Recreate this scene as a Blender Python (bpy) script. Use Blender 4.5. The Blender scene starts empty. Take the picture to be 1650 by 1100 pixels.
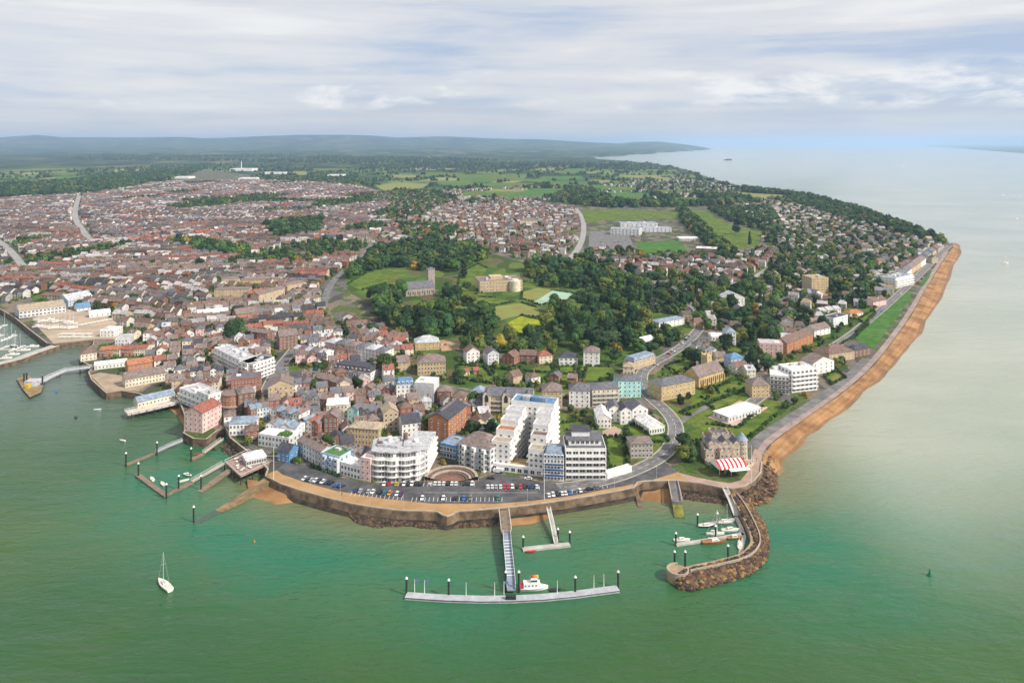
import bpy, math, random
import numpy as np
from mathutils import Vector, Matrix
from mathutils.geometry import tessellate_polygon

scene = bpy.context.scene
C = scene.collection
R = math.radians
rnd = random.Random(7)
rng = np.random.default_rng(7)

# ------------------------------------------------------------------ camera
H = 190.0            # camera height above the sea (m)
F = 1200.0           # focal length in photo pixels (photo 1650 wide)
YH = 230.0           # row of the horizon in the photo
G = 4.5              # level of the town above the sea
cam_d = bpy.data.cameras.new('camera')
cam = bpy.data.objects.new('camera', cam_d)
C.objects.link(cam)
cam.location = (0, 0, H)
cam.rotation_euler = (R(90), 0, 0)
cam_d.sensor_width = 36.0
cam_d.lens = 36.0 * F / 1650.0
cam_d.shift_y = -(550 - YH) / 1650.0
cam_d.clip_start = 1.0
cam_d.clip_end = 400000
scene.camera = cam

# ------------------------------------------------------------------ sky and sun
SUN_EL, SUN_AZ = R(40), R(118)      # azimuth measured from +Y (view direction) towards +X
world = bpy.data.worlds.new('World')
scene.world = world
world.use_nodes = True
nt = world.node_tree
nt.nodes.clear()
def N(t, typ, **kw):
    n = t.nodes.new(typ)
    for k, v in kw.items():
        if k in n.inputs.keys() and not hasattr(n, k):
            n.inputs[k].default_value = v
        else:
            setattr(n, k, v)
    return n
def math_n(t, op, a, b=None, c=None, clamp=False):
    n = t.nodes.new('ShaderNodeMath'); n.operation = op; n.use_clamp = clamp
    for i, s in enumerate((a, b, c)):
        if s is None: continue
        if isinstance(s, (int, float)): n.inputs[i].default_value = s
        else: t.links.new(s, n.inputs[i])
    return n.outputs[0]
def mix_c(t, fac, a, b):
    n = t.nodes.new('ShaderNodeMix'); n.data_type = 'RGBA'; n.clamp_factor = True
    for i, s in ((0, fac), (6, a), (7, b)):
        if isinstance(s, (int, float)): n.inputs[i].default_value = s
        elif isinstance(s, tuple): n.inputs[i].default_value = (*s[:3], 1)
        else: t.links.new(s, n.inputs[i])
    return n.outputs[2]
def ramp(t, fac, lo, hi):
    n = t.nodes.new('ShaderNodeMapRange'); n.interpolation_type = 'SMOOTHSTEP'
    t.links.new(fac, n.inputs[0]); n.inputs[1].default_value = lo; n.inputs[2].default_value = hi
    return n.outputs[0]
def noise(t, vec, scale, detail=4, rough=.5, dist=0.0):
    n = t.nodes.new('ShaderNodeTexNoise')
    n.inputs['Scale'].default_value = scale; n.inputs['Detail'].default_value = detail
    n.inputs['Roughness'].default_value = rough; n.inputs['Distortion'].default_value = dist
    if vec is not None: t.links.new(vec, n.inputs['Vector'])
    return n.outputs[0]
def mapping(t, vec, scale=(1, 1, 1), loc=(0, 0, 0), rot=(0, 0, 0)):
    n = t.nodes.new('ShaderNodeMapping')
    t.links.new(vec, n.inputs[0]); n.inputs[1].default_value = loc; n.inputs[2].default_value = rot; n.inputs[3].default_value = scale
    return n.outputs[0]
sky = N(nt, 'ShaderNodeTexSky', sky_type='NISHITA', sun_disc=False)
sky.sun_elevation = SUN_EL; sky.sun_rotation = SUN_AZ
tc = nt.nodes.new('ShaderNodeTexCoord').outputs['Generated']
sep = nt.nodes.new('ShaderNodeSeparateXYZ'); nt.links.new(tc, sep.inputs[0])
el = sep.outputs['Z']
K = 7.3
lay = noise(nt, mapping(nt, tc, (2.2, 2.2, 26), (3.1, 0.4, .7)), 1.0, 7, .55, .35)
fine = noise(nt, mapping(nt, tc, (7, 7, 60), (1.0, 2.4, 0)), 1.0, 6, .6, .3)
big = noise(nt, mapping(nt, tc, (1.6, 1.6, 9), (7.3, 4.4, 1.9)), 1.0, 3, .5, .2)
m1 = math_n(nt, 'ADD', math_n(nt, 'MULTIPLY', lay, .55), math_n(nt, 'ADD', math_n(nt, 'MULTIPLY', fine, .2), math_n(nt, 'MULTIPLY', big, .25)))
m1 = math_n(nt, 'ADD', m1, math_n(nt, 'MULTIPLY', ramp(nt, el, .09, .20), .10))
stratus = mix_c(nt, ramp(nt, m1, .41, .585), (.47*K, .57*K, .76*K), (.79*K, .79*K, .82*K))
stratus = mix_c(nt, ramp(nt, m1, .56, .70), stratus, (.95*K, .94*K, .93*K))
low = mix_c(nt, ramp(nt, fine, .3, .7), (.62*K, .64*K, .71*K), (.72*K, .71*K, .74*K))
hz = math_n(nt, 'SUBTRACT', 1.0, ramp(nt, math_n(nt, 'ADD', el, math_n(nt, 'MULTIPLY', math_n(nt, 'SUBTRACT', lay, .5), .09)), .02, .062))
cl = mix_c(nt, math_n(nt, 'MULTIPLY', hz, .85), stratus, low)
# a few small cumulus heads in the low band of the sky
cu = noise(nt, mapping(nt, tc, (9, 9, 30), (.35, 1.7, 0)), 1.0, 8, .62, .25)
cu2 = noise(nt, mapping(nt, tc, (3.0, 3.0, 4), (5.0, .2, 0)), 1.0, 1, .5)
band = math_n(nt, 'MULTIPLY', ramp(nt, el, .035, .05), math_n(nt, 'SUBTRACT', 1.0, ramp(nt, el, .075, .11)))
cum = math_n(nt, 'MULTIPLY', ramp(nt, math_n(nt, 'ADD', cu, math_n(nt, 'MULTIPLY', cu2, .45)), .70, .90), band)
cl = mix_c(nt, math_n(nt, 'MULTIPLY', cum, .95), cl, (1.02*K, 1.0*K, .98*K))
col = mix_c(nt, .90, sky.outputs[0], cl)
bg = nt.nodes.new('ShaderNodeBackground'); bg.inputs[1].default_value = 0.1
nt.links.new(col, bg.inputs[0])
wo = nt.nodes.new('ShaderNodeOutputWorld'); nt.links.new(bg.outputs[0], wo.inputs[0])

sun_d = bpy.data.lights.new('sun', 'SUN'); sun_d.energy = 4.0; sun_d.angle = R(5); sun_d.color = (1, .93, .82)
sun = bpy.data.objects.new('sun', sun_d); C.objects.link(sun)
sdir = Vector((math.sin(SUN_AZ) * math.cos(SUN_EL), math.cos(SUN_AZ) * math.cos(SUN_EL), math.sin(SUN_EL)))
sun.rotation_euler = sdir.to_track_quat('Z', 'Y').to_euler()
sun.location = (300, 0, 600)

vs = scene.view_settings
vs.view_transform = 'Standard'; vs.look = 'None'; vs.exposure = 0.42; vs.gamma = 1.0
vs.use_curve_mapping = False
scene.cycles.use_denoising = True
scene.cycles.max_bounces = 5
scene.cycles.diffuse_bounces = 2
scene.cycles.glossy_bounces = 2
scene.cycles.transmission_bounces = 2
scene.cycles.volume_bounces = 1
scene.cycles.caustics_reflective = False
scene.cycles.caustics_refractive = False

# ------------------------------------------------------------------ helpers
def P(x, y, z=G):
    """a pixel of the survey photograph -> the point of the level z seen there"""
    d = F * (H - z) / (y - YH)
    return Vector(((x - 825.0) / F * d, d, z))
def PX(v):
    return 825 + F * v[0] / v[1], YH + F * (H - v[2]) / v[1]
def P2(x, y, z=G):
    p = P(x, y, z); return (p.x, p.y)
def lin(c):
    return tuple(((u / 12.92) if u <= .04045 else ((u + .055) / 1.055) ** 2.4) for u in c)

MATS = {}
def mat(name, col, rough=.8, var=.18, scale=.35, metal=0.0, spec=.3, bump=0.0, bscale=2.0, col2=None, rand=0.0):
    if name in MATS: return MATS[name]
    m = bpy.data.materials.new(name); m.use_nodes = True
    t = m.node_tree; b = t.nodes['Principled BSDF']
    b.inputs['Roughness'].default_value = rough; b.inputs['Metallic'].default_value = metal
    b.inputs['Specular IOR Level'].default_value = spec
    co = t.nodes.new('ShaderNodeTexCoord').outputs['Object']
    n1 = noise(t, co, scale, 5, .62)
    dark = tuple(c * (1 - var) for c in col); light = tuple(min(.95, c * (1 + var)) for c in col)
    if col2: light = col2
    out = mix_c(t, ramp(t, n1, .32, .68), dark, light)
    if rand:
        oi = t.nodes.new('ShaderNodeObjectInfo').outputs['Random']
        hsv = t.nodes.new('ShaderNodeHueSaturation')
        t.links.new(out, hsv.inputs['Color'])
        t.links.new(math_n(t, 'ADD', math_n(t, 'MULTIPLY', oi, rand), 1 - rand * .5), hsv.inputs['Value'])
        h2 = math_n(t, 'FRACT', math_n(t, 'MULTIPLY', oi, 7.31)); t.links.new(math_n(t, 'ADD', math_n(t, 'MULTIPLY', h2, .045), .48), hsv.inputs['Hue'])
        out = hsv.outputs[0]
    t.links.new(out, b.inputs['Base Color'])
    if bump:
        bn = t.nodes.new('ShaderNodeBump'); bn.inputs['Strength'].default_value = bump; bn.inputs['Distance'].default_value = .2
        t.links.new(noise(t, co, bscale, 4, .6), bn.inputs['Height']); t.links.new(bn.outputs[0], b.inputs['Normal'])
    MATS[name] = m
    return m

class MB:
    def __init__(s): s.v = []; s.f = []; s.m = []
    def poly(s, pts, mi=0):
        k = len(s.v); s.v += [tuple(p) for p in pts]; s.f.append(tuple(range(k, k + len(pts)))); s.m.append(mi)
    def box(s, x0, x1, y0, y1, z0, z1, mi=0, bottom=True):
        k = len(s.v)
        s.v += [(x0, y0, z0), (x1, y0, z0), (x1, y1, z0), (x0, y1, z0), (x0, y0, z1), (x1, y0, z1), (x1, y1, z1), (x0, y1, z1)]
        fs = [(0, 1, 5, 4), (1, 2, 6, 5), (2, 3, 7, 6), (3, 0, 4, 7), (4, 5, 6, 7)]
        if bottom: fs.append((3, 2, 1, 0))
        s.f += [tuple(k + i for i in f) for f in fs]; s.m += [mi] * len(fs)
    def prism(s, pts, z0, z1, mi=0, mtop=None):
        n = len(pts); k = len(s.v)
        s.v += [(p[0], p[1], z0) for p in pts] + [(p[0], p[1], z1) for p in pts]
        for i in range(n):
            j = (i + 1) % n
            s.f.append((k + i, k + j, k + n + j, k + n + i)); s.m.append(mi)
        for tri in tessellate_polygon([[Vector((p[0], p[1], 0)) for p in pts]]):
            a, b, c = tri
            pa, pb, pc = pts[a], pts[b], pts[c]
            if (pb[0]-pa[0])*(pc[1]-pa[1]) - (pb[1]-pa[1])*(pc[0]-pa[0]) < 0: b, c = c, b
            s.f.append((k + n + a, k + n + b, k + n + c)); s.m.append(mi if mtop is None else mtop)
    def cyl(s, x, y, z0, z1, r0, r1=None, n=8, mi=0):
        r1 = r0 if r1 is None else r1; k = len(s.v)
        for z, r in ((z0, r0), (z1, r1)):
            s.v += [(x + r * math.cos(2 * math.pi * i / n), y + r * math.sin(2 * math.pi * i / n), z) for i in range(n)]
        for i in range(n):
            j = (i + 1) % n; s.f.append((k + i, k + j, k + n + j, k + n + i)); s.m.append(mi)
        s.f.append(tuple(k + n + i for i in range(n))); s.m.append(mi)
    def bar(s, a, b, r, mi=0, n=4):
        a, b = Vector(a), Vector(b); d = (b - a).normalized()
        u = d.cross(Vector((0, 0, 1))) if abs(d.z) < .9 else d.cross(Vector((1, 0, 0)))
        u.normalize(); w = d.cross(u); k = len(s.v)
        for p in (a, b):
            s.v += [tuple(p + (u * math.cos(2*math.pi*i/n+.785) + w * math.sin(2*math.pi*i/n+.785)) * r) for i in range(n)]
        for i in range(n):
            j = (i + 1) % n; s.f.append((k + i, k + j, k + n + j, k + n + i)); s.m.append(mi)
        s.f.append(tuple(k + i for i in range(n))); s.m.append(mi)
        s.f.append(tuple(k + n + i for i in range(n))); s.m.append(mi)
    def mesh(s, name, mats):
        me = bpy.data.meshes.new(name); me.from_pydata(s.v, [], s.f)
        for m in (mats if isinstance(mats, (list, tuple)) else [mats]): me.materials.append(m)
        if any(s.m): me.polygons.foreach_set('material_index', s.m)
        me.update(); return me
    def build(s, name, mats, parent=None, loc=(0, 0, 0), rz=0.0):
        return link(name, s.mesh(name, mats), parent, loc, rz)
def link(name, data, parent=None, loc=(0, 0, 0), rz=0.0, scale=None):
    o = bpy.data.objects.new(name, data); C.objects.link(o)
    o.location = loc
    if rz: o.rotation_euler = (0, 0, rz)
    if scale: o.scale = scale
    if parent: o.parent = parent
    return o
def tag(o, label=None, cat=None, group=None, kind=None):
    if label: o['label'] = label
    if cat: o['category'] = cat
    if group: o['group'] = group
    if kind: o['kind'] = kind
    return o
def thing(name, label, cat, loc, rz=0.0, group=None):
    return tag(link(name, None, None, loc, rz), label, cat, group)
def copy_tree(o, parent=None):
    c = o.copy(); C.objects.link(c); c.parent = parent
    for ch in o.children: copy_tree(ch, c)
    return c

def inpoly(x, y, poly):
    x = np.asarray(x, float); y = np.asarray(y, float); r = np.zeros(x.shape, bool)
    n = len(poly); j = n - 1
    for i in range(n):
        xi, yi = poly[i]; xj, yj = poly[j]
        c = ((yi > y) != (yj > y)) & (x < (xj - xi) * (y - yi) / ((yj - yi) or 1e-9) + xi)
        r ^= c; j = i
    return r
def pdist(x, y, line, closed=False):
    x = np.asarray(x, float); y = np.asarray(y, float); best = np.full(x.shape, 1e18)
    pts = list(line) + ([line[0]] if closed else [])
    for (ax, ay), (bx, by) in zip(pts[:-1], pts[1:]):
        dx, dy = bx - ax, by - ay
        t = np.clip(((x - ax) * dx + (y - ay) * dy) / (dx * dx + dy * dy + 1e-9), 0, 1)
        best = np.minimum(best, (x - ax - t * dx) ** 2 + (y - ay - t * dy) ** 2)
    return np.sqrt(best)
def wpoly(pts, z=G): return [P2(x, y, z) for x, y in pts]
def smooth_line(pts, it=2):
    for _ in range(it):
        q = [pts[0]]
        for a, b in zip(pts[:-1], pts[1:]):
            q += [tuple(.75*u+.25*v for u, v in zip(a, b)), tuple(.25*u+.75*v for u, v in zip(a, b))]
        pts = q + [pts[-1]]
    return pts
EX_POLY = []      # world polygons where no house or garden tree may stand
EX_LINE = []      # (world line, half width)
FOOT = []         # (x, y, radius) of hand placed buildings
def sheet(name, px, z, material, kind='structure', h=.1, ex=False, world=None):
    w = world or wpoly(px, z)
    if sum(a[0]*b[1]-b[0]*a[1] for a, b in zip(w, w[1:]+w[:1])) < 0: w = w[::-1]
    m = MB(); m.prism(w, z - h, z); o = m.build(name, material)
    if kind: o['kind'] = kind
    if ex: EX_POLY.append(w)
    return o
def ribbon_pts(line, hw):
    """left and right offset of a world polyline"""
    L, Rr = [], []
    for i, p in enumerate(line):
        a = line[max(0, i-1)]; b = line[min(len(line)-1, i+1)]
        d = Vector((b[0]-a[0], b[1]-a[1])).normalized(); n = Vector((-d.y, d.x))
        w = hw[i] if isinstance(hw, list) else hw
        L.append((p[0]+n.x*w, p[1]+n.y*w)); Rr.append((p[0]-n.x*w, p[1]-n.y*w))
    return L, Rr
def road(name, px, width, z, material, kerb=None, ex=True, sm=2, line=None):
    wl = smooth_line(wpoly(px, G), sm)
    L, Rr = ribbon_pts(wl, width/2); m = MB()
    for i in range(len(wl)-1):
        m.poly([(*L[i], z), (*Rr[i], z), (*Rr[i+1], z), (*L[i+1], z)])
    o = m.build(name, material); o['kind'] = 'structure'
    if line:
        l2, r2 = ribbon_pts(wl, .12); q = MB()
        for i in range(0, len(wl)-1, 1):
            a, b = Vector(wl[i]), Vector(wl[i+1]); n = max(1, int((b-a).length/6))
            d = (b-a).normalized(); nn = Vector((-d.y, d.x))*.09
            for k in range(n):
                s0 = a.lerp(b, k/n); s1 = a.lerp(b, (k+.55)/n)
                q.poly([(*(s0+nn), z+.012), (*(s0-nn), z+.012), (*(s1-nn), z+.012), (*(s1+nn), z+.012)])
        c = q.build('centre_line', line, o)
    if kerb:
        q = MB()
        for S, sg in ((L, 1), (Rr, -1)):
            O, I = ribbon_pts(S, 1.0)
            E = O if sg > 0 else I
            for i in range(len(S)-1):
                a, b, c, d = S[i], S[i+1], E[i+1], E[i]
                fs = [[(*a, z+.12), (*b, z+.12), (*c, z+.12), (*d, z+.12)], [(*a, z), (*b, z), (*b, z+.12), (*a, z+.12)]]
                for f in fs: q.poly(f)
        k = q.build('kerb', kerb, o)
    if ex: EX_LINE.append((wl, width/2 + 2))
    return o

# ------------------------------------------------------------------ palette
WALLS = {
 'white': (.74, .72, .69), 'cream': (.66, .58, .44), 'brick red': (.30, .11, .07), 'brown brick': (.22, .12, .085),
 'tan': (.50, .38, .24), 'pale pink': (.68, .45, .42), 'pale grey': (.48, .47, .46), 'pale blue': (.42, .54, .66),
 'yellow stone': (.52, .38, .19), 'grey stone': (.34, .29, .25), 'turquoise': (.36, .66, .64), 'orange brick': (.40, .17, .08),
 'light grey': (.60, .60, .62), 'dark grey': (.10, .10, .11), 'blue': (.10, .25, .48)}
ROOFS = {
 'slate grey': (.13, .13, .15), 'brown tiled': (.17, .11, .09), 'red tiled': (.27, .10, .07), 'dark slate': (.06, .06, .075),
 'pale grey': (.42, .42, .44), 'white': (.72, .71, .70), 'blue grey': (.22, .27, .34), 'terracotta': (.36, .15, .08),
 'mauve grey': (.195, .15, .138), 'tan': (.36, .29, .21), 'green': (.08, .17, .05), 'blue': (.12, .22, .36)}
def WM(n): return mat('wall ' + n, WALLS[n], .85, .16, .25)
def RM(n): return mat('roof ' + n, ROOFS[n], .8, .28, .5, bump=.3, bscale=3)
glass = mat('window glass', (.035, .042, .05), .12, .3, .4, spec=.5)
frame_w = mat('white frame', (.74, .73, .70), .6, .08)
M_asph = mat('asphalt', (.085, .083, .088), .9, .32, .14, bump=.1)
M_asph2 = mat('old asphalt', (.155, .15, .15), .9, .28, .16)
M_line = mat('road paint', (.72, .72, .70), .7, .12, 1.5)
M_kerb = mat('kerb stone', (.36, .33, .29), .85, .15, .5)
M_pave = mat('paving', (.36, .25, .20), .9, .15, .12)
M_prom = mat('promenade gravel', (.37, .225, .105), .92, .14, .07, bump=.1, bscale=1)
M_sand = mat('shingle', (.27, .135, .055), .95, .3, .05, bump=.5, bscale=.8, col2=(.38, .21, .092))
M_wet = mat('wet shingle', (.20, .11, .05), .6, .22, .05, bump=.25, bscale=.8)
M_stone = mat('sea wall stone', (.135, .095, .062), .9, .5, .22, bump=.5, bscale=.7)
M_weed = mat('weedy wall foot', (.035, .028, .018), .8, .5, .25, bump=.5, bscale=.7)
M_cope = mat('coping stone', (.37, .31, .245), .85, .15, .3)
M_conc = mat('concrete', (.42, .40, .37), .85, .16, .2)
M_deck = mat('pontoon deck', (.38, .39, .42), .8, .14, .3)
M_wood = mat('weathered timber', (.20, .15, .11), .85, .25, .5)
M_dark = mat('dark steel', (.03, .032, .035), .6, .2)
M_metal = mat('galvanised metal', (.52, .53, .54), .45, .12, .5)
M_white = mat('white paint', (.80, .79, .77), .5, .06)
M_red = mat('red paint', (.48, .025, .03), .5, .1)
def grass_mat(name, c1, c2, dry, amt=.58):
    m = mat(name, c1, .95, .3, .09, col2=c2, spec=.1); t = m.node_tree; bs = t.nodes['Principled BSDF']; co = t.nodes.new('ShaderNodeTexCoord').outputs['Object']
    src = bs.inputs['Base Color'].links[0].from_socket; f = ramp(t, noise(t, co, .028, 6, .7, .5), amt, amt+.12)
    out = mix_c(t, f, src, dry); g = ramp(t, noise(t, co, .6, 4, .6), .3, .75); t.links.new(mix_c(t, math_n(t, 'MULTIPLY', g, .4), out, c1), bs.inputs['Base Color']); return m
M_grass = grass_mat('lawn grass', (.075, .13, .02), (.14, .19, .03), (.20, .18, .05), .55)
M_bright = grass_mat('bright grass', (.24, .28, .016), (.32, .35, .025), (.20, .24, .03))
M_vivid = grass_mat('pitch grass', (.06, .15, .028), (.085, .185, .04), (.13, .17, .05), .6)
M_court = mat('tennis court', (.30, .42, .31), .9, .12, .05)
M_dry = mat('dry grass', (.26, .22, .07), .95, .25, .05, col2=(.19, .23, .05))
M_soil = mat('bare earth', (.34, .24, .14), .95, .2, .08)
# ------------------------------------------------------------------ the land
# top edge of the land (level G), pixels, from the marina round the point to the far bay
QUAY = [(-700, 492), (-60, 494), (0, 498), (24, 512), (46, 530), (76, 553), (90, 555), (152, 548), (150, 556), (136, 566), (128, 580), (150, 592), (143, 600), (148, 612),
        (172, 634), (196, 630), (222, 634), (240, 640), (284, 638), (290, 648), (304, 684), (296, 698), (312, 707), (332, 708), (350, 694), (364, 690),
        (372, 706), (392, 722), (420, 744), (432, 756), (428, 768)]
WALLTOP = [(428, 768), (452, 780), (480, 790), (520, 801), (560, 811), (600, 818), (640, 823), (700, 825), (707, 827), (713, 831), (720, 833), (727, 831), (733, 827), (740, 825), (780, 822), (812, 819),
           (850, 815), (900, 808), (950, 800), (1000, 791), (1022, 786), (1028, 778), (1040, 776), (1076, 775), (1090, 775), (1125, 779), (1160, 786), (1180, 788), (1200, 784), (1215, 775), (1226, 762), (1228, 745)]
PROMEDGE = [(1228, 745), (1232, 730), (1244, 712), (1270, 692), (1310, 664), (1350, 637), (1385, 610), (1412, 583), (1442, 545), (1468, 508), (1490, 468), (1512, 432), (1528, 408), (1536, 396)]
FARCOAST = [(1528, 390), (1500, 381), (1440, 357), (1380, 337), (1320, 320), (1260, 309), (1200, 301), (1152, 289), (1105, 273), (1055, 263.5), (1000, 258.5)]
LANDPX = QUAY + WALLTOP[1:] + PROMEDGE[1:] + FARCOAST + [(900, 252), (-1500, 252), (-1500, 492)]
landW = wpoly(LANDPX)
def plot_mat(name, cols, cell=.085):
    m = bpy.data.materials.new(name); m.use_nodes = True; t = m.node_tree; bs = t.nodes['Principled BSDF']; bs.inputs['Roughness'].default_value = .95; bs.inputs['Specular IOR Level'].default_value = .1
    co = t.nodes.new('ShaderNodeTexCoord').outputs['Object']; v = t.nodes.new('ShaderNodeTexVoronoi'); v.inputs['Scale'].default_value = 1
    t.links.new(mapping(t, co, (cell, cell*.6, 0), rot=(0, 0, .2)), v.inputs['Vector']); s = t.nodes.new('ShaderNodeSeparateColor'); t.links.new(v.outputs['Color'], s.inputs[0])
    r = t.nodes.new('ShaderNodeValToRGB'); e = r.color_ramp; e.interpolation = 'CONSTANT'; e.elements[0].color = (*cols[0], 1); e.elements[1].position = 1/len(cols); e.elements[1].color = (*cols[1], 1)
    for k in range(2, len(cols)): q = e.elements.new(k/len(cols)); q.color = (*cols[k], 1)
    t.links.new(s.outputs[0], r.inputs[0]); n = noise(t, co, .5, 5, .65); mx = mix_c(t, ramp(t, n, .3, .7), (.62, .62, .62), (1.25, 1.25, 1.25))
    ml = t.nodes.new('ShaderNodeMix'); ml.data_type = 'RGBA'; ml.blend_type = 'MULTIPLY'; ml.inputs[0].default_value = 1; t.links.new(r.outputs[0], ml.inputs[6]); t.links.new(mx, ml.inputs[7]); t.links.new(ml.outputs[2], bs.inputs['Base Color']); return m
M_ground = plot_mat('town plots', [(.13, .12, .11), (.065, .095, .03), (.17, .145, .115), (.08, .075, .07), (.09, .12, .035), (.20, .16, .12)])
M_park = plot_mat('park and garden grass', [(.06, .11, .022), (.085, .145, .026), (.05, .085, .02), (.115, .155, .03), (.11, .10, .045)], .05)
o = sheet('ground', None, G, M_ground, h=9, world=landW)
LANDP = [(x, y) for x, y in LANDPX]

for k, px in enumerate([[(552, 430), (650, 395), (760, 398), (850, 425), (960, 415), (1040, 450), (1130, 452), (1186, 478), (1120, 530), (1060, 560), (1010, 592), (900, 582), (800, 568), (700, 552), (610, 540), (598, 490), (560, 470)],
        [(735, 575), (900, 584), (1012, 596), (1026, 612), (1000, 640), (860, 642), (735, 628)], [(1056, 602), (1120, 560), (1200, 552), (1330, 500), (1430, 474), (1400, 508), (1330, 562), (1210, 646), (1110, 700), (1092, 672), (1048, 630)],
        [(1100, 690), (1150, 655), (1215, 640), (1280, 650), (1224, 698), (1208, 726), (1200, 760), (1110, 762), (1094, 730)], [(960, 690), (1010, 684), (1076, 690), (1076, 720), (1030, 748), (980, 758)], [(1180, 340), (1290, 322), (1380, 345), (1500, 388), (1515, 402), (1440, 470), (1330, 500), (1190, 520), (1186, 470), (1240, 400)]]):
    sheet('parkland', px, G + .02 + .004*k, M_park, h=.01)
for px in ([(700, 640), (760, 645), (905, 660), (1000, 658), (1004, 694), (906, 704), (900, 690), (800, 690), (736, 705), (726, 670)], [(600, 560), (662, 548), (740, 560), (744, 622), (700, 625), (610, 600)]): sheet('garden_ground', px, G + .05, M_park, h=.01)
# farmland sheet far behind the town, a patchwork of fields and woods
def field_mat(name='patchwork fields', k_=1.0):
    m = bpy.data.materials.new(name); m.use_nodes = True; t = m.node_tree; b = t.nodes['Principled BSDF']
    b.inputs['Roughness'].default_value = .95; b.inputs['Specular IOR Level'].default_value = .1
    co = t.nodes.new('ShaderNodeTexCoord').outputs['Object']
    v = t.nodes.new('ShaderNodeTexVoronoi'); v.inputs['Scale'].default_value = 1.0; v.inputs['Randomness'].default_value = .85
    t.links.new(mapping(t, co, (.0052, .0030, 0), rot=(0, 0, .3)), v.inputs['Vector'])
    s = t.nodes.new('ShaderNodeSeparateColor'); t.links.new(v.outputs['Color'], s.inputs[0])
    c = t.nodes.new('ShaderNodeValToRGB'); e = c.color_ramp; e.interpolation = 'CONSTANT'
    cols = [(0, (.022, .05, .022)), (.22, (.075, .13, .035)), (.42, (.03, .06, .025)), (.55, (.12, .17, .05)), (.72, (.05, .095, .03)), (.84, (.24, .22, .11)), (.91, (.10, .15, .04))]
    cols = [(p, tuple(v*k_ for v in q)) for p, q in cols]
    e.elements[0].position = 0; e.elements[0].color = (*cols[0][1], 1); e.elements[1].position = cols[1][0]; e.elements[1].color = (*cols[1][1], 1)
    for p, k in cols[2:]:
        q = e.elements.new(p); q.color = (*k, 1)
    t.links.new(s.outputs[0], c.inputs[0])
    wood = ramp(t, noise(t, mapping(t, co, (.0011, .0007, 0)), 1.0, 5, .6), .52, .58)
    out = mix_c(t, wood, c.outputs[0], (.022*k_, .046*k_, .022*k_))
    t.links.new(out, b.inputs['Base Color'])
    return m
M_fields = field_mat()
FARMPX = [(-1500, 300), (0, 318), (60, 316), (160, 310), (230, 292), (330, 274), (430, 284), (560, 290), (610, 308), (720, 310), (760, 330), (850, 322), (930, 330), (1100, 334), (1200, 322), (1230, 309),
          (1195, 301.6), (1150, 289.6), (1103, 273.6), (1053, 264), (1000, 259), (900, 252.4), (-1500, 252.4)]
sheet('farmland', FARMPX, G + .5, M_fields, h=.45)

# hills to the horizon: height over (pixel column, distance)
def ridge(x):
    pts = [(-900, 225), (-200, 221), (0, 219), (58, 214.5), (100, 218.5), (200, 219), (290, 218), (330, 220.5), (420, 217), (520, 213.5), (600, 216), (640, 219), (720, 217), (790, 220.5), (880, 222.5), (960, 227.5), (1000, 228.5), (1020, 226.5), (1060, 225.8), (1090, 228), (1120, 231.5), (1137, 234), (1145, 240)]
    return np.interp(x, [p[0] for p in pts], [p[1] for p in pts])
def grid_mesh(name, X, Y, Z, material):
    n, k = X.shape
    v = np.stack([X, Y, Z], -1).reshape(-1, 3)
    i = np.arange(n * k).reshape(n, k)
    f = np.stack([i[:-1, :-1], i[:-1, 1:], i[1:, 1:], i[1:, :-1]], -1).reshape(-1, 4)
    me = bpy.data.meshes.new(name); me.from_pydata(v.tolist(), [], f.tolist()); me.materials.append(material)
    me.polygons.foreach_set('use_smooth', [True] * len(f)); me.update()
    return me
def fbm(x, y, seed, octs=5):
    r = np.random.default_rng(seed); o = np.zeros_like(x); a = 1.0; f = 1.0
    for _ in range(octs):
        for _k in range(3):
            th = r.uniform(0, 6.28); ph = r.uniform(0, 6.28)
            o += a * np.sin(f * (x * math.cos(th) + y * math.sin(th)) + ph) / 3
        a *= .55; f *= 1.9
    return o
cx = np.arange(-1000, 1160, 6.0); dd = np.geomspace(5200, 23500, 110)
CX, DD = np.meshgrid(cx, dd)
WX = (CX - 825) / F * DD
top = H + (YH - 2.5 - ridge(CX)) * 20500 / F
prof = np.clip((DD - 5200) / (20500 - 5200), 0, 1.0)
back = np.clip((DD - 20500) / 3000, 0, 1)
HZ = 8 + (top - 8) * (.16 * prof + .84 * prof ** 5.0) * (1 - .55 * back)
HZ += (fbm(WX / 700, DD / 500, 3) * 16 * np.sin(np.clip(prof, 0, 1) * np.pi)) + np.maximum(0, fbm(WX / 1700, DD / 1200, 5)) * 28 * np.sin(prof * np.pi) ** 2
# bay: the coast recedes on the right
coast = np.interp(DD, [5200, 6600, 7600, 9500, 12500, 16500, 20000, 23500], [1035, 985, 930, 960, 1040, 1100, 1139, 1146]) + 10*np.sin(DD/330)
HZ = np.minimum(HZ, np.clip((coast - CX) * 3.2, -14, 400) + 3)
HZ = np.where(DD < 5400, np.minimum(HZ, 3.5), HZ)
o = link('hills', grid_mesh('hills', WX, DD, HZ, field_mat('heath, woods and upland pasture', .55))); o['kind'] = 'structure'
o = sheet('far_shore', [(1460, 233.8), (1530, 237.5), (1580, 241.5), (1650, 246.5), (1900, 256), (2600, 262), (2600, 233)], 6, M_fields, h=8)
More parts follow.
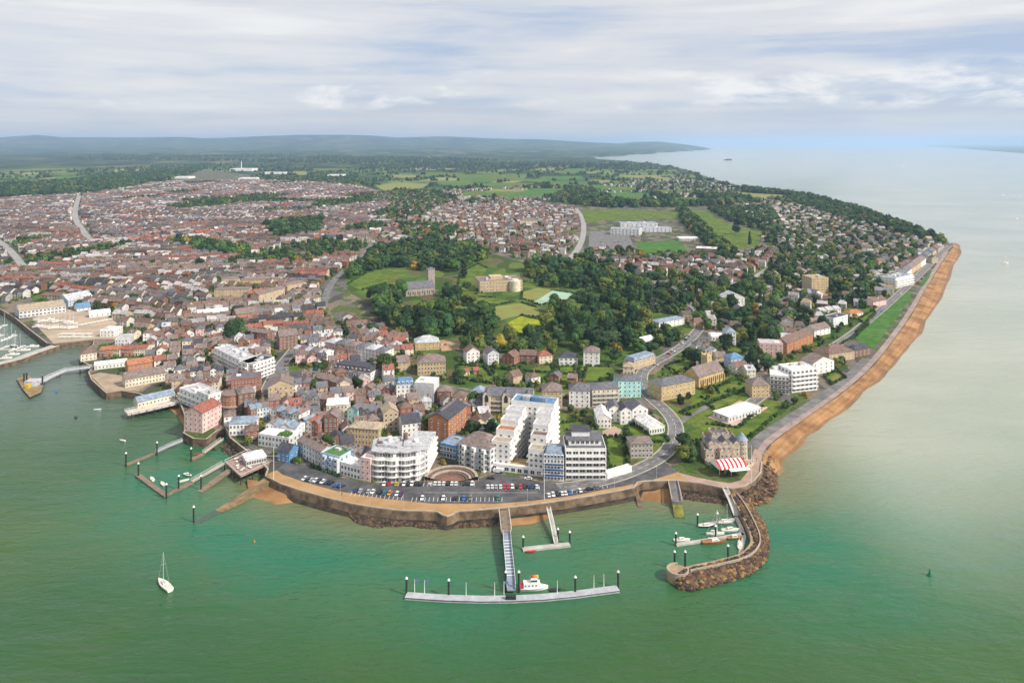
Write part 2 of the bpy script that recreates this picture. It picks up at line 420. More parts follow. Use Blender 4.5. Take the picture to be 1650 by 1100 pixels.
# ------------------------------------------------------------------ the sea
def sea_mat():
    m = bpy.data.materials.new('sea water'); m.use_nodes = True; t = m.node_tree; b = t.nodes['Principled BSDF']
    b.inputs['IOR'].default_value = 1.34
    co = t.nodes.new('ShaderNodeTexCoord').outputs['Object']
    a = t.nodes.new('ShaderNodeAttribute'); a.attribute_name = 'shore'
    s = t.nodes.new('ShaderNodeSeparateXYZ'); t.links.new(a.outputs['Vector'], s.inputs[0])
    patch = noise(t, mapping(t, co, (.012, .02, 0)), 1.0, 5, .6, .6)
    patch2 = noise(t, mapping(t, co, (.004, .007, 0), (5, 3, 0)), 1.0, 3, .5, .5)
    d = math_n(t, 'ADD', s.outputs[0], math_n(t, 'MULTIPLY', math_n(t, 'SUBTRACT', patch, .5), 34.0))
    deep = mix_c(t, ramp(t, patch2, .35, .65), (.020, .082, .021), (.040, .094, .016))
    teal = mix_c(t, ramp(t, patch, .35, .7), (.013, .132, .066), (.048, .134, .055))
    c = mix_c(t, ramp(t, d, 45, 150), teal, deep)
    c = mix_c(t, ramp(t, d, -6, 52), (.15, .15, .07), c)
    harb = mix_c(t, ramp(t, patch, .3, .7), (.075, .125, .105), (.105, .140, .118))      # silty harbour water
    c = mix_c(t, math_n(t, 'MULTIPLY', s.outputs[1], .85), c, harb)
    glare = mix_c(t, ramp(t, patch2, .3, .7), (.31, .335, .255), (.41, .41, .33))           # pale sky and sun glare painted into the water colour
    c = mix_c(t, math_n(t, 'MULTIPLY', s.outputs[2], .9), c, glare)
    t.links.new(c, b.inputs['Base Color'])
    b.inputs['Roughness'].default_value = .13
    w1 = noise(t, mapping(t, co, (.16, .42, .2), rot=(0, 0, -.35)), 1.0, 4, .62, .4)
    w2 = noise(t, mapping(t, co, (.035, .085, .05), rot=(0, 0, -.25)), 1.0, 3, .5, .3)
    hgt = math_n(t, 'ADD', math_n(t, 'MULTIPLY', w1, .9), math_n(t, 'MULTIPLY', w2, 2.4))
    bn = t.nodes.new('ShaderNodeBump'); bn.inputs['Distance'].default_value = 1.0
    t.links.new(math_n(t, 'SUBTRACT', .75, math_n(t, 'MULTIPLY', s.outputs[2], .38)), bn.inputs['Strength'])
    t.links.new(hgt, bn.inputs['Height']); t.links.new(bn.outputs[0], b.inputs['Normal'])
    return m
ys = np.concatenate([[231.4, 232, 233, 235, 238, 242, 247, 254, 262], np.arange(272, 1160, 6.0), [1250, 1400, 1700, 2300, 4000, 9000]])
xs = np.concatenate([[-2500, -1500, -900, -500], np.arange(-300, 1960, 10.0), [2150, 2600, 3300, 4200]])
SX, SY = np.meshgrid(xs, ys)
D0 = F * H / (SY - YH); WX0 = (SX - 825) / F * D0
shoreW = [tuple(P2(x, y, 0)) for x, y in [(410, 775), (440, 786), (480, 803), (560, 822), (640, 834), (720, 844), (800, 830), (900, 817), (1000, 800), (1030, 794), (1060, 800), (1100, 798), (1160, 798)]]
beachW = [tuple(P2(x, y, 0)) for x, y in [(1252, 770), (1265, 740), (1300, 705), (1340, 677), (1385, 640), (1425, 604), (1455, 574), (1482, 540), (1505, 502), (1526, 462), (1546, 415), (1548, 400)]]
d1 = pdist(WX0, D0, shoreW) * 1.25; d2 = pdist(WX0, D0, beachW)
harb = np.clip((360 - SX) / 160, 0, 1) * np.clip((730 - SY) / 110, 0, 1)
sm_ = lambda v: v*v*(3-2*v)
glare = np.maximum(sm_(np.clip((SX - 1180 - np.maximum(0, SY-700)*.8) / 240, 0, 1)) * sm_(np.clip((1040 - SY) / 430, 0, 1)), sm_(np.clip((360 - SY) / 110, 0, 1)) * np.clip((SX-900)/200, 0, 1))  # mask for the painted glare: right-hand sea and far water
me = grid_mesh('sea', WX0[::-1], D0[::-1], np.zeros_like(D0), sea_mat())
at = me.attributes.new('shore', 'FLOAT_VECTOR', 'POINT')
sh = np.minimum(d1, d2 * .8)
at.data.foreach_set('vector', np.stack([sh, harb, glare], -1)[::-1].reshape(-1).astype(np.float32))
sea = link('sea', me); sea['kind'] = 'structure'

# ------------------------------------------------------------------ shingle beach, sea wall, rocks
BEACHIN = PROMEDGE
BEACHOUT = [(1254, 768), (1268, 741), (1292, 712), (1335, 681), (1380, 646), (1420, 610), (1452, 578), (1480, 541), (1503, 505), (1524, 466), (1542, 420), (1551, 402), (1546, 393), (1534, 391)]
bi = smooth_line([tuple(P(x, y, G - .6)) for x, y in BEACHIN], 2); bo = [(p[0]+1.3*math.sin(k*.9)+.8*math.sin(k*2.1+1), p[1]+1.2*math.sin(k*1.4), 0) for k, p in enumerate(smooth_line([tuple(P(x, y, 0)) for x, y in BEACHOUT], 2))]
m = MB(); NB = 14
for i in range(len(bi) - 1):
    for k in range(NB):
        q = []
        for ii, kk in ((i, k), (i, k + 1), (i + 1, k + 1), (i + 1, k)):
            s = kk / NB * 1.12; a, b = Vector(bi[ii]), Vector(bo[ii])
            p = a.lerp(b, s)
            berm = .55 * math.exp(-((s - .42) / .10) ** 2) + .35 * math.exp(-((s - .7 - .05 * math.sin(ii * .7)) / .07) ** 2)
            p.z = (G - .6) * (1 - min(1, s)) ** 1.0 - max(0, s - 1) * 9 + berm
            q.append(p)
        m.poly(q, 1 if k >= 10 else 0)
bo_ = m.build('shingle_beach', [M_sand, M_wet]); bo_['kind'] = 'structure'
# arm of the marina
arm = [(90, 556), (60, 566), (28, 578), (0, 585), (-60, 592), (-260, 600)]
aw = [P2(x, y, 3.6) for x, y in arm]; L, Rr = ribbon_pts(aw, 4.5); m = MB()
for i in range(len(aw)-1):
    a, b, c, d = L[i], L[i+1], Rr[i+1], Rr[i]
    m.poly([(*a, 3.6), (*b, 3.6), (*c, 3.6), (*d, 3.6)][::-1], 1)
    m.poly([(*d, 3.6), (*c, 3.6), (*c, -2), (*d, -2)]); m.poly([(*a, -2), (*b, -2), (*b, 3.6), (*a, 3.6)])
tag(m.build('marina_breakwater', [M_stone, M_conc]), 'dark walled quay arm enclosing the yacht marina', 'quay')
# small beaches below the wall
def small_beach(px_top, px_bot):
    a = [P(x, y, 1.4) for x, y in px_top]; b = [P(x, y, -.3) for x, y in px_bot]; m = MB()
    for i in range(len(a) - 1): m.poly([b[i], b[i+1], a[i+1], a[i]])
    m.build('sand_patch', M_sand)['kind'] = 'structure'
small_beach([(398, 772), (425, 776), (460, 796)], [(402, 806), (440, 816), (476, 812)])
small_beach([(820, 826), (850, 822), (880, 818)], [(820, 852), (852, 849), (888, 838)])
small_beach([(1030, 782), (1055, 782), (1078, 786), (1092, 786)], [(1018, 810), (1052, 813), (1078, 815), (1104, 810)])
small_beach([(284, 640), (300, 660), (306, 684)], [(272, 662), (284, 672), (298, 692)])

wl = [P(x, y, G) for x, y in WALLTOP]
m = MB(); base = [tuple(p) for p in wl]
off, _ = ribbon_pts([(p.x, p.y) for p in wl], 1.0)
def offs(d, z):
    L, Rr = ribbon_pts([(p.x, p.y) for p in wl], abs(d)); q = Rr if d > 0 else L
    return [(x, y, z) for x, y in q]
prof_w = [(-.5, G + .02), (-.5, G + .75), (.25, G + .75), (.3, G + .3), (.6, G - .2), (1.6, 1.2), (3.2, .9), (5.5, -1.5)]
rows = [offs(d if d else .01, z) for d, z in prof_w]
for k in range(len(rows) - 1):
    for i in range(len(wl) - 1):
        m.poly([rows[k][i], rows[k][i+1], rows[k+1][i+1], rows[k+1][i]][::-1], 1 if k < 3 else 2 if k > 4 else 0)
tag(m.build('sea_wall', [M_stone, M_cope, M_weed]), 'long battered stone sea wall with pale coping below the promenade', 'wall')
qw = MB(); ql = [P(x, y, G) for x, y in QUAY[1:]]
L, Rr = ribbon_pts([(p.x, p.y) for p in ql], .5)
for i in range(len(ql) - 1):
    a, b, c, d = L[i], L[i+1], Rr[i+1], Rr[i]
    qw.poly([(*a, G + .5), (*d, G + .5), (*c, G + .5), (*b, G + .5)], 1)
    qw.poly([(*d, -2), (*c, -2), (*c, G + .5), (*d, G + .5)]); qw.poly([(*b, G), (*a, G), (*a, G + .5), (*b, G + .5)])
tag(qw.build('quay_wall', [M_stone, M_cope]), 'dark stone quay wall edging the old harbour front', 'wall')

def rocks(name, polys, n, size, label, mats, zf):
    ico = [(0, 0, 1)] + [(.894*math.cos(R(72*i)), .894*math.sin(R(72*i)), .447) for i in range(5)] + [(.894*math.cos(R(72*i+36)), .894*math.sin(R(72*i+36)), -.447) for i in range(5)] + [(0, 0, -1)]
    fc = [(0, i+1, (i+1) % 5+1) for i in range(5)] + [(i+1, i+6, (i+1) % 5+1) for i in range(5)] + [((i+1) % 5+1, i+6, (i+1) % 5+6) for i in range(5)] + [(11, (i+1) % 5+6, i+6) for i in range(5)]
    m = MB()
    for _ in range(n):
        pl, wgt = polys[rnd.randrange(len(polys))]
        a, b, c, d = pl; u, v = rnd.random(), rnd.random()
        x = (a[0]*(1-u)+b[0]*u)*(1-v)+(d[0]*(1-u)+c[0]*u)*v; y = (a[1]*(1-u)+b[1]*u)*(1-v)+(d[1]*(1-u)+c[1]*u)*v
        z = zf(v); p = P(x, y, z); s = size * rnd.uniform(.5, 1.25); k = len(m.v)
        mt = Matrix.Rotation(rnd.uniform(0, 6.3), 3, 'Z') @ Matrix.Rotation(rnd.uniform(0, 3), 3, 'X')
        for q in ico:
            w = mt @ Vector(q) * rnd.uniform(.75, 1.15); m.v.append((p.x + w.x*s, p.y + w.y*s*.9, z + w.z*s*.62))
        mi = rnd.choices((0, 1, 2), weights=(4, 3, 2 if v > .55 else .7))[0]
        m.f += [tuple(k+i for i in f) for f in fc]; m.m += [mi]*20
    o = m.build(name, mats); tag(o, label, 'rocks', kind='stuff'); return o
RK = [mat('rock brown', (.115, .068, .040), .9, .4, .6), mat('rock dark', (.045, .033, .026), .85, .35, .6), mat('rock ochre', (.23, .135, .05), .9, .35, .6)]
BWIN = [(1178, 796), (1192, 815), (1208, 845), (1218, 864), (1217, 880), (1200, 896), (1160, 906), (1108, 918), (1098, 925)]
BWOUT = [(1206, 806), (1214, 822), (1228, 842), (1236, 868), (1231, 902), (1206, 925), (1168, 936), (1114, 950), (1094, 946)]
quads = [((BWIN[i], BWIN[i+1], BWOUT[i+1], BWOUT[i]), 1) for i in range(len(BWIN)-1)]
rocks('armour_rocks', quads, 2200, 1.75, 'brown weedy boulders heaped along the outside of the curved breakwater', RK, lambda v: 3.4*(1-v)**.8 + .1)
CA_IN = [(1196, 790), (1214, 784), (1228, 772), (1234, 752), (1240, 735)]
CA_OUT = [(1208, 818), (1236, 810), (1252, 790), (1250, 770), (1252, 752)]
rocks('headland_rocks', [((CA_IN[i], CA_IN[i+1], CA_OUT[i+1], CA_OUT[i]), 1) for i in range(4)], 480, 1.35, 'dark weedy boulders tumbled below the castle terrace', RK, lambda v: 2.8*(1-v))
WD_IN = [(560, 826), (600, 834), (650, 840), (700, 845), (745, 844), (800, 838)]
WD_OUT = [(575, 842), (600, 850), (650, 847), (700, 852), (745, 850), (800, 848)]
rocks('foreshore_rocks', [((WD_IN[i], WD_IN[i+1], WD_OUT[i+1], WD_OUT[i]), 1) for i in range(5)] + [(((1095, 792), (1160, 802), (1165, 812), (1090, 803)), 1)]*2, 750, 1.0, 'dark seaweed covered rocks at the foot of the sea wall', RK[:2]+[RK[1]], lambda v: .7*(1-v))
rocks('harbour_rocks', [(((296, 700), (345, 718), (350, 726), (292, 712)), 1), (((362, 712), (390, 735), (382, 742), (352, 724)), 1)], 160, 1.0, 'dark rocks below the stone quay by the pink building', RK[:2]+[RK[1]], lambda v: 1.0*(1-v))

# breakwater walkway and round head
bw = smooth_line([(1182, 797), (1196, 816), (1211, 846), (1218, 864), (1217, 879), (1200, 896), (1160, 906), (1108, 917)], 2)
bwW = [P2(x, y, 3.6) for x, y in bw]
L, Rr = ribbon_pts(bwW, 2.3); m = MB(); q = MB()
for i in range(len(bwW)-1):
    a, b, c, d = L[i], L[i+1], Rr[i+1], Rr[i]
    m.poly([(*a, 3.6), (*b, 3.6), (*c, 3.6), (*d, 3.6)][::-1])
    m.poly([(*d, 3.6), (*c, 3.6), (*c, -2), (*d, -2)]); m.poly([(*a, -2), (*b, -2), (*b, 3.6), (*a, 3.6)])
Lo, Li = ribbon_pts(bwW, 2.3)[0], ribbon_pts(bwW, 1.8)[0]
for i in range(len(bwW)-1):
    q.poly([(*Lo[i], 4.6), (*Lo[i+1], 4.6), (*Li[i+1], 4.6), (*Li[i], 4.6)][::-1]); q.poly([(*Li[i], 3.6), (*Li[i+1], 3.6), (*Li[i+1], 4.6), (*Li[i], 4.6)]); q.poly([(*Lo[i], 3.0), (*Lo[i+1], 3.0), (*Lo[i+1], 4.6), (*Lo[i], 4.6)][::-1])
bt = thing('breakwater', 'curved stone breakwater with walkway and round head sheltering the small haven', 'breakwater', (0, 0, 0))
m.build('walkway', mat('breakwater paving', (.33, .235, .15), .9, .2, .2), bt); q.build('parapet', M_cope, bt)
hc = P(1092, 919, 3.6); m = MB(); m.cyl(hc.x, hc.y, -2, 3.62, 5.0, 4.7, 28); m.build('round_head', mat('breakwater paving', (0, 0, 0)), bt)
m = MB()
for k in range(28):
    a0, a1 = 2*math.pi*k/28, 2*math.pi*(k+1)/28
    if -0.1 < (a0 % 6.283) - .25 < 1.0: continue
    f = lambda r, a, z: (hc.x+r*math.cos(a), hc.y+r*math.sin(a), z)
    m.poly([f(4.75, a0, 4.6), f(4.75, a1, 4.6), f(4.25, a1, 4.6), f(4.25, a0, 4.6)][::-1]); m.poly([f(4.75, a0, 3), f(4.75, a1, 3), f(4.75, a1, 4.6), f(4.75, a0, 4.6)]); m.poly([f(4.25, a0, 3.6), f(4.25, a1, 3.6), f(4.25, a1, 4.6), f(4.25, a0, 4.6)][::-1])
m.build('parapet', M_cope, bt)

# ------------------------------------------------------------------ roads, promenade, car park, lawns
ASP_BACK = [(446, 756), (462, 744), (500, 752), (545, 768), (600, 780), (690, 778), (745, 777), (768, 772), (800, 762), (870, 776), (905, 780), (975, 776), (1020, 764), (1068, 742)]
ASP_FRONT = [(1092, 760), (1040, 776), (985, 786), (930, 797), (860, 806), (800, 811), (700, 811), (620, 803), (540, 790), (490, 776), (455, 764)]
PROM_POLY = [(430, 764), (446, 757)] + ASP_FRONT[::-1][0:] + [(1110, 768), (1150, 776), (1178, 780), (1196, 776), (1208, 762), (1214, 744), (1228, 745), (1226, 762), (1215, 775), (1200, 784), (1180, 787.5), (1160, 785.5), (1125, 778.5), (1090, 774.5), (1040, 775.5)] + [(x, y-.7) for x, y in WALLTOP[:21]][::-1]
sheet('promenade', [(430, 764)] + [(446, 757)] + ASP_FRONT[::-1] + [(1110, 768), (1120, 777.5), (1090, 774.3), (1040, 775.3)] + [(x, y-.5) for x, y in WALLTOP[1:21]][::-1], G + .06, M_prom, ex=True, h=.05)
sheet('castle_promenade', [(1090, 760), (1120, 768), (1150, 774), (1176, 778), (1194, 773), (1204, 760), (1209, 742), (1216, 722), (1228, 726), (1227, 745), (1225, 761), (1214, 774), (1199, 783), (1180, 786.5), (1160, 784.5), (1110, 775)], G + .07, M_pave, ex=True, h=.05)
sheet('car_park', ASP_BACK + ASP_FRONT, G + .10, M_asph, ex=True, h=.05)
road('seafront_path', [(1219, 735), (1228, 718), (1258, 695), (1306, 662), (1347, 634), (1382, 606), (1408, 580), (1438, 543), (1464, 506), (1487, 466), (1508, 432), (1526, 405)], 5, G + .05, mat('pink tarmac', (.30, .225, .20), .9, .2, .15))
road('esplanade_road', [(1212, 722), (1222, 706), (1252, 686), (1300, 656), (1340, 629), (1372, 603), (1396, 578)], 7, G + .11, M_asph2)
road('esplanade_road', [(1210, 650), (1265, 610), (1330, 566), (1372, 540), (1405, 512), (1440, 482), (1468, 456), (1492, 432), (1516, 408), (1530, 396)], 8, G + .12, M_asph2, M_kerb, line=M_line)
road('hill_road', [(1128, 528), (1112, 548), (1085, 568), (1046, 588), (1030, 606), (1042, 636), (1072, 660), (1090, 684), (1088, 708), (1070, 734), (1030, 756), (975, 776), (900, 786)], 8.5, G + .14, M_asph2, M_kerb, line=M_line)
road('side_road', [(1092, 684), (1110, 668), (1150, 650), (1200, 632)], 5, G + .12, M_asph2)
road('side_road', [(1030, 606), (1000, 618), (950, 628), (880, 640)], 5.5, G + .12, M_asph2)
road('high_street', [(474, 562), (456, 584), (438, 610), (428, 636)], 8, G + .12, M_asph2, M_kerb)
road('town_street', [(600, 392), (586, 410), (578, 424), (548, 440), (530, 462), (524, 480), (520, 496)], 9, G + .12, M_asph2)
road('town_street', [(128, 314), (122, 332), (120, 352), (138, 378), (150, 392)], 13, G + .12, mat('pale road', (.30, .29, .28), .9, .1, .05))
road('town_street', [(-30, 372), (10, 395), (40, 432)], 11, G + .12, mat('pale road', (0, 0, 0)))
road('town_street', [(928, 336), (940, 352), (941, 378), (932, 402), (912, 422)], 11, G + .12, mat('pale road', (0, 0, 0)))
road('town_street', [(1246, 428), (1226, 440), (1206, 452)], 8, G + .12, mat('pale road', (0, 0, 0)))
road('lane', [(600, 626), (640, 612), (720, 622), (780, 632), (860, 640)], 4.5, G + .12, M_asph2)
road('garden_path', [(1020, 640), (1000, 642), (985, 604), (975, 590)], 2.2, G + .16, M_soil, ex=False)

LAWNS = [
 (M_grass, [(560, 458), (590, 440), (628, 432), (660, 440), (622, 456), (582, 468)]), (M_grass, [(735, 470), (742, 440), (770, 425), (785, 432), (772, 452), (768, 474), (745, 482)]),
 (M_dry, [(842, 470), (868, 463), (905, 470), (860, 486), (840, 482)]), (M_grass, [(760, 478), (800, 480), (830, 486), (800, 492), (762, 492)]),
 (M_dry, [(796, 494), (840, 488), (866, 496), (872, 512), (838, 508), (796, 518)]), (M_bright, [(818, 520), (840, 509), (872, 516), (874, 526), (842, 540), (822, 534)]),
 (M_court, [(858, 488), (890, 468), (920, 472), (962, 484), (955, 491), (900, 484), (872, 492)]),
 (M_vivid, [(1024, 390), (1094, 387), (1112, 410), (1034, 413)]), (M_grass, [(936, 338), (1000, 337), (1094, 342), (1092, 352), (980, 354), (944, 360)]),
 (M_grass, [(1106, 335), (1142, 341), (1174, 362), (1226, 374), (1224, 394), (1184, 404), (1156, 386), (1126, 356)]),
 (M_vivid, [(1374, 542), (1396, 561), (1409, 559), (1436, 524), (1456, 496), (1471, 470), (1456, 474), (1432, 496), (1404, 520)]), (M_vivid, [(1482, 456), (1500, 438), (1498, 446), (1488, 460)]),
 (M_grass, [(1008, 688), (1022, 684), (1050, 705), (1072, 702), (1076, 712), (1020, 716)]), (M_grass, [(974, 706), (1006, 704), (1012, 750), (980, 756)]), (M_grass, [(908, 682), (940, 678), (940, 694), (908, 694)]),
 (M_grass, [(1100, 700), (1140, 684), (1190, 690), (1230, 655), (1252, 668), (1228, 690), (1206, 705), (1150, 712), (1110, 712)]), (M_grass, [(1092, 664), (1130, 640), (1140, 646), (1112, 670)]), (M_grass, [(1140, 652), (1200, 628), (1206, 634), (1150, 660)]),
 (M_grass, [(1150, 622), (1180, 610), (1190, 622), (1160, 634)]), (M_grass, [(1072, 590), (1110, 578), (1122, 586), (1090, 602)]), (M_grass, [(1328, 606), (1350, 598), (1362, 608), (1340, 620)]),
 (M_grass, [(945, 590), (985, 592), (1002, 604), (970, 614), (940, 612)]), (M_grass, [(848, 596), (888, 588), (890, 602), (862, 620), (846, 614)]), (M_grass, [(736, 590), (776, 584), (790, 600), (760, 614), (736, 606)]),
 (M_grass, [(898, 592), (926, 590), (926, 614), (900, 612)]), (M_grass, [(502, 752), (512, 749), (549, 763), (547, 768)]), (M_soil, [(556, 716), (562, 712), (590, 722), (586, 730), (560, 726)]),
 (M_soil, [(704, 548), (744, 546), (740, 562), (712, 566)]), (M_grass, [(456, 606), (462, 590), (494, 588), (500, 604), (480, 612)]), (M_dry, [(338, 470), (400, 486), (396, 492), (338, 480)]),
 (M_grass, [(750, 309), (830, 306), (828, 318), (744, 318)]), (M_grass, [(732, 281), (834, 281), (836, 291), (740, 292)]), (M_dry, [(605, 300), (640, 294), (692, 296), (680, 303), (620, 308)]),
 (M_grass, [(500, 266), (560, 267), (560, 275), (505, 275)]), (M_grass, [(0, 291), (60, 289), (132, 284), (130, 289), (50, 296), (0, 298)]), (M_grass, [(678, 358), (706, 356), (704, 364), (680, 366)]), (M_grass, [(908, 372), (930, 370), (926, 380), (906, 380)]),
 (M_dry, [(1190, 310), (1260, 314), (1290, 320), (1240, 322), (1190, 318)]), (M_soil, [(1298, 478), (1318, 472), (1346, 470), (1330, 484), (1304, 486)]),
 (M_grass, [(1384, 514), (1408, 500), (1412, 506), (1390, 520)]), (M_grass, [(50, 478), (76, 470), (80, 478), (56, 486)]),
]
frn = random.Random(11)
while len(LAWNS) < 88:
    x, y = frn.uniform(20, 1120), frn.uniform(274, 326)
    hw, hh = frn.uniform(14, 42)*(y-230)/60, frn.uniform(1.5, 4.2)*(y-230)/60
    q = [(x-hw, y+frn.uniform(-1, 1)), (x-hw*frn.uniform(.5, .9), y-hh), (x+hw*frn.uniform(.6, 1), y-hh*frn.uniform(.7, 1)), (x+hw, y+hh*.3), (x+hw*.2, y+hh)]
    if inpoly([p[0] for p in q], [p[1] for p in q], FARMPX).all(): LAWNS.append((frn.choice([M_grass, M_grass, M_vivid, M_dry]), q))
for k, (mm, px) in enumerate(LAWNS):
    sheet('lawn' if px[0][1] > 325 else 'field', px, G + (.22 if px[0][1] > 325 else .9) + .004 * k, mm, ex=True, h=.12)
EX_POLY.append(wpoly([(646, 480), (706, 474), (716, 500), (690, 508), (648, 506)]))
sheet('boatyard_hardstanding', [(52, 512), (108, 498), (170, 506), (196, 526), (190, 546), (152, 546), (86, 553), (64, 530)], G + .1, mat('hardstanding', (.38, .30, .22), .9, .15, .05), ex=True)
sheet('harbour_quay', [(145, 604), (162, 600), (205, 606), (250, 612), (222, 630), (196, 628), (173, 632)], G + .1, mat('quay paving', (.33, .25, .18), .9, .2, .1), ex=True)
sheet('school_yard', [(950, 372), (1012, 374), (1022, 400), (1000, 404), (968, 396), (948, 400)], G + .2, M_asph2, ex=True)
# terrace of the low pavilion and paved yards
sheet('pavilion_terrace', [(1140, 672), (1192, 645), (1238, 656), (1188, 688)], G + .45, mat('terrace paving', (.50, .36, .26), .9, .12, .2), ex=True)
sheet('brick_yard', [(970, 694), (990, 686), (1002, 692), (996, 704), (972, 704)], G + .2, M_pave, ex=True)
# car park paint
m = MB()
def bay(x, y, L=4.6, wd=.1, ang=0.0):
    p = P(x, y, G); m.v; c, s = math.cos(ang), math.sin(ang)
    pts = [(-wd, -L/2), (wd, -L/2), (wd, L/2), (-wd, L/2)]
    m.poly([(p.x + u*c - v*s, p.y + u*s + v*c, G + .115) for u, v in pts])
for x in np.arange(615, 768, 6.8): bay(x, 780)
for x in np.arange(782, 872, 6.7): bay(x, 785.5)
for x in np.arange(664, 812, 6.9): bay(x, 804.5)
for x in np.arange(690, 860, 14): bay(x, 793.5, 5, .09, math.pi/2)
for k, x in enumerate(np.arange(880, 980, 7)): bay(x, 798 - k*1.1)
for x in np.arange(566, 650, 6.8): bay(x, 795 + (x-566)*.09)
for k in range(8): bay(692 + k*1.3, 779.5, 4.6, .12, .5)
m.build('bay_lines', M_line)['kind'] = 'structure'
# ------------------------------------------------------------------ buildings
def _window_mesh(nm, fmat):
    m = MB(); b = .09; y = -.06
    o_ = [(-.5, 0), (.5, 0), (.5, 1), (-.5, 1)]; i_ = [(-.5+b, b*.8), (.5-b, b*.8), (.5-b, 1-b*.8), (-.5+b, 1-b*.8)]
    for k in range(4):
        j = (k+1) % 4
        m.poly([(o_[k][0], y, o_[k][1]), (o_[j][0], y, o_[j][1]), (i_[j][0], y, i_[j][1]), (i_[k][0], y, i_[k][1])], 0)
        m.poly([(o_[k][0], 0, o_[k][1]), (o_[j][0], 0, o_[j][1]), (o_[j][0], y, o_[j][1]), (o_[k][0], y, o_[k][1])], 0)
    m.poly([(p[0], -.02, p[1]) for p in i_], 1)
    m.box(-.56, .56, -.16, 0, -.06, 0, 0)
    m.box(-.03, .03, -.05, -.015, .07, .93, 0)
    return m.mesh(nm, [fmat, glass])
WIN = _window_mesh('window', frame_w); 
DOORC = [mat('door ' + n, c, .6, .1) for n, c in (('blue', (.05, .09, .2)), ('black', (.02, .02, .02)), ('green', (.03, .09, .05)), ('red', (.25, .03, .03)))]
def _door_mesh(m_):
    m = MB(); m.box(-.5, .5, -.07, 0, 0, 1); return m.mesh('door', m_)
DOORS = [_door_mesh(k) for k in DOORC]
_chim = {}
def chimney_mesh(brick):
    if brick not in _chim:
        m = MB(); m.box(-.55, .55, -.35, .35, -.6, 1.5, 0); m.box(-.65, .65, -.45, .45, 1.5, 1.65, 0)
        for x in (-.3, .3): m.cyl(x, 0, 1.65, 2.1, .14, .12, 6, 1)
        _chim[brick] = m.mesh('chimney', [WM(brick), mat('chimney pot', (.42, .2, .1), .8)])
    return _chim[brick]
def window(root, x, y, z, w, h, face):
    o = bpy.data.objects.new('window', WIN); C.objects.link(o); o.parent = root
    o.location = (x, y, z); o.scale = (w, 1, h)
    if face: o.rotation_euler = (0, 0, face)
    return o
NWIN = [0]
def face_windows(root, x0, x1, y, z0, floors, fh, cols, face, ww, wh, sill=.9, door=None, skip0=False):
    """rows of windows along a wall; face 0 looks to -y, pi/2 to +x, -pi/2 to -x"""
    for fl in range(floors):
        if skip0 and fl == 0: continue
        for c in range(cols):
            u = x0 + (x1 - x0) * (c + .5) / cols
            z = z0 + fl * fh + sill
            pos = (u, y) if face == 0 else (y, u)
            if door is not None and fl == 0 and c == cols // 2:
                d = link('door', DOORS[door], root, (pos[0], pos[1], z0 + .02), face, (1.0, 1, 2.1)); continue
            window(root, pos[0], pos[1], z, ww, wh, face); NWIN[0] += 1
def walls_mesh(w, d, h, roof, rh):
    m = MB(); m.box(-w/2, w/2, -d/2, d/2, 0, h, 0, False)
    if roof == 'gable':
        for sx in (-1, 1):
            x = sx*w/2; m.poly([(x, -d/2, h), (x, d/2, h), (x, 0, h+rh)])
    if roof == 'gablex':
        for sy in (-1, 1):
            y = sy*d/2; m.poly([(-w/2, y, h), (w/2, y, h), (0, y, h+rh)])
    return m
def roof_mesh(w, d, h, roof, rh, ov=.45):
    m = MB(); th = .22
    if roof in ('gable', 'gablex'):
        if roof == 'gable': A = lambda u, v, z: (u, v, z); W, D_ = w, d
        else: A = lambda u, v, z: (v, u, z); W, D_ = d, w
        ez = h - ov * rh / (D_/2)
        for s in (-1, 1):
            a = [A(-W/2-ov*.6, s*(D_/2+ov), ez), A(W/2+ov*.6, s*(D_/2+ov), ez), A(W/2+ov*.6, 0, h+rh), A(-W/2-ov*.6, 0, h+rh)]
            t = [(p[0], p[1], p[2]+th) for p in a]; k = len(m.v); m.v += a + t
            m.f += [(k, k+1, k+2, k+3), (k+4, k+5, k+6, k+7), (k, k+1, k+5, k+4), (k+1, k+2, k+6, k+5), (k+3, k, k+4, k+7)]; m.m += [0]*5
    elif roof == 'hip':
        W, D_ = w/2+ov, d/2+ov
        r = max(0, max(W, D_) - min(W, D_)) 
        e = [(-W, -D_, h), (W, -D_, h), (W, D_, h), (-W, D_, h)]
        if W >= D_: r0, r1 = (-r, 0, h+rh), (r, 0, h+rh)
        else: r0, r1 = (0, -r, h+rh), (0, r, h+rh)
        if W >= D_:
            m.poly([e[0], e[1], r1, r0]); m.poly([e[1], e[2], r1]); m.poly([e[2], e[3], r0, r1]); m.poly([e[3], e[0], r0])
        else:
            m.poly([e[0], e[1], r0]); m.poly([e[1], e[2], r1, r0]); m.poly([e[2], e[3], r1]); m.poly([e[3], e[0], r0, r1])
        m.poly(e[::-1])
    elif roof == 'mansard':
        W, D_ = w/2+.2, d/2+.2; i = min(1.6, d*.2)
        e = [(-W, -D_, h), (W, -D_, h), (W, D_, h), (-W, D_, h)]; t = [(-W+i, -D_+i, h+rh), (W-i, -D_+i, h+rh), (W-i, D_-i, h+rh), (-W+i, D_-i, h+rh)]
        for k in range(4): j = (k+1) % 4; m.poly([e[k], e[j], t[j], t[k]])
        m.poly(t); m.poly(e[::-1])
    else:
        m.box(-w/2+.3, w/2-.3, -d/2+.3, d/2-.3, h-.1, h+.06, 0, False)
    return m
BLD = []
def frame(x0, y0, x1, y1, depth, z=G):
    a, b = P(x0, y0, z), P(x1, y1, z); d = b - a; w = d.length; rz = math.atan2(d.y, d.x)
    n = Vector((-math.sin(rz), math.cos(rz), 0)); c = (a + b) / 2 + n * depth / 2
    return c, w, rz
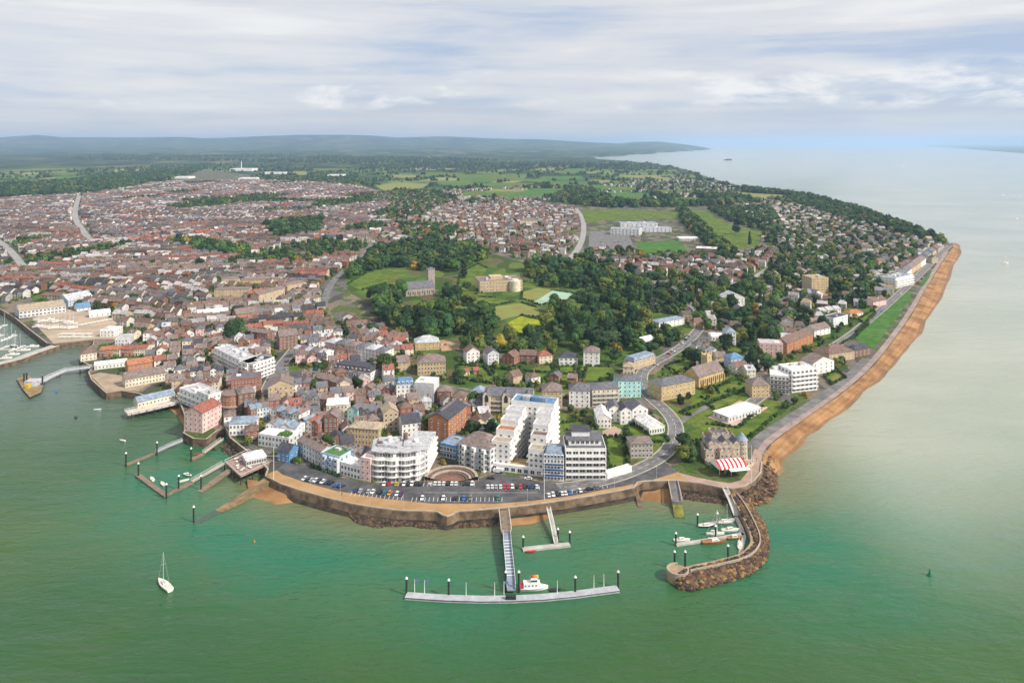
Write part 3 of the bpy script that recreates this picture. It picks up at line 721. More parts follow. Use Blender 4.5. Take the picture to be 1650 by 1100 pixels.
def camlocal(c, rz):
    v = Vector((0 - c.x, 0 - c.y)); return (v.x*math.cos(rz) + v.y*math.sin(rz), -v.x*math.sin(rz) + v.y*math.cos(rz))
def building(name, label, cat, px, depth, floors, wall, roofc, roof='flat', fh=2.9, cols=None, win=(1.15, 1.5), balcony=None, chim=0, rh=None, group=None, scols=None, door=None, z=G, fz=0.0, sill=.9, brick='brown brick', extras=None, wallm=None):
    c, w, rz = frame(*px, depth, z)
    root = thing(name, label, cat, c, rz, group); h = floors * fh + .4 + fz
    FOOT.append((c.x, c.y, max(w, depth) * .55 + 2, w, depth, rz))
    rh = rh if rh is not None else (min(w, depth) * .32 if roof in ('gable', 'gablex', 'hip') else 2.6)
    wm = wallm or WM(wall)
    wl_ = walls_mesh(w, depth, h, roof, rh)
    if roof == 'flat':
        t = .3
        for bx in ((-w/2, w/2, -depth/2, -depth/2+t), (-w/2, w/2, depth/2-t, depth/2), (-w/2, -w/2+t, -depth/2+t, depth/2-t), (w/2-t, w/2, -depth/2+t, depth/2-t)): wl_.box(*bx, h, h+.55)
    wl_.build('wall', wm, root)
    rf = roof_mesh(w, depth, h, roof, rh).build('roof', RM(roofc), root)
    if roof == 'flat' and floors >= 2:
        for k in range(max(1, int(w * depth / 160))):
            m = MB(); s = rnd.uniform(1.2, 2.4); m.box(-s, s, -s*.6, s*.6, 0, rnd.uniform(.8, 2.0)); m.build('roof_housing', rnd.choice([M_metal, M_white, M_conc]), rf, (rnd.uniform(-.3, .3)*w, rnd.uniform(-.25, .3)*depth, h+.05))
    for k in range(chim):
        u = -w/2 + .8 + (w - 1.6) * (k / max(1, chim-1)) if chim > 1 else w*.28
        yy = 0; zz = h + rh
        if roof == 'gablex': u *= .35; zz = h + rh*.7; yy = depth*.25
        if roof == 'hip': u *= .5; zz = h + rh*.85
        if roof == 'mansard': zz = h + rh + .3
        if roof == 'flat': zz = h + .6
        link('chimney', chimney_mesh(brick), rf, (u, yy, zz), 0)
    cols = cols if cols is not None else max(1, int(w / 3.1)); scols = scols if scols is not None else max(1, int(depth / 3.8))
    face_windows(root, -w/2, w/2, -depth/2, fz, floors, fh, cols, 0, win[0], win[1], sill, door)
    lx, ly = camlocal(c, rz)
    if lx > w/2 - 10: face_windows(root, -depth/2, depth/2, w/2, fz, floors, fh, scols, math.pi/2, win[0], win[1], sill)
    if lx < -w/2 + 10: face_windows(root, -depth/2, depth/2, -w/2, fz, floors, fh, scols, -math.pi/2, win[0], win[1], sill)
    if roof == 'mansard':
        for k in range(cols):
            m = MB(); m.box(-.7, .7, -.3, 1.0, 0, 1.6); dm = m.build('dormer', frame_w, rf, (-w/2 + w*(k+.5)/cols, -depth/2+.35, h+.25))
            m = MB(); m.poly([(-.5, -.32, .25), (.5, -.32, .25), (.5, -.32, 1.4), (-.5, -.32, 1.4)]); m.build('dormer_window', glass, rf, (-w/2 + w*(k+.5)/cols, -depth/2+.35, h+.25))
    if balcony:
        bm = {'white': M_white, 'glass': mat('balcony glass', (.25, .33, .36), .15, .1), 'metal': M_metal, 'dark': M_dark, 'cream': WM('cream')}[balcony]
        for fl in range(1, floors):
            m = MB(); m.box(-w/2+.2, w/2-.2, -1.5, -.003, -.25, 0, 0); m.box(-w/2+.2, w/2-.2, -1.5, -1.38, 0, .75, 1)
            m.box(-w/2+.2, -w/2+.32, -1.38, -.003, 0, 1.0, 1); m.box(w/2-.32, w/2-.2, -1.38, -.003, 0, 1.0, 1)
            m.build('balcony', [wm, bm], root, (0, -depth/2, fz + fl*fh))
    return root, w, h, rf
def bayfront(root, x, depth, h, wall, wd=2.6, pr=.9):
    m = MB(); m.prism([(-wd/2, 0), (-wd/2+.6, -pr), (wd/2-.6, -pr), (wd/2, 0)], 0, h); b = m.build('bay', WM(wall), root, (x, -depth/2, 0))
    for z in range(int(h // 2.9)):
        window(b, 0, -pr, z*2.9+.9, wd-1.5, 1.6, 0)

NUMW = {1: 'single-storey', 2: 'two-storey', 3: 'three-storey', 4: 'four-storey', 5: 'five-storey'}
ROOFW = {'gable': 'gabled', 'gablex': 'gable-fronted', 'hip': 'hipped', 'flat': 'flat', 'mansard': 'mansard'}
def fit(lab):
    w_ = lab.split()
    for drop in ([x for x in w_ if x.endswith('-storey')], ['old'], ['tall'], ['steep'], ['long'], ['broadleaved']):
        if len(w_) > 16:
            w_ = [x for x in w_ if x not in drop]
    return ' '.join(w_[:16])
def row(where, px, n, depth, floors, walls, roofs, roof='gable', fh=2.8, chim=1, cols=2, name='terraced_house', jit=.4, group=None, balcony=None, scols=2, rh=None, gap=0.0):
    """n neighbouring houses along a pixel line"""
    x0, y0, x1, y1 = px
    for k in range(n):
        a, b = (k + gap/2) / n, (k + 1 - gap/2) / n
        wn = walls[k % len(walls)] if rnd.random() < .6 else rnd.choice(walls); rn = rnd.choice(roofs); rt = roof if isinstance(roof, str) else roof[k % len(roof)]
        fl = floors if isinstance(floors, int) else floors[k % len(floors)]
        lab = fit(f"{wn} {NUMW[fl]} house with {rn} {ROOFW[rt]} roof {where}")
        building(name, lab, 'house', (x0+(x1-x0)*a, y0+(y1-y0)*a + rnd.uniform(-jit, jit), x0+(x1-x0)*b - .02, y0+(y1-y0)*b + rnd.uniform(-jit, jit)), depth*rnd.uniform(.94, 1.06), fl, wn, rn, rt,
                 fh=fh*rnd.uniform(.97, 1.05), chim=chim, cols=cols, group='houses ' + where, balcony=balcony, scols=scols, door=rnd.randrange(4) if cols > 1 else None, rh=rh)

# ---- Parade front ----------------------------------------------------
# white terraced deco flats: two stepped wings and a tall back block
c, w, rz = frame(790, 757, 875, 768, 46)
FOOT.append((c.x, c.y, 30, w, 46, rz))
dr = thing('apartment_block', 'tall white stepped art deco flats in a U round a court on the parade', 'apartments', c, rz)
wh = mat('white render', (.78, .76, .73), .8, .08, .3)
def wing(x0, x1, y0, y1, h, fl, cols, scols, sides, term=None):
    m = MB(); m.box(x0, x1, y0, y1, 0, h, 0, False)
    for bx in ((x0, x1, y0, y0+.25), (x0, x1, y1-.25, y1), (x0, x0+.25, y0+.25, y1-.25), (x1-.25, x1, y0+.25, y1-.25)): m.box(*bx, h, h+.8)
    m.build('wing', wh, dr)
    q = MB(); q.box(x0+.25, x1-.25, y0+.25, y1-.25, h-.1, h+.07, 0, False); q.build('roof_terrace', RM(term or 'pale grey'), dr)
    f0 = max(0, int(h/2.95) - fl); fh = 2.95
    face_windows(dr, x0+.4, x1-.4, y0, f0*fh+.2, fl, fh, cols, 0, 1.5, 1.45)
    for s in sides:
        face_windows(dr, y0+.3, y1-.3, x1 if s > 0 else x0, f0*fh+.2, fl, fh, scols, s*math.pi/2, 1.7, 1.45)
        for k in range(fl):
            for j in range(scols):
                b = MB(); yy = y0 + (y1-y0)*(j+.5)/scols
                xx = x1 if s > 0 else x0
                b.box(0 if s > 0 else -1.1, 1.1 if s > 0 else 0, -1.6, 1.6, -.15, .75); b.build('balcony', wh, dr, (xx, yy, (f0+k)*fh+.15))
d2 = 23
wing(-w/2, -w/2+11, -d2+2, -d2+9, 15.4, 4, 3, 2, (1, -1), 'tan'); wing(-w/2+.6, -w/2+11.4, -d2+9, -d2+16, 19.5, 6, 2, 2, (1, -1), 'terracotta')
wing(-w/2+1.2, -w/2+11.8, -d2+16, -d2+24, 22.6, 7, 2, 2, (1, -1)); wing(-w/2+2, -w/2+12.2, -d2+24, -d2+32, 25.6, 8, 2, 2, (1, -1))
wing(w/2-9, w/2, -d2+2, -d2+9, 13.4, 4, 3, 2, (-1, 1), 'tan'); wing(w/2-9.6, w/2-.4, -d2+9, -d2+16, 18.5, 5, 2, 2, (-1, 1), 'brown tiled')
wing(w/2-10, w/2-.8, -d2+16, -d2+24, 22, 7, 2, 2, (-1, 1)); wing(w/2-10.4, w/2-1.2, -d2+24, -d2+32, 25.6, 8, 2, 2, (-1, 1))
wing(-w/2+3, w/2-1.2, -d2+32, -d2+44, 28.6, 9, 8, 3, (-1, 1), 'blue')
for k, cc in ((-4, 'pale grey'), (1.5, 'blue'), (6, 'blue grey')):
    m = MB(); m.box(-2.2, 2.2, -2.5, 2.5, 0, 2.4); m.build('roof_pavilion', RM(cc), dr, (k, 15, 28.6))
m = MB(); m.box(-w/2, w/2, -d2, -d2+2, 0, 4.2); m.build('shop_range', wh, dr)
face_windows(dr, -w/2+.5, w/2-.5, -d2, 0, 1, 3, 8, 0, 2.6, 2.3, .6)
q = MB(); q.box(-w/2+11, w/2-9, -d2+2, -d2+10, 0, 4.4, 0, False); q.build('court_terrace', mat('court paving', (.42, .29, .14), .9), dr)

# white horizontal-banded block
r_, w, h, rf = building('apartment_block', 'white apartment block of five banded balcony floors with stepped-back penthouse', 'apartments', (911, 773, 977, 773), 18, 5, 'white', 'slate grey', fh=3.3, cols=6, win=(3.3, 1.7), balcony='white', wallm=wh, sill=.9)
m = MB(); m.box(-8, 10, -4, 8, 0, 3.4); m.build('penthouse', wh, r_, (-1, 0, h)); face_windows(r_, -8, 8, -4, h, 1, 3, 6, 0, 2, 1.8)
m = MB(); m.box(-5, 5, 0, 8, 3.4, 6.6); m.build('penthouse', wh, r_, (-2, 0, h)); m = MB(); m.box(-5.6, 5.6, -.6, 8.6, 6.6, 6.85); m.build('penthouse_roof', RM('dark slate'), r_, (-2, 0, h))
m = MB(); m.box(-9.6, 11, -4.8, 8.6, 3.4, 3.62); m.build('penthouse_roof', RM('slate grey'), r_, (-1, 0, h))
# blue and white balconied house
r_, w, h, rf = building('apartment_house', 'narrow white house with navy blue balconies and blue grey mansard roof', 'house', (876, 774, 908.5, 775.5), 14, 4, 'white', 'blue grey', 'mansard', fh=3.0, cols=6, win=(1.1, 1.9), rh=3.2)
for fl in (1, 2, 3):
    m = MB(); m.box(-w/2+.1, w/2-.1, -1.3, -.003, -.2, 0); m.box(-w/2+.1, w/2-.1, -1.3, -1.2, 0, .95, 1); m.build('balcony', [frame_w, mat('navy paint', (.02, .07, .24), .5)], r_, (0, -7, fl*3.0))
# hotel
r_, w, h, rf = building('hotel', 'white seafront hotel with big mauve hipped roof and rows of dark glazed balconies', 'hotel', (739, 749, 790, 761), 17, 4, 'light grey', 'mauve grey', 'hip', fh=3.2, cols=5, win=(2.7, 2.2), balcony='glass', rh=5.2, sill=.4)
for k in (-1, 0, 1):
    bayfront(r_, k*w*.31, 17, 12.4, 'white', 3.0, 1.9)
# blue glass building
building('glass_pavilion', 'blue glazed two-storey building with pale blue roof between brick hall and hotel', 'building', (709, 735, 735, 741), 15, 2, 'blue', 'blue grey', fh=3.6, cols=5, win=(2.2, 2.4), sill=.5)
# curved balconied flats
def wavy_flats():
    c, w, rz = frame(597, 776, 688, 773, 20)
    root = thing('apartment_block', 'white seafront flats with scalloped wavy balconies and grey flat roofs', 'apartments', c, rz)
    FOOT.append((c.x, c.y, 24, w, 20, rz)); d = 20; fh = 3.1; n = 5
    def outline(off, amp):
        pts = []
        for k in range(41):
            u = k/40; x = -w/2 + w*u
            ph = u*4.0; sc = abs(math.sin(math.pi*ph))
            y = -d/2 - off - amp*sc - 3.0*math.sin(math.pi*u)**.8 + 9*max(0, u-.82)**1.3*4
            pts.append((x, y))
        return pts
    for fl in range(n):
        back = 0.0 if fl < 4 else 2.4
        body = outline(-1.6-back, .9); m = MB(); m.prism(body + [(w/2, d/2), (-w/2, d/2)], fl*fh, fl*fh+2.85); m.build('storey', [wh], root)
        for k in range(1, 40, 2):
            a, b = Vector(body[k-1]), Vector(body[k+1]); e = b-a
            if rnd.random() < .92: window(root, (a.x+b.x)/2, (a.y+b.y)/2 - .02, fl*fh+.2, e.length*.97, 2.4, math.atan2(e.y, e.x))
        if fl >= 1:
            o2 = outline(-.55-back, 1.2); m = MB(); m.prism(o2 + body[::-1], fl*fh-.24, fl*fh); 
            i2 = [(x, y+.14) for x, y in o2]
            for k in range(40):
                m.poly([(*o2[k], fl*fh-.24), (*o2[k+1], fl*fh-.24), (*o2[k+1], fl*fh+.42), (*o2[k], fl*fh+.42)]); m.poly([(*o2[k], fl*fh+.42), (*o2[k+1], fl*fh+.42), (*i2[k+1], fl*fh+.42), (*i2[k], fl*fh+.42)]); m.poly([(*i2[k], fl*fh), (*i2[k+1], fl*fh), (*i2[k+1], fl*fh+.42), (*i2[k], fl*fh+.42)])
            m.build('balcony', wh, root)
    t = outline(-3.2, .9); m = MB(); m.prism(t + [(w/2+.4, d/2+.4), (-w/2-.4, d/2+.4)], n*fh-.2, n*fh+.35); rf = m.build('roof', RM('pale grey'), root)
    m = MB(); m.prism([(-w/2+3, -2), (-w/2+14, -5), (-2, -1), (0, d/2-1), (-w/2+3, d/2-1)], n*fh+.35, n*fh+1.6); m.build('roof_deck', RM('pale grey'), rf)
    m = MB(); m.prism([(2, -3), (10, -4), (w/2-3, 0), (w/2-3, d/2-1), (2, d/2-1)], n*fh+.35, n*fh+1.3); m.build('roof_deck', RM('pale grey'), rf)
    for x, y, hh in ((-6, 3, 3.6), (2.6, 5, 4.6), (9, 1, 2.4), (-11, 0, 2.2)):
        m = MB(); m.cyl(0, 0, 0, hh, 1.3, 1.3, 14); m.build('roof_housing', rnd.choice([M_white, RM('brown tiled')]) , rf, (x, y, n*fh+.3))
    lx, ly = camlocal(c, rz)
    face_windows(root, -d/2+3, d/2, w/2, 0, n, fh, 5, math.pi/2, 1.6, 1.7)
    # receding right-hand wing
    c2, w2, rz2 = frame(686, 770, 702, 738, 12)
    q = (Matrix.Rotation(-rz, 3, 'Z') @ (c2 - c)); wg = MB()
    ww = MB(); ww.box(-w2/2, w2/2, -6, 6, 0, 15.2); 
    o = ww.build('wing', wh, root, q, rz2 - rz)
    rr = MB(); rr.box(-w2/2-.3, w2/2+.3, -6.3, 6.3, 15.2, 15.6); rr.build('wing_roof', RM('pale grey'), root, q, rz2 - rz)
    for fl in range(5):
        for k in range(7): window(o, -w2/2 + w2*(k+.5)/7, -6, fl*3.05+.6, 2.6, 1.8, 0)
        if fl:
            b = MB(); b.box(-w2/2, w2/2, -7.4, -6.003, -.2, .8); b.build('balcony', wh, o, (0, 0, fl*3.05))
wavy_flats()
# pink house, white range, blue-grey bow fronts
building('townhouse', 'pale pink four-storey townhouse at the end of the wavy flats', 'house', (581, 774, 596.5, 776.5), 11, 4, 'pale pink', 'white', fh=3.0, cols=2)
r_, w, h, rf = building('clubhouse', 'low white seafront range with glazed ground floor and roof terrace beside the pink townhouse', 'clubhouse', (549, 765, 580.5, 773.5), 11, 2, 'white', 'white', fh=3.3, cols=6, win=(1.5, 1.9), sill=.5)
row('standing behind the low white range', (552, 752, 582, 757), 3, 9, 3, ['pale grey', 'pale blue', 'brown brick'], ['slate grey', 'mauve grey'], 'gablex', cols=2)
r_, w, h, rf = building('bow_house', 'pale blue bow-windowed house with green roof lawn above the grass strip', 'house', (518, 757, 547, 765), 12, 3, 'pale blue', 'green', fh=3.1, cols=4, win=(1.3, 2.0))
for k in (-.3, .06): bayfront(r_, w*k, 12, 9.0, 'pale blue', 3.2, 1.3)
bayfront(r_, w*.36, 12, 9.0, 'light grey', 3.6, 1.3)
row('on the terrace above the leafy bank', (479, 733, 517, 752), 4, 9, 3, ['pale grey', 'white', 'light grey'], ['slate grey', 'mauve grey'], 'gable', cols=2, chim=2)
# red hall
r_, w, h, rf = building('brick_hall', 'tall red brick hall with steep dark slate roof behind the blue glass building', 'hall', (690, 706, 722, 711), 28, 4, 'orange brick', 'dark slate', 'gablex', fh=3.2, cols=3, win=(1.0, 1.9), rh=3.4, scols=7)
m = MB(); m.box(-.5, .5, -11, 11, 0, 1.3); m.build('ridge_vent', RM('mauve grey'), rf, (0, 0, h+3.1))
# amphitheatre
c = P(727, 775, G); root = thing('amphitheatre', 'sunken semicircular brick amphitheatre with tiered steps beside the parade', 'amphitheatre', c)
FOOT.append((c.x, c.y + 8, 18, 30, 20, 0))
for k in range(5):
    ro, ri, z0, z1 = 8 + k*1.7, 6.3 + k*1.7, 0, .5 + k*.5
    m = MB(); A = [math.pi*i/24 for i in range(25)]
    for a0, a1 in zip(A[:-1], A[1:]):
        f = lambda r, a, z: (r*math.cos(a), r*math.sin(a), z)
        m.poly([f(ri, a0, z1), f(ro, a0, z1), f(ro, a1, z1), f(ri, a1, z1)]); m.poly([f(ri, a0, z0), f(ri, a1, z0), f(ri, a1, z1), f(ri, a0, z1)]); m.poly([f(ro, a0, z0), f(ro, a1, z0), f(ro, a1, z1), f(ro, a0, z1)][::-1])
    m.build('step', [M_cope if k in (2, 4) else mat('dark brick', (.16, .10, .075), .9, .25, .6)], root)
m = MB(); m.prism([(6.3*math.cos(math.pi*i/20), 6.3*math.sin(math.pi*i/20)) for i in range(21)], 0, .3); m.build('stage', mat('brick paving', (.22, .11, .08), .9, .15, .4), root)
m = MB(); m.prism([(x, y) for x, y in [(15.2*math.cos(math.pi*i/20), 15.2*math.sin(math.pi*i/20)) for i in range(21)]] , 0, .2); m.build('surround', M_pave, root)

# ---- old harbour front ----------------------------------------------
r_, w, h, rf = building('clubhouse', 'white clubhouse with long open-air roof terraces stepped above the harbour beach', 'clubhouse', (289, 648, 336, 668), 15, 3, 'white', 'pale grey', fh=3.2, cols=7, win=(2.4, 1.7), balcony='white')
building('annexe', 'white flat-roofed annexe joined to the brick rotunda', 'building', (336, 668, 356, 662), 15, 4, 'white', 'pale grey', fh=3.1, cols=3)
r_, w, h, rf = building('pink_building', 'tall pink rendered building with brown roof standing on the stone quay', 'building', (326, 698, 357, 681), 14, 4, 'pale pink', 'red tiled', 'gable', fh=3.1, cols=5, scols=4, win=(1.1, 1.7), rh=3)
c = P(372, 661); root = thing('rotunda', 'round red brick corner building with pale balcony ring', 'building', c); FOOT.append((c.x, c.y, 9, 14, 14, 0))
m = MB(); m.cyl(0, 3, 0, 11, 7, 7, 24); m.build('wall', WM('orange brick'), root); m = MB(); m.cyl(0, 3, 11, 11.5, 7.3, 7.3, 24); m.build('roof', RM('mauve grey'), root); m = MB(); m.cyl(0, 3, 3.2, 3.9, 8.2, 8.2, 24); m.build('balcony', M_cope, root)
for fl in range(3):
    for k in range(8):
        a = R(190 + k*23); window(root, 7*math.cos(a), 3+7*math.sin(a), fl*3.4+1, 1.1, 1.6, a + math.pi/2)
building('brick_block', 'long red brick flat-roofed block behind the round corner building', 'building', (372, 641, 421, 636), 14, 4, 'brick red', 'slate grey', fh=3.1, cols=9)
building('brick_block', 'brown brick warehouse flats with curved grey roof below the brick block', 'building', (384, 664, 410, 660), 14, 4, 'brown brick', 'mauve grey', 'hip', fh=3.0)
building('boathouse', 'white two-storey boathouse with wide pale blue roof above the jetties', 'boathouse', (369, 702, 410, 700), 13, 2, 'white', 'blue grey', 'hip', fh=3.6, cols=7, rh=2.4, win=(1.3, 1.8))
building('boathouse', 'dark navy timber boathouse at the landward end of the slipway', 'boathouse', (446, 742, 466, 746), 9, 2, 'blue', 'dark slate', 'gable', fh=3.0, cols=3)
r_, w, h, rf = building('conservatory', 'white colonnaded harbour pavilion with planted roof terrace', 'pavilion', (416, 718, 466, 726), 16, 2, 'light grey', 'white', fh=3.4, cols=9, win=(1.6, 2.2))
m = MB()
for k in range(60):
    x, y = rnd.uniform(1, 9), rnd.uniform(-6.5, -.5); s = rnd.uniform(.4, .9); m.prism([(x+s*math.cos(a), y+s*math.sin(a)) for a in (0, 1.2, 2.5, 3.7, 5)], 0, s*1.1)
m.build('roof_planting', mat('planter green', (.06, .13, .02), .9, .4, 1.0), rf, (0, 0, h))
row('beside the planted roof terrace', (482, 698, 512, 706), 3, 10, 3, ['brown brick', 'white', 'brick red'], ['red tiled', 'mauve grey', 'blue grey'], 'gablex', cols=2)
building('tower_house', 'dark brown brick gabled house with tall windows near the blue gable', 'house', (522, 704, 543, 704), 12, 4, 'brown brick', 'mauve grey', 'gablex', fh=3.0, cols=3)
building('stone_hall', 'long yellow stone hall with rows of tall windows over a sandy yard', 'hall', (561, 716, 610, 720), 12, 3, 'yellow stone', 'tan', 'hip', fh=3.4, cols=9, win=(1.0, 2.4), rh=2.4)
building('villa', 'cream villa with a broad white low-pitched roof', 'house', (526, 676, 560, 674), 14, 3, 'cream', 'white', 'hip', fh=3.1, cols=6, rh=1.8)
building('house', 'pale turquoise gabled house beside the cream villa', 'house', (560, 681, 576, 683), 11, 3, 'turquoise', 'slate grey', 'gablex', cols=2)
row('in the grey stone terrace above the sandy yard', (577, 681, 618, 690), 4, 11, 3, ['grey stone', 'pale grey'], ['mauve grey', 'slate grey'], 'gablex', cols=2)
building('timbered_house', 'brown stone gabled house with pale window bays beside the grey terrace', 'house', (618, 697, 642, 694), 13, 4, 'tan', 'tan', 'gablex', fh=3.0, cols=3, win=(1.6, 1.7))
building('house', 'white house with dark purple slate roof behind the wavy flats', 'house', (648, 706, 678, 702), 12, 3, 'white', 'dark slate', 'gable', cols=4)
building('house', 'white gabled cottage beside the red brick hall', 'house', (664, 690, 682, 688), 9, 2, 'white', 'blue grey', 'gablex', cols=2)
# ---- inland rows behind the front
row('in the brick terrace below the grassy bank', (510, 627, 545, 635), 3, 10, 3, ['brick red', 'brown brick'], ['mauve grey'], 'gable', chim=2)
building('house', 'cream house with mauve roof next to the brick terrace', 'house', (543, 640, 567, 638), 10, 3, 'cream', 'mauve grey', 'gablex', cols=2)
row('on the lane below the school blocks', (584, 640, 630, 642), 3, 10, 2, ['brown brick', 'white', 'brick red'], ['mauve grey', 'slate grey'], 'gablex')
building('town_house', 'white block with a bright blue mansard roof beside the sheeted scaffold', 'house', (639, 648, 667, 646), 13, 4, 'white', 'blue', 'mansard', fh=3.0, cols=4, rh=2)
r_, w, h, rf = building('scaffolded_building', 'building wrapped in white scaffold sheeting', 'building', (668, 648, 699, 650), 14, 4, 'white', 'white', fh=3.4, cols=0, scols=0, wallm=mat('sheeting', (.62, .63, .64), .7, .12, .4))
for k in range(8):
    m = MB(); m.box(-w/2-.1, w/2+.1, -.18, -.1, 0, .12); m.build('scaffold_rail', M_metal, r_, (0, -7, 1.5*k+1))
for k in range(9):
    m = MB(); m.bar((0, 0, 0), (0, 0, 14.5), .08); m.build('scaffold_pole', M_metal, r_, (-w/2 + w*k/8, -7.3, 0))
building('house', 'red brick house with mauve hipped roof beside the sheeted scaffold', 'house', (705, 651, 727, 651), 10, 3, 'brick red', 'mauve grey', 'hip', cols=3)
building('house', 'cream three-storey house with low roof behind the red brick hall', 'house', (729, 660, 750, 661), 10, 3, 'cream', 'brown tiled', 'hip', cols=3)
building('house', 'grey three-storey house with balcony and slate roof beside the arched gables', 'house', (758, 652, 779, 654), 12, 3, 'grey stone', 'blue grey', 'hip', cols=3)
r_, w, h, rf = building('apartment_block', 'cream apartments with three arched gable bays and grey roofs', 'apartments', (780, 667, 858, 670), 15, 4, 'tan', 'slate grey', 'gable', fh=3.1, cols=10, rh=3.6, balcony='metal')
for u in (-.44, -.04, .40):
    m = MB(); m.box(-2.6, 2.6, -2.2, 6, 0, 13.4); m.poly([(-2.6, -2.2, 13.4), (2.6, -2.2, 13.4), (1.6, -2.2, 15.4), (0, -2.2, 16.2), (-1.6, -2.2, 15.4)]); m.prism([(-2.6, -2.2), (2.6, -2.2), (2.6, 6), (-2.6, 6)], 13.4, 13.5)
    gb = m.build('gable_bay', WM('cream'), r_, (u*w, -7.5, 0)); 
    q = MB(); q.poly([(-1.3, -2.26, 9), (1.3, -2.26, 9), (1.3, -2.26, 12), (.8, -2.26, 13.6), (0, -2.26, 14.3), (-.8, -2.26, 13.6), (-1.3, -2.26, 12)]); q.build('arched_window', glass, gb)
    q = MB(); q.poly([(-2.9, -2.5, 13.2), (0, -2.5, 16.5), (0, 6, 16.5), (-2.9, 6, 13.2)]); q.poly([(2.9, -2.5, 13.2), (2.9, 6, 13.2), (0, 6, 16.5), (0, -2.5, 16.5)]); q.build('gable_roof', RM('slate grey'), gb)
    for z in (1, 4): window(gb, -1, -2.2, z, 1, 1.6, 0); window(gb, 1, -2.2, z, 1, 1.6, 0)
building('apartment_block', 'brown and cream villa flats beside the arched apartments', 'apartments', (874, 658, 906, 658), 14, 4, 'tan', 'mauve grey', 'hip', cols=5)
building('villa', 'tall white villa with slate roof and green garden', 'house', (917, 656, 951, 657), 13, 4, 'white', 'slate grey', 'hip', cols=4, chim=3, fh=2.9, brick='brick red')
building('villa', 'cream pink villa with flat slate roof next to the turquoise villa', 'house', (954, 655, 998, 653), 15, 4, 'cream', 'slate grey', 'hip', cols=6, fh=2.9, rh=2.2, balcony='metal')
building('villa', 'turquoise rendered villa with grey hipped roof beside the curving road', 'house', (996, 641, 1033, 640), 15, 4, 'turquoise', 'slate grey', 'hip', cols=5, chim=4, fh=3.0, rh=2.4)
for k, (px, wn, rn, rt, f, dp) in enumerate([((752, 585, 773, 583), 'white', 'brown tiled', 'gablex', 3, 11), ((786, 588, 804, 586), 'light grey', 'slate grey', 'gablex', 3, 13), ((809, 585, 828, 588), 'brick red', 'brown tiled', 'gablex', 2, 12), ((837, 583, 864, 584), 'brown brick', 'brown tiled', 'gable', 2, 10), ((869, 586, 890, 584), 'cream', 'red tiled', 'hip', 2, 11)]):
    building('house', f'{wn} {ROOFW[rt]} house with {rn} roof in the garden row under the wood', 'house', px, dp, f, wn, rn, rt, cols=3, chim=1 + k % 2)
row('tucked between the garden row and the lane', (744, 606, 776, 602), 2, 8, 1, ['cream', 'brown brick'], ['mauve grey', 'red tiled'], 'gable', gap=.4)
row('on the garden slope below the white cube house', (820, 618, 936, 622), 4, 9, 2, ['white', 'tan', 'brick red', 'cream'], ['mauve grey', 'brown tiled', 'slate grey'], ['gable', 'hip', 'gablex', 'gable'], gap=.5, jit=3)
building('house', 'white house with long upper glazing and dark roof under the wood', 'house', (901, 588, 931, 588), 11, 2, 'white', 'dark slate', 'hip', cols=4, win=(2, 1.6))
building('house', 'white cube house with brown terrace and garden path', 'house', (940, 590, 966, 591), 12, 4, 'white', 'mauve grey', 'hip', cols=3)
building('villa', 'tan slate-mansard house with white dormers along the hill road', 'house', (1022, 596, 1056, 586), 11, 2, 'tan', 'blue grey', 'mansard', fh=3.1, cols=5)
building('house', 'pale stone house at the bend of the hill road', 'house', (1004, 603, 1022, 604), 10, 2, 'cream', 'tan', 'hip', cols=2)
# white gabled group on the inside of the bend
building('marquee', 'white gabled boathouse hall with brick yard beside it', 'hall', (962, 690, 985, 690), 18, 2, 'white', 'white', 'gablex', fh=3.0, cols=4, rh=3)
building('house', 'white gabled house with grey roof at centre of the white group', 'house', (982, 680, 1000, 680), 12, 3, 'white', 'slate grey', 'gablex', cols=2)
building('house', 'white twin-gabled house with purple slate roof by the orange wall', 'house', (1000, 684, 1018, 683), 12, 3, 'white', 'dark slate', 'gablex', cols=2)
building('house', 'white steep-gabled house with dark cross beams beside the glazed hall', 'house', (1019, 682, 1044, 680), 13, 3, 'white', 'slate grey', 'gablex', cols=3)
building('garden_hall', 'white glazed garden hall with white ridged roof on the lawn edge', 'hall', (1046, 701, 1071, 697), 18, 1, 'white', 'white', 'gablex', fh=4.2, cols=6, rh=3.2, win=(1.1, 2.4))
building('house', 'square grey stone house with white sash windows inside the road bend', 'house', (1016, 739, 1052, 738), 11, 3, 'grey stone', 'mauve grey', 'hip', fh=2.8, cols=6, win=(1.4, 1.8), rh=2.2)
building('garage', 'low white garden wall and garage range beside the banded block', 'garage', (979, 772, 1018, 760), 3.5, 1, 'white', 'white', fh=2.6, cols=0)
building('villa', 'yellow stone seafront villa with terrace and grey roof below the church', 'house', (1066, 646, 1120, 635), 16, 3, 'yellow stone', 'slate grey', 'hip', fh=3.3, cols=8, chim=3, rh=3)
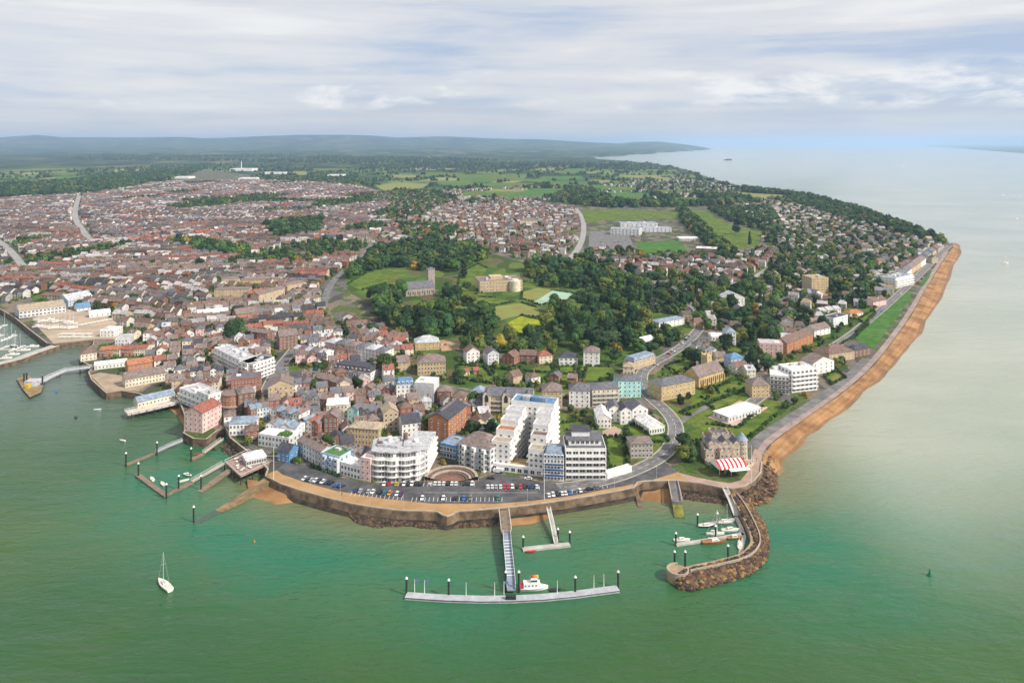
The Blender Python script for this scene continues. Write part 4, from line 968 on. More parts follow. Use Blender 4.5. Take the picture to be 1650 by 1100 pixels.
# church on the hill road
def church(px, depth, wall, roofc, label, tower, tw, th, h=8, rh=6, cap='flat', cols=6):
    c, w, rz = frame(*px, depth); root = thing('church', label, 'church', c, rz); FOOT.append((c.x, c.y, w*.6, w, depth, rz))
    walls_mesh(w, depth, h, 'gable', rh).build('nave', WM(wall), root); rf = roof_mesh(w, depth, h, 'gable', rh).build('roof', RM(roofc), root)
    m = MB(); m.box(-tw/2, tw/2, -tw/2, tw/2, 0, th)
    for a in (-1, 1):
        for b in (-1, 1): m.box(a*tw*.42-.5, a*tw*.42+.5, b*tw*.42-.5, b*tw*.42+.5, th, th+1.6)
    tt = m.build('tower', WM(wall), root, (tower*w, depth*.3, 0))
    if cap == 'pyr':
        q = MB(); k = tw/2+.2
        for a, b in (((-k, -k), (k, -k)), ((k, -k), (k, k)), ((k, k), (-k, k)), ((-k, k), (-k, -k))): q.poly([(*a, th), (*b, th), (0, 0, th+3)])
        q.build('tower_roof', RM(roofc), tt)
    for k in range(cols):
        m = MB(); x = -w/2 + w*(k+.5)/cols; m.poly([(-.5, -.04, 1.8), (.5, -.04, 1.8), (.5, -.04, 4.8), (0, -.04, 6), (-.5, -.04, 4.8)]); m.build('lancet_window', glass, root, (x, -depth/2, 0))
        b = MB(); b.box(-.35, .35, -1.0, 0, 0, 5.4); b.build('buttress', WM(wall), root, (x + w/cols*.5 - (.4 if k == cols-1 else 0), -depth/2, 0))
    for z in (th*.55, th-3.2): window(tt, 0, -tw/2, z, 1.2, 2.0, 0)
    return root
church((1126, 625, 1166, 612), 14, 'yellow stone', 'mauve grey', 'stone church with steep grey roof and square tower beside the yellow villa', .28, 6, 19)
church((654, 478, 700, 474), 15, 'grey stone', 'slate grey', 'parish church with pale square tower among the dark park trees', .47, 8.5, 29, h=9, rh=7, cap='pyr')
building('house', 'pale blue rendered house behind the church tower', 'house', (1178, 596, 1200, 594), 11, 3, 'pale blue', 'blue', 'hip', cols=3)
building('house', 'white house with dark brown roof beside the pale blue one', 'house', (1186, 604, 1206, 601), 9, 2, 'white', 'brown tiled', 'gable', cols=3)
r_, w, h, rf = building('house', 'white cubist house with black roof bands above the church', 'house', (1147, 560, 1170, 560), 13, 3, 'white', 'white', fh=3.1, cols=4, win=(2, 1.8))
building('house', 'white flat-roofed extension with slate roof behind the cubist house', 'house', (1170, 556, 1186, 556), 12, 4, 'white', 'blue grey', 'hip', cols=3)
building('house', 'long modern house with pale flat roofs and brick terrace by the hill road', 'house', (1062, 530, 1104, 522), 13, 2, 'white', 'blue grey', 'hip', cols=6, rh=1.8)
building('house', 'white low cottage on the bank below the modern house', 'house', (1036, 556, 1054, 552), 9, 1, 'white', 'white', 'gable', cols=3)
building('villa', 'large white gabled house with turret among dark trees', 'house', (1166, 498, 1200, 497), 16, 4, 'white', 'pale grey', 'gablex', fh=3.0, cols=5)
row('in the white row along the park wood', (1028, 465, 1118, 464), 7, 11, 2, ['white', 'cream'], ['mauve grey', 'brown tiled'], 'gable', cols=3, gap=.12)
building('pavilion', 'low white-roofed pavilion with pillared front on a paved terrace', 'pavilion', (1174, 682, 1226, 666), 13, 1, 'light grey', 'white', 'hip', fh=4.0, cols=10, win=(1.2, 2.4), rh=1.2)
# right shore
building('apartment_block', 'white four-storey flats with tan core and dark balconies facing the shingle', 'apartments', (1241, 633, 1272, 636), 14, 4, 'white', 'white', fh=3.2, cols=5, win=(1.9, 1.9), balcony='dark')
building('apartment_block', 'white corner flats with planted roof edge above the walled garden', 'apartments', (1276, 633, 1317, 628), 16, 5, 'white', 'white', fh=3.2, cols=6, win=(2.4, 1.9), balcony='white')
building('villa', 'yellow stone villa with slate roof beside the white flats', 'house', (1212, 641, 1240, 640), 13, 3, 'yellow stone', 'mauve grey', 'hip', cols=4)
building('villa', 'white gabled villa with grey roof next to the walled lawn', 'house', (1310, 604, 1344, 598), 13, 3, 'white', 'mauve grey', 'gablex', cols=4)
building('villa', 'big brown-roofed stone villa with many chimneys by the shore green', 'house', (1336, 584, 1377, 578), 18, 2, 'tan', 'brown tiled', 'hip', cols=7, chim=4, fh=3.2, rh=5)
building('house', 'dark-roofed house with white dormer at the corner of the green', 'house', (1377, 576, 1403, 571), 10, 2, 'brown brick', 'dark slate', 'hip', cols=4)
building('apartment_block', 'square pale brick flats under the wooded bank', 'apartments', (1224, 576, 1262, 578), 14, 4, 'pale pink', 'pale grey', cols=5, fh=3.0)
building('apartment_block', 'long red brick terrace of flats running up to the shore road', 'apartments', (1268, 570, 1310, 552), 12, 3, 'orange brick', 'brown tiled', 'gable', cols=8)
building('house', 'white and turquoise house at the end of the brick flats', 'house', (1312, 543, 1338, 537), 12, 2, 'white', 'mauve grey', 'gable', cols=4)
building('house', 'white modern house with black roof trim above the shore road', 'house', (1343, 528, 1366, 522), 12, 3, 'white', 'dark slate', cols=4)
row('along the hedged gardens by the shore road', (1322, 510, 1356, 506), 3, 10, 2, ['white', 'cream'], ['mauve grey', 'pale grey'], 'gable', gap=.2)
building('house', 'white low house with pink roof on the garden slope', 'house', (1370, 511, 1391, 508), 10, 1, 'white', 'terracotta', 'hip', cols=4)
building('house', 'pink brick house with brown roof set back from the shore green', 'house', (1407, 495, 1428, 491), 11, 2, 'pale pink', 'brown tiled', 'gable', cols=3)
building('tower_block', 'square tan tower block with flat roof rising from the woods', 'apartments', (1308, 474, 1335, 473), 22, 6, 'yellow stone', 'tan', fh=3.2, cols=4, win=(2.2, 1.6))
building('house', 'white gabled house in front of the tan tower block', 'house', (1312, 481, 1326, 480), 10, 2, 'white', 'slate grey', 'gablex', cols=2)
building('house', 'brown brick house with solar roof beside the tan tower block', 'house', (1285, 480, 1308, 480), 11, 2, 'brown brick', 'blue grey', 'gable', cols=4)
building('apartment_block', 'white seafront flats with slate roofs beside the shore road', 'apartments', (1443, 465, 1472, 458), 18, 4, 'white', 'blue grey', cols=6, fh=3.1, balcony='white')
building('apartment_block', 'narrow white flats beside the trees at the shore road', 'apartments', (1427, 462, 1440, 460), 16, 4, 'white', 'slate grey', cols=3, fh=3.1)
row('along the road behind the shingle spit', (1462, 448, 1492, 425), 4, 13, 3, ['white', 'cream', 'tan'], ['slate grey', 'mauve grey'], 'gable')
row('near the tip of the shingle spit', (1494, 419, 1518, 402), 3, 13, 2, ['white', 'tan', 'grey stone'], ['slate grey', 'brown tiled'], 'hip', gap=.25)
# left town centre
row('in the terrace of tall houses above the mansard building', (524, 571, 620, 590), 6, 13, 4, ['white', 'tan', 'cream', 'pale pink', 'white'], ['mauve grey', 'slate grey', 'pale grey'], 'hip', cols=3, scols=2)
building('mansard_building', 'long white building with dark mansard roof above a brown garden wall', 'building', (537, 606, 597, 614), 15, 2, 'white', 'dark slate', 'mansard', fh=3.2, cols=9, chim=2, rh=3.2)
building('apartment_block', 'white modern flats with long balconies and blue panel by the steep street', 'apartments', (345, 585, 398, 613), 14, 4, 'white', 'pale grey', fh=3.1, cols=9, win=(2.0, 1.6), balcony='white')
building('apartment_block', 'white stepped flats with purple roof terrace on the steep street', 'apartments', (408, 614, 442, 601), 16, 4, 'white', 'dark slate', fh=3.1, cols=6, win=(2.0, 1.6), balcony='white')
row('in the white crescent across the steep street', (473, 577, 522, 586), 6, 11, 3, ['white', 'light grey'], ['slate grey', 'mauve grey', 'pale grey'], 'gable', cols=2)
building('chapel', 'ornate tan stone chapel with white parapets at the foot of the steep street', 'chapel', (432, 656, 473, 652), 18, 4, 'tan', 'mauve grey', 'gablex', fh=3.4, cols=5, rh=4, win=(1.0, 2.2))
row('in the shop row at the foot of the steep street', (436, 682, 482, 690), 5, 11, 3, ['white', 'brick red', 'pale blue', 'brown brick'], ['mauve grey', 'blue grey', 'slate grey'], ['gablex', 'gable'])
row('between the stone chapel and the cream villa', (476, 655, 524, 664), 5, 11, 3, ['brown brick', 'pale grey', 'tan', 'white'], ['mauve grey', 'brown tiled', 'slate grey'], ['gable', 'gablex'])
row('on the street above the conservatory roof', (428, 706, 478, 712), 4, 10, 3, ['white', 'pale grey', 'brown brick'], ['slate grey', 'mauve grey', 'blue grey'], ['gablex', 'gable'])
row('between the rotunda and the stone chapel', (404, 680, 434, 676), 3, 11, 3, ['brick red', 'white', 'pale blue'], ['mauve grey', 'blue grey'], 'gable')
row('with dark slates behind the white clubhouse', (296, 618, 360, 614), 6, 11, 3, ['brown brick', 'white', 'grey stone'], ['dark slate', 'mauve grey', 'blue grey'], ['gablex', 'gable'])
row('in the lanes above the white clubhouse', (296, 638, 352, 634), 5, 11, 3, ['cream', 'brick red', 'white'], ['mauve grey', 'slate grey', 'brown tiled'], ['gable', 'gablex'])
for px, f, lab in (((345, 479, 402, 478), 3, 'long tan flats with flat dark roof facing a car yard'), ((357, 462, 385, 460), 3, 'short orange tan flats above the long block'), ((386, 463, 450, 461), 3, 'row of orange tan gabled flats high in the town'), ((417, 492, 459, 480), 4, 'pinkish tan flats stepping up the slope'), ((457, 472, 494, 466), 3, 'tan flats with dark roof near the street bend')):
    building('apartment_block', lab, 'apartments', px, 12, f, 'yellow stone' if 'orange' in lab else 'tan', 'mauve grey', 'hip' if f == 3 else 'gable', cols=10, fh=3.0, rh=2)
building('hall', 'long hall with pale white roof on the upper street', 'hall', (318, 516, 368, 511), 14, 2, 'brown brick', 'white', 'gable', cols=8, rh=3)
building('school', 'orange brick school range with grey roof above the white houses', 'school', (381, 521, 415, 516), 14, 3, 'orange brick', 'mauve grey', 'gable', cols=6)
building('house', 'broad white house with purple roof in the upper town', 'house', (437, 520, 470, 521), 12, 2, 'white', 'dark slate', 'hip', cols=5)
row('in the brick terrace above the grassy bank', (396, 548, 430, 552), 4, 11, 3, ['brick red', 'brown brick'], ['mauve grey', 'brown tiled'], 'gable')
building('apartment_block', 'brown brick flats with white bays above the grassy bank', 'apartments', (450, 564, 480, 560), 13, 4, 'brown brick', 'mauve grey', 'gable', cols=5)
building('school', 'tan school block with grey hipped roof beside a bare yard', 'school', (669, 565, 708, 563), 15, 2, 'yellow stone', 'pale grey', 'hip', fh=3.2, cols=6)
building('school', 'tan school block with tall glazed front below its twin', 'school', (673, 605, 718, 603), 16, 3, 'yellow stone', 'mauve grey', 'hip', fh=3.2, cols=9, win=(1.2, 2.2))
building('school', 'narrow tan school wing beside the big round tree', 'school', (628, 600, 661, 596), 13, 2, 'tan', 'mauve grey', 'gable', fh=3.2, cols=5)
# manor and school far behind
r_, w, h, rf = building('manor', 'large pale stone manor with bow front and parapets on the park lawn', 'manor', (773, 471, 842, 468), 34, 3, 'tan', 'mauve grey', 'flat', fh=4.2, cols=14, win=(1.2, 2.2))
m = MB(); m.cyl(0, 0, 0, 13, 7, 7, 20); m.cyl(0, 0, 13, 15, 5, 4, 20); m.build('bow', WM('cream'), r_, (w*.32, -17, 0))
m = MB(); m.box(-12, 4, -8, 8, 13, 17); m.build('upper_storey', WM('tan'), r_)
for k, (px, f, lab) in enumerate((((984, 378, 1030, 380), 3, 'white modern school block with three glazed storeys'), ((1030, 374, 1082, 374), 2, 'long white school wing behind the glazed block'), ((1000, 366, 1060, 366), 2, 'pale grey rear range of the modern school'), ((1095, 388, 1128, 388), 1, 'low pale sports building beside the green pitch'), ((1120, 408, 1157, 410), 2, 'big white-roofed sports hall beside the pitch'))):
    building('school', lab, 'school', px, 28, f, ('white', 'light grey', 'light grey', 'light grey')[min(k, 3)] if k != 4 else 'brown brick', 'white' if k > 2 else 'blue grey', 'flat', fh=4.0, cols=8, win=(3, 2.2))
building('flats', 'cream three-storey flats in the terraces left of the school road', 'apartments', (838, 364, 866, 364), 16, 4, 'cream', 'mauve grey', 'hip', cols=5)
# boatyard sheds
building('boat_shed', 'long cream-roofed boatyard shed with row of white doors', 'shed', (31, 513, 106, 503), 30, 2, 'light grey', 'tan', 'gable', fh=3.6, cols=12, win=(2.6, 2.0), rh=4)
building('boat_shed', 'square white workshop at the edge of the hardstanding', 'shed', (161, 543, 184, 543), 16, 2, 'white', 'white', cols=4)
building('boat_shed', 'pale grey workshop with flat roof beside the white one', 'shed', (185, 558, 206, 557), 18, 2, 'light grey', 'pale grey', cols=4)
building('boat_shed', 'pale blue corrugated boat shed behind the boatyard', 'shed', (110, 494, 150, 486), 20, 2, 'pale blue', 'pale grey', 'gable', cols=6)
building('boat_shed', 'blue-roofed shed at the back of the boatyard', 'shed', (124, 502, 146, 499), 14, 1, 'white', 'blue', 'gable', cols=3)
building('boat_shed', 'low long white store behind the rows of laid-up boats', 'shed', (144, 512, 178, 508), 10, 1, 'white', 'white', 'gable', cols=4)
row('in the red-roofed row beside the ferry slip', (160, 575, 236, 573), 7, 12, 2, ['brick red', 'orange brick', 'cream'], ['terracotta', 'red tiled'], 'gable', cols=3)
building('quay_building', 'long cream quay building with grey roof along the old quay', 'building', (202, 625, 266, 613), 12, 2, 'cream', 'mauve grey', 'gable', fh=3.0, cols=12)
building('ferry_office', 'brown-roofed office on the ferry quay', 'building', (130, 583, 156, 579), 14, 2, 'cream', 'brown tiled', 'hip', cols=4)
building('ferry_terminal', 'long white-roofed ferry walkway building with red awning', 'building', (152, 596, 204, 590), 9, 1, 'white', 'white', 'gable', fh=3.4, cols=9, rh=1.6)
building('terrace_block', 'orange brick quay cottages with terracotta roofs', 'house', (206, 601, 246, 594), 10, 2, 'orange brick', 'terracotta', 'gable', cols=6)
# ------------------------------------------------------------------ castle on the point
c, w, rz = frame(1142, 748, 1206, 748, 22); root = thing('castle', 'stone castle clubhouse with battlements, chimneys and round turret on the point', 'castle', c, rz)
FOOT.append((c.x, c.y, 18, w, 24, rz)); root.scale = (.95, .95, .84); cs = mat('castle stone', (.50, .41, .32), .9, .3, .5)
def keep(nm, x0, x1, y0, y1, h, cols, crown=True, mm=None):
    m = MB(); m.box(x0, x1, y0, y1, 0, h, 0, False)
    if crown:
        n = max(3, int((x1-x0)/1.5))
        for k in range(n):
            if k % 2 == 0:
                u0, u1 = x0+(x1-x0)*k/n, x0+(x1-x0)*(k+1)/n; m.box(u0, u1, y0, y0+.4, h, h+.9); m.box(u0, u1, y1-.4, y1, h, h+.9)
        n = max(3, int((y1-y0)/1.5))
        for k in range(n):
            if k % 2 == 0:
                u0, u1 = y0+(y1-y0)*k/n, y0+(y1-y0)*(k+1)/n; m.box(x0, x0+.4, u0, u1, h, h+.9); m.box(x1-.4, x1, u0, u1, h, h+.9)
    m.build(nm, mm or cs, root); q = MB(); q.box(x0+.4, x1-.4, y0+.4, y1-.4, h, h+.15, 0, False); q.build('roof', RM('slate grey'), root)
    face_windows(root, x0, x1, y0, .3, max(1, int(h/3.2)), 3.2, cols, 0, 1.1, 1.9)
keep('main_block', -11, 8, -8, 9, 12.5, 6); keep('west_wing', -13.5, -8, -10, 2, 8.5, 2); keep('front_bay', -5, 3, -11, -8, 9.5, 3); keep('upper_block', -7, 4, 0, 9, 15.5, 3)
for gx, gw, hh in ((-9.5, 4.5, 12.5), (-1, 5, 12.5), (6, 4, 12.5)):
    m = MB(); m.poly([(-gw/2, -8.2, hh), (gw/2, -8.2, hh), (0, -8.2, hh+3)]); m.build('gable', cs, root, (gx, 0, 0))
    q = MB(); q.poly([(-gw/2-.3, -8.4, hh), (0, -8.4, hh+3.2), (0, 0, hh+3.2), (-gw/2-.3, 0, hh)]); q.poly([(gw/2+.3, -8.4, hh), (gw/2+.3, 0, hh), (0, 0, hh+3.2), (0, -8.4, hh+3.2)]); q.build('gable_roof', RM('slate grey'), root, (gx, 0, 0))
m = MB(); m.cyl(0, 0, 0, 13.5, 3.6, 3.4, 20); tw = m.build('round_tower', cs, root, (10.5, -3, 0)); m = MB(); m.cyl(0, 0, 13.5, 18.5, 3.9, .25, 20); m.build('tower_cap', RM('blue grey'), tw)
for fl in range(4):
    for k in range(3): a = R(240+k*30); window(tw, 3.55*math.cos(a), 3.55*math.sin(a), fl*3.2+1, .9, 1.7, a+math.pi/2)
for x, y in ((-9, 4), (-4, 7), (2, 5), (6, 8), (0, 8)): link('chimney', chimney_mesh('brown brick'), root, (x, y, 14 if x < -7 or x > 4 else 16))
m = MB(); n = 28
arc = [(1 + 15*math.cos(math.pi + math.pi*i/n), -9 + 9.5*math.sin(math.pi + math.pi*i/n)) for i in range(n+1)]
m.prism(arc, 0, 2.2, 0, 1)
for i in range(n):
    if i % 2 == 0:
        a, b = Vector(arc[i]), Vector(arc[i+1]); d = (b-a).normalized(); nn = Vector((-d.y, d.x))*.5
        m.prism([tuple(a), tuple(b), tuple(b+nn), tuple(a+nn)], 2.2, 3.2)
m.build('terrace', [cs, M_cope], root)
# striped marquee: every stripe a panel
mq = thing('marquee', 'red and white striped marquee on the castle terrace', 'marquee', P(1174, 762, G) + Vector((0, 0, 2.25)), R(13)); mq.scale = (1.12, 1.2, 1.2); L_ = 15.0; ns = 13
for k in range(ns):
    x0, x1 = -L_/2 + L_*k/ns, -L_/2 + L_*(k+1)/ns; m = MB(); prof = [(-4.4, 2.6), (-2.6, 4.0), (0, 4.9), (2.6, 4.0), (4.4, 2.6)]
    for (ya, za), (yb, zb) in zip(prof[:-1], prof[1:]): m.poly([(x0, ya, za), (x1, ya, za), (x1, yb, zb), (x0, yb, zb)])
    m.poly([(x0, -4.4, 2.0), (x1, -4.4, 2.0), (x1, -4.4, 2.6), (x0, -4.4, 2.6)]); m.build('canopy_panel', M_red if k % 2 == 0 else M_white, mq)
for sx in (-1, 1):
    m = MB(); m.poly([(sx*L_/2, y, z) for y, z in [(-4.4, 2.0)] + [(-4.4, 2.6), (-2.6, 4.0), (0, 4.9), (2.6, 4.0), (4.4, 2.6)] + [(4.4, 2.0)]]); m.build('end_panel', M_white, mq)
for k in range(6):
    for y in (-4.3, 4.3):
        m = MB(); m.bar((0, 0, 0), (0, 0, 2.2), .06); m.build('pole', M_metal, mq, (-L_/2 + L_*k/5, y, 0))
aw = thing('awning', 'white flat awning beside the striped marquee', 'awning', P(1190, 768, G) + Vector((0, 0, 2.25)), R(13)); m = MB(); m.poly([(-6, -2.6, 2.3), (6, -2.6, 2.3), (6, 2.6, 3.1), (-6, 2.6, 3.1)]); m.build('canopy', M_white, aw)
for x in (-5.8, 5.8):
    for y in (-2.5, 2.5): m = MB(); m.bar((x, y, 0), (x, y, 2.4 if y < 0 else 3.0), .06); m.build('pole', M_metal, aw)
def flagpole(label, x, y, h, yard=True, z=G, flag=None, group=None):
    p = P(x, y, z); r = thing('flagpole', label, 'flagpole', p, 0, group); m = MB(); m.cyl(0, 0, 0, h, .16, .08, 6); m.build('pole', M_white, r)
    if yard: m = MB(); m.bar((-h*.16, 0, h*.62), (h*.16, 0, h*.62), .07); m.build('yard', M_white, r); 
    if flag: m = MB(); m.poly([(0, 0, h-1.2), (1.8, .2, h-1.3), (1.8, .2, h-.2), (0, 0, h-.1)]); m.build('flag', flag, r)
flagpole('tall white flagstaff with yardarm on the castle promenade', 1211, 779, 21); flagpole('white flagstaff with yardarm on the parade', 877, 805, 22); flagpole('white flagstaff at the landing slip', 441, 772, 21)

# ------------------------------------------------------------------ jetties and pontoons
def deck_line(px, z): return [P(x, y, z) for x, y in px]
def jetty(name, label, cat, px, width, z0, z1=None, material=None, th=.5, rails=True, piles=0, pmat=None, zlow=-2):
    n = len(px); zs = [z0 + ((z1 if z1 is not None else z0) - z0) * k / (n-1) for k in range(n)]
    pts = [P(x, y, z) for (x, y), z in zip(px, zs)]; o0 = Vector((pts[0].x, pts[0].y, 0)); r = thing(name, label, cat, o0)
    W2 = [(p.x - o0.x, p.y - o0.y) for p in pts]; L, Rr = ribbon_pts(W2, width/2); m = MB()
    for i in range(n-1):
        a, b, c, d = (*L[i], zs[i]), (*L[i+1], zs[i+1]), (*Rr[i+1], zs[i+1]), (*Rr[i], zs[i]); lo = lambda q: (q[0], q[1], q[2]-th)
        m.poly([d, c, b, a]); m.poly([a, b, lo(b), lo(a)]); m.poly([d, c, lo(c), lo(d)])
        if i == 0: m.poly([a, d, lo(d), lo(a)])
        if i == n-2: m.poly([b, c, lo(c), lo(b)])
    m.build('deck', material or M_deck, r)
    if rails:
        for S in (L, Rr):
            m = MB()
            for i in range(n-1):
                a, b = Vector((*S[i], zs[i])), Vector((*S[i+1], zs[i+1])); m.bar(a+Vector((0, 0, 1.1)), b+Vector((0, 0, 1.1)), .09); m.bar(a+Vector((0, 0, .55)), b+Vector((0, 0, .55)), .06)
                k = max(2, int((b-a).length/3))
                for j in range(k+1): q = a.lerp(b, j/k); m.bar(q, q+Vector((0, 0, 1.1)), .06)
            m.build('railing', M_white if rails == 'white' else M_metal, r)
    for k in range(piles):
        t = (k+.5)/piles*(n-1); i = min(n-2, int(t)); u = t-i; z = zs[i]*(1-u)+zs[i+1]*u
        for S in (L, Rr): q = Vector(S[i]).lerp(Vector(S[i+1]), u); m = MB(); m.cyl(q.x, q.y, zlow, z-.2, .28, .28, 8); m.build('pile', pmat or M_dark, r)
    return r, L, Rr, o0
PILE = None
def pile(label, x, y, h, z=0.0, cap=True, group=None):
    global PILE
    p = P(x, y, 0)
    if PILE is None:
        m = MB(); m.cyl(0, 0, -3, 1, .42, .42, 10); a = m.mesh('post', M_dark); m = MB(); m.cyl(0, 0, 0, .25, .6, .6, 10); m.cyl(0, 0, .25, .95, .58, .08, 10); PILE = (a, m.mesh('cap', M_white))
    r = thing('mooring_pile', label, 'pile', p, 0, group); o = link('post', PILE[0], r)
    m = MB(); m.cyl(0, 0, -3, h, .42, .42, 10); o.data = m.mesh('post', M_dark)
    if cap: link('cap', PILE[1], r, (0, 0, h))
pont = [(654, 957.5), (690, 960), (724, 962), (775, 963.5), (825, 963), (875, 960.5), (927, 955.5), (965, 950.5), (996, 946.5)]
r_, L, Rr, o0 = jetty('landing_pontoon', 'long grey floating landing pontoon spanning the open water', 'pontoon', pont, 3.9, 1.0, th=1.1, rails=False)
fm = MB(); 
for i in range(len(L)-1):
    for S, s in ((L, 1), (Rr, -1)): fm.bar((*S[i], .75), (*S[i+1], .75), .14)
fm.build('fender', M_dark, r_)
for i in range(len(L)-1):
    m = MB(); a, b = Vector((*L[i], 1.03)), Vector((*L[i+1], 1.03)); c, d = Vector((*Rr[i], 1.03)), Vector((*Rr[i+1], 1.03))
    for k in range(1, 6): p, q = a.lerp(b, k/6), c.lerp(d, k/6); m.bar(p, q, .035)
    m.build('deck_joint', M_conc, r_)
m = MB(); m.box(-2.2, 2.2, -.7, .7, 0, 1.4); tpn = P(823, 962, 1.0) - o0; m.build('hatch_box', M_dark, r_, (tpn.x, tpn.y-1, 1.0))
for i, (x, y) in enumerate([(655, 958), (723, 961), (815, 954), (836, 954), (927, 956), (996, 947)]):
    pile(['capped black pile at the harbour end of the long pontoon', 'capped black pile between gangway and harbour end of the long pontoon', 'capped black pile on the harbour side of the gangway foot', 'capped black pile beside the orange rescue boat', 'capped black pile midway along the plain arm of the long pontoon', 'capped black pile at the breakwater end of the long pontoon'][i], x, y, 6.8 if i not in (2, 3) else 8.5)
for i, (x, y) in enumerate([(668, 954), (684, 955), (751, 959), (797, 959), (812, 957), (898, 956), (957, 947), (973, 945)]):
    flagpole('slender white flagpole standing on the long pontoon', x, y, 5.5, False, 1.0, mat('faded blue flag', (.10, .18, .36), .8) if i in (0, 1, 4) else None, 'flagpoles on the pontoon')
r_, L, Rr, o0 = jetty('pier_root', 'short stone pier joining the parade to the white gangway', 'pier', [(812, 822), (814, 838), (816, 856)], 5.0, G + .2, G - .3, M_wood, 1.2, 'white', 3, M_wood)
r_, L, Rr, o0 = jetty('gangway', 'long white-railed gangway sloping down to the landing pontoon', 'gangway', [(816.4, 857), (818, 880), (820.5, 905), (823, 932), (824, 950)], 3.6, G - .3, 1.5, mat('gangway deck', (.20, .24, .31), .7), .5, 'white')
for S in (L, Rr):
    m = MB()
    for i in range(len(S)-1):
        z = lambda k: (G-.3) + (1.5-G+.3)*k/4
        m.poly([(*S[i], z(i)-.4), (*S[i+1], z(i+1)-.4), (*S[i+1], z(i+1)+1.0), (*S[i], z(i)+1.0)])
    m.build('side_truss', M_white, r_)
for k in range(12):
    t = .15 + .05*k; i = int(t*4); u = t*4-i; a = Vector(L[i]).lerp(Vector(L[i+1]), u); b = Vector(Rr[i]).lerp(Vector(Rr[i+1]), u); zz = (G-.3) + (1.5-G+.3)*t
    m = MB(); m.bar((*a, zz+.06), (*b, zz+.06), .16); m.build('tread', M_white, r_)
r_, L, Rr, o0 = jetty('visitor_pontoon', 'small pale floating pontoon with a red boat alongside', 'pontoon', [(842, 883.5), (870, 880.5), (895, 878), (918, 875.5)], 3.0, .9, material=M_conc, th=.9, rails=False)
jetty('gangway', 'narrow white gangway to the small pontoon', 'gangway', [(884, 819), (890, 846), (896, 875)], 1.9, G + .2, 1.3, M_conc, .4, 'white')
for x, y, lab in ((843, 884, 'thin capped pile beside the red boat'), (918, 876, 'thin capped pile at the free end of the small pontoon'), (899, 871, 'thin capped pile at the foot of the narrow gangway')): pile(lab, x, y, 5.5)
# landing ramp at the haven
r_, L, Rr, o0 = jetty('landing_stage', 'walled concrete landing stage with weedy green end', 'jetty', [(1084, 774), (1088, 792), (1091, 808)], 5.2, G, 3.2, M_asph2, 3, False)
for S in (L, Rr): m = MB(); [m.bar((*S[i], G+.5-.4*i), (*S[i+1], G+.1-.4*i), .35) for i in range(2)]; m.build('side_wall', M_cope, r_)
q = jetty('weedy_ramp', 'green weed covered lower ramp of the landing stage', 'ramp', [(1091, 809), (1093, 822), (1095, 833)], 5.0, 2.0, .5, mat('weed', (.16, .16, .03), .8, .4, .4), 3, False)
jetty('slipway', 'dark drain slipway beside the sandy patch under the parade', 'slipway', [(1024, 786), (1029, 806), (1033, 822)], 2.2, 2.0, -.2, M_stone, 2, False)
# haven pontoons
jetty('haven_gangway', 'pale railed gangway from the castle promenade into the haven', 'gangway', [(1168, 787), (1177, 806), (1186, 830)], 2.4, G, 1.2, M_conc, .4, 'white')
jetty('haven_walkway', 'floating walkway along the breakwater inside the haven', 'pontoon', [(1186, 832), (1194, 848), (1199, 864), (1193, 892)], 1.9, .8, material=M_conc, th=.8, rails=False)
jetty('finger_pontoon', 'shorter finger pontoon with two small boats in the haven', 'pontoon', [(1124, 845), (1155, 840.5), (1185, 835)], 1.9, .8, material=M_conc, th=.8, rails=False)
jetty('finger_pontoon', 'longer finger pontoon with yachts on both sides in the haven', 'pontoon', [(1089, 876), (1144, 868), (1198, 859)], 2.1, .8, material=M_conc, th=.8, rails=False)
for x, y, lab in ((1124, 847, 'pile at the open end of the shorter haven finger'), (1089, 878, 'pile at the open end of the longer haven finger'), (1156, 845, 'pile between the two small haven boats'), (1153, 866, 'pile by the wooden yacht in the haven')): pile(lab, x, y, 5.5)
for x, y, lab in ((1173, 906, 'slim post with pale top on the breakwater bend'), (1104, 916, 'slim post with pale top near the breakwater head'), (1087, 916, 'short dark post on the breakwater round head')): pile(lab, x, y, 7.5)
# left jetties
jetty('club_pontoon', 'dark narrow pontoon nearest the stone quay', 'pontoon', [(203, 748), (228, 738), (252, 728)], 2.4, .8, material=M_wood, th=.9, rails=False)
jetty('gangway', 'grey railed gangway to the dark narrow pontoon', 'gangway', [(252, 727.5), (272, 718), (294, 709)], 2.2, 1.2, 4.2, M_deck, .4, True)
jetty('club_pontoon', 'angled dark timber pontoon with dinghies and small boats', 'pontoon', [(222, 764), (245, 781), (267, 797), (285, 788), (309, 776)], 3.0, .8, material=M_wood, th=.9, rails=False)
jetty('gangway', 'pale timber gangway up to the club deck', 'gangway', [(309, 775), (334, 761), (360, 746)], 2.6, 1.2, 4.4, mat('pale boards', (.45, .36, .28), .8), .4, True)
jetty('club_pontoon', 'short dark pontoon with a red dinghy below the boathouse', 'pontoon', [(308, 739), (318, 735), (328, 730)], 2.6, .8, material=M_wood, th=.9, rails=False)
jetty('gangway', 'boarded gangway from the boathouse down to the short pontoon', 'gangway', [(328, 729), (343, 718), (358, 707)], 2.4, 1.2, 4.4, mat('pale boards', (0, 0, 0)), .4, True)
jetty('slipway', 'weedy timber slipway running down beside the club deck', 'slipway', [(370, 756), (345, 774), (321, 792)], 3.6, 3.4, .2, M_wood, 1.0, False)
jetty('slipway', 'long brown stone slipway with its lower end under water', 'slipway', [(440, 765), (418, 781), (385, 803), (352, 823)], 5.5, 4.4, .25, mat('slip stone', (.22, .15, .08), .85, .35, .2), 2.5, False)
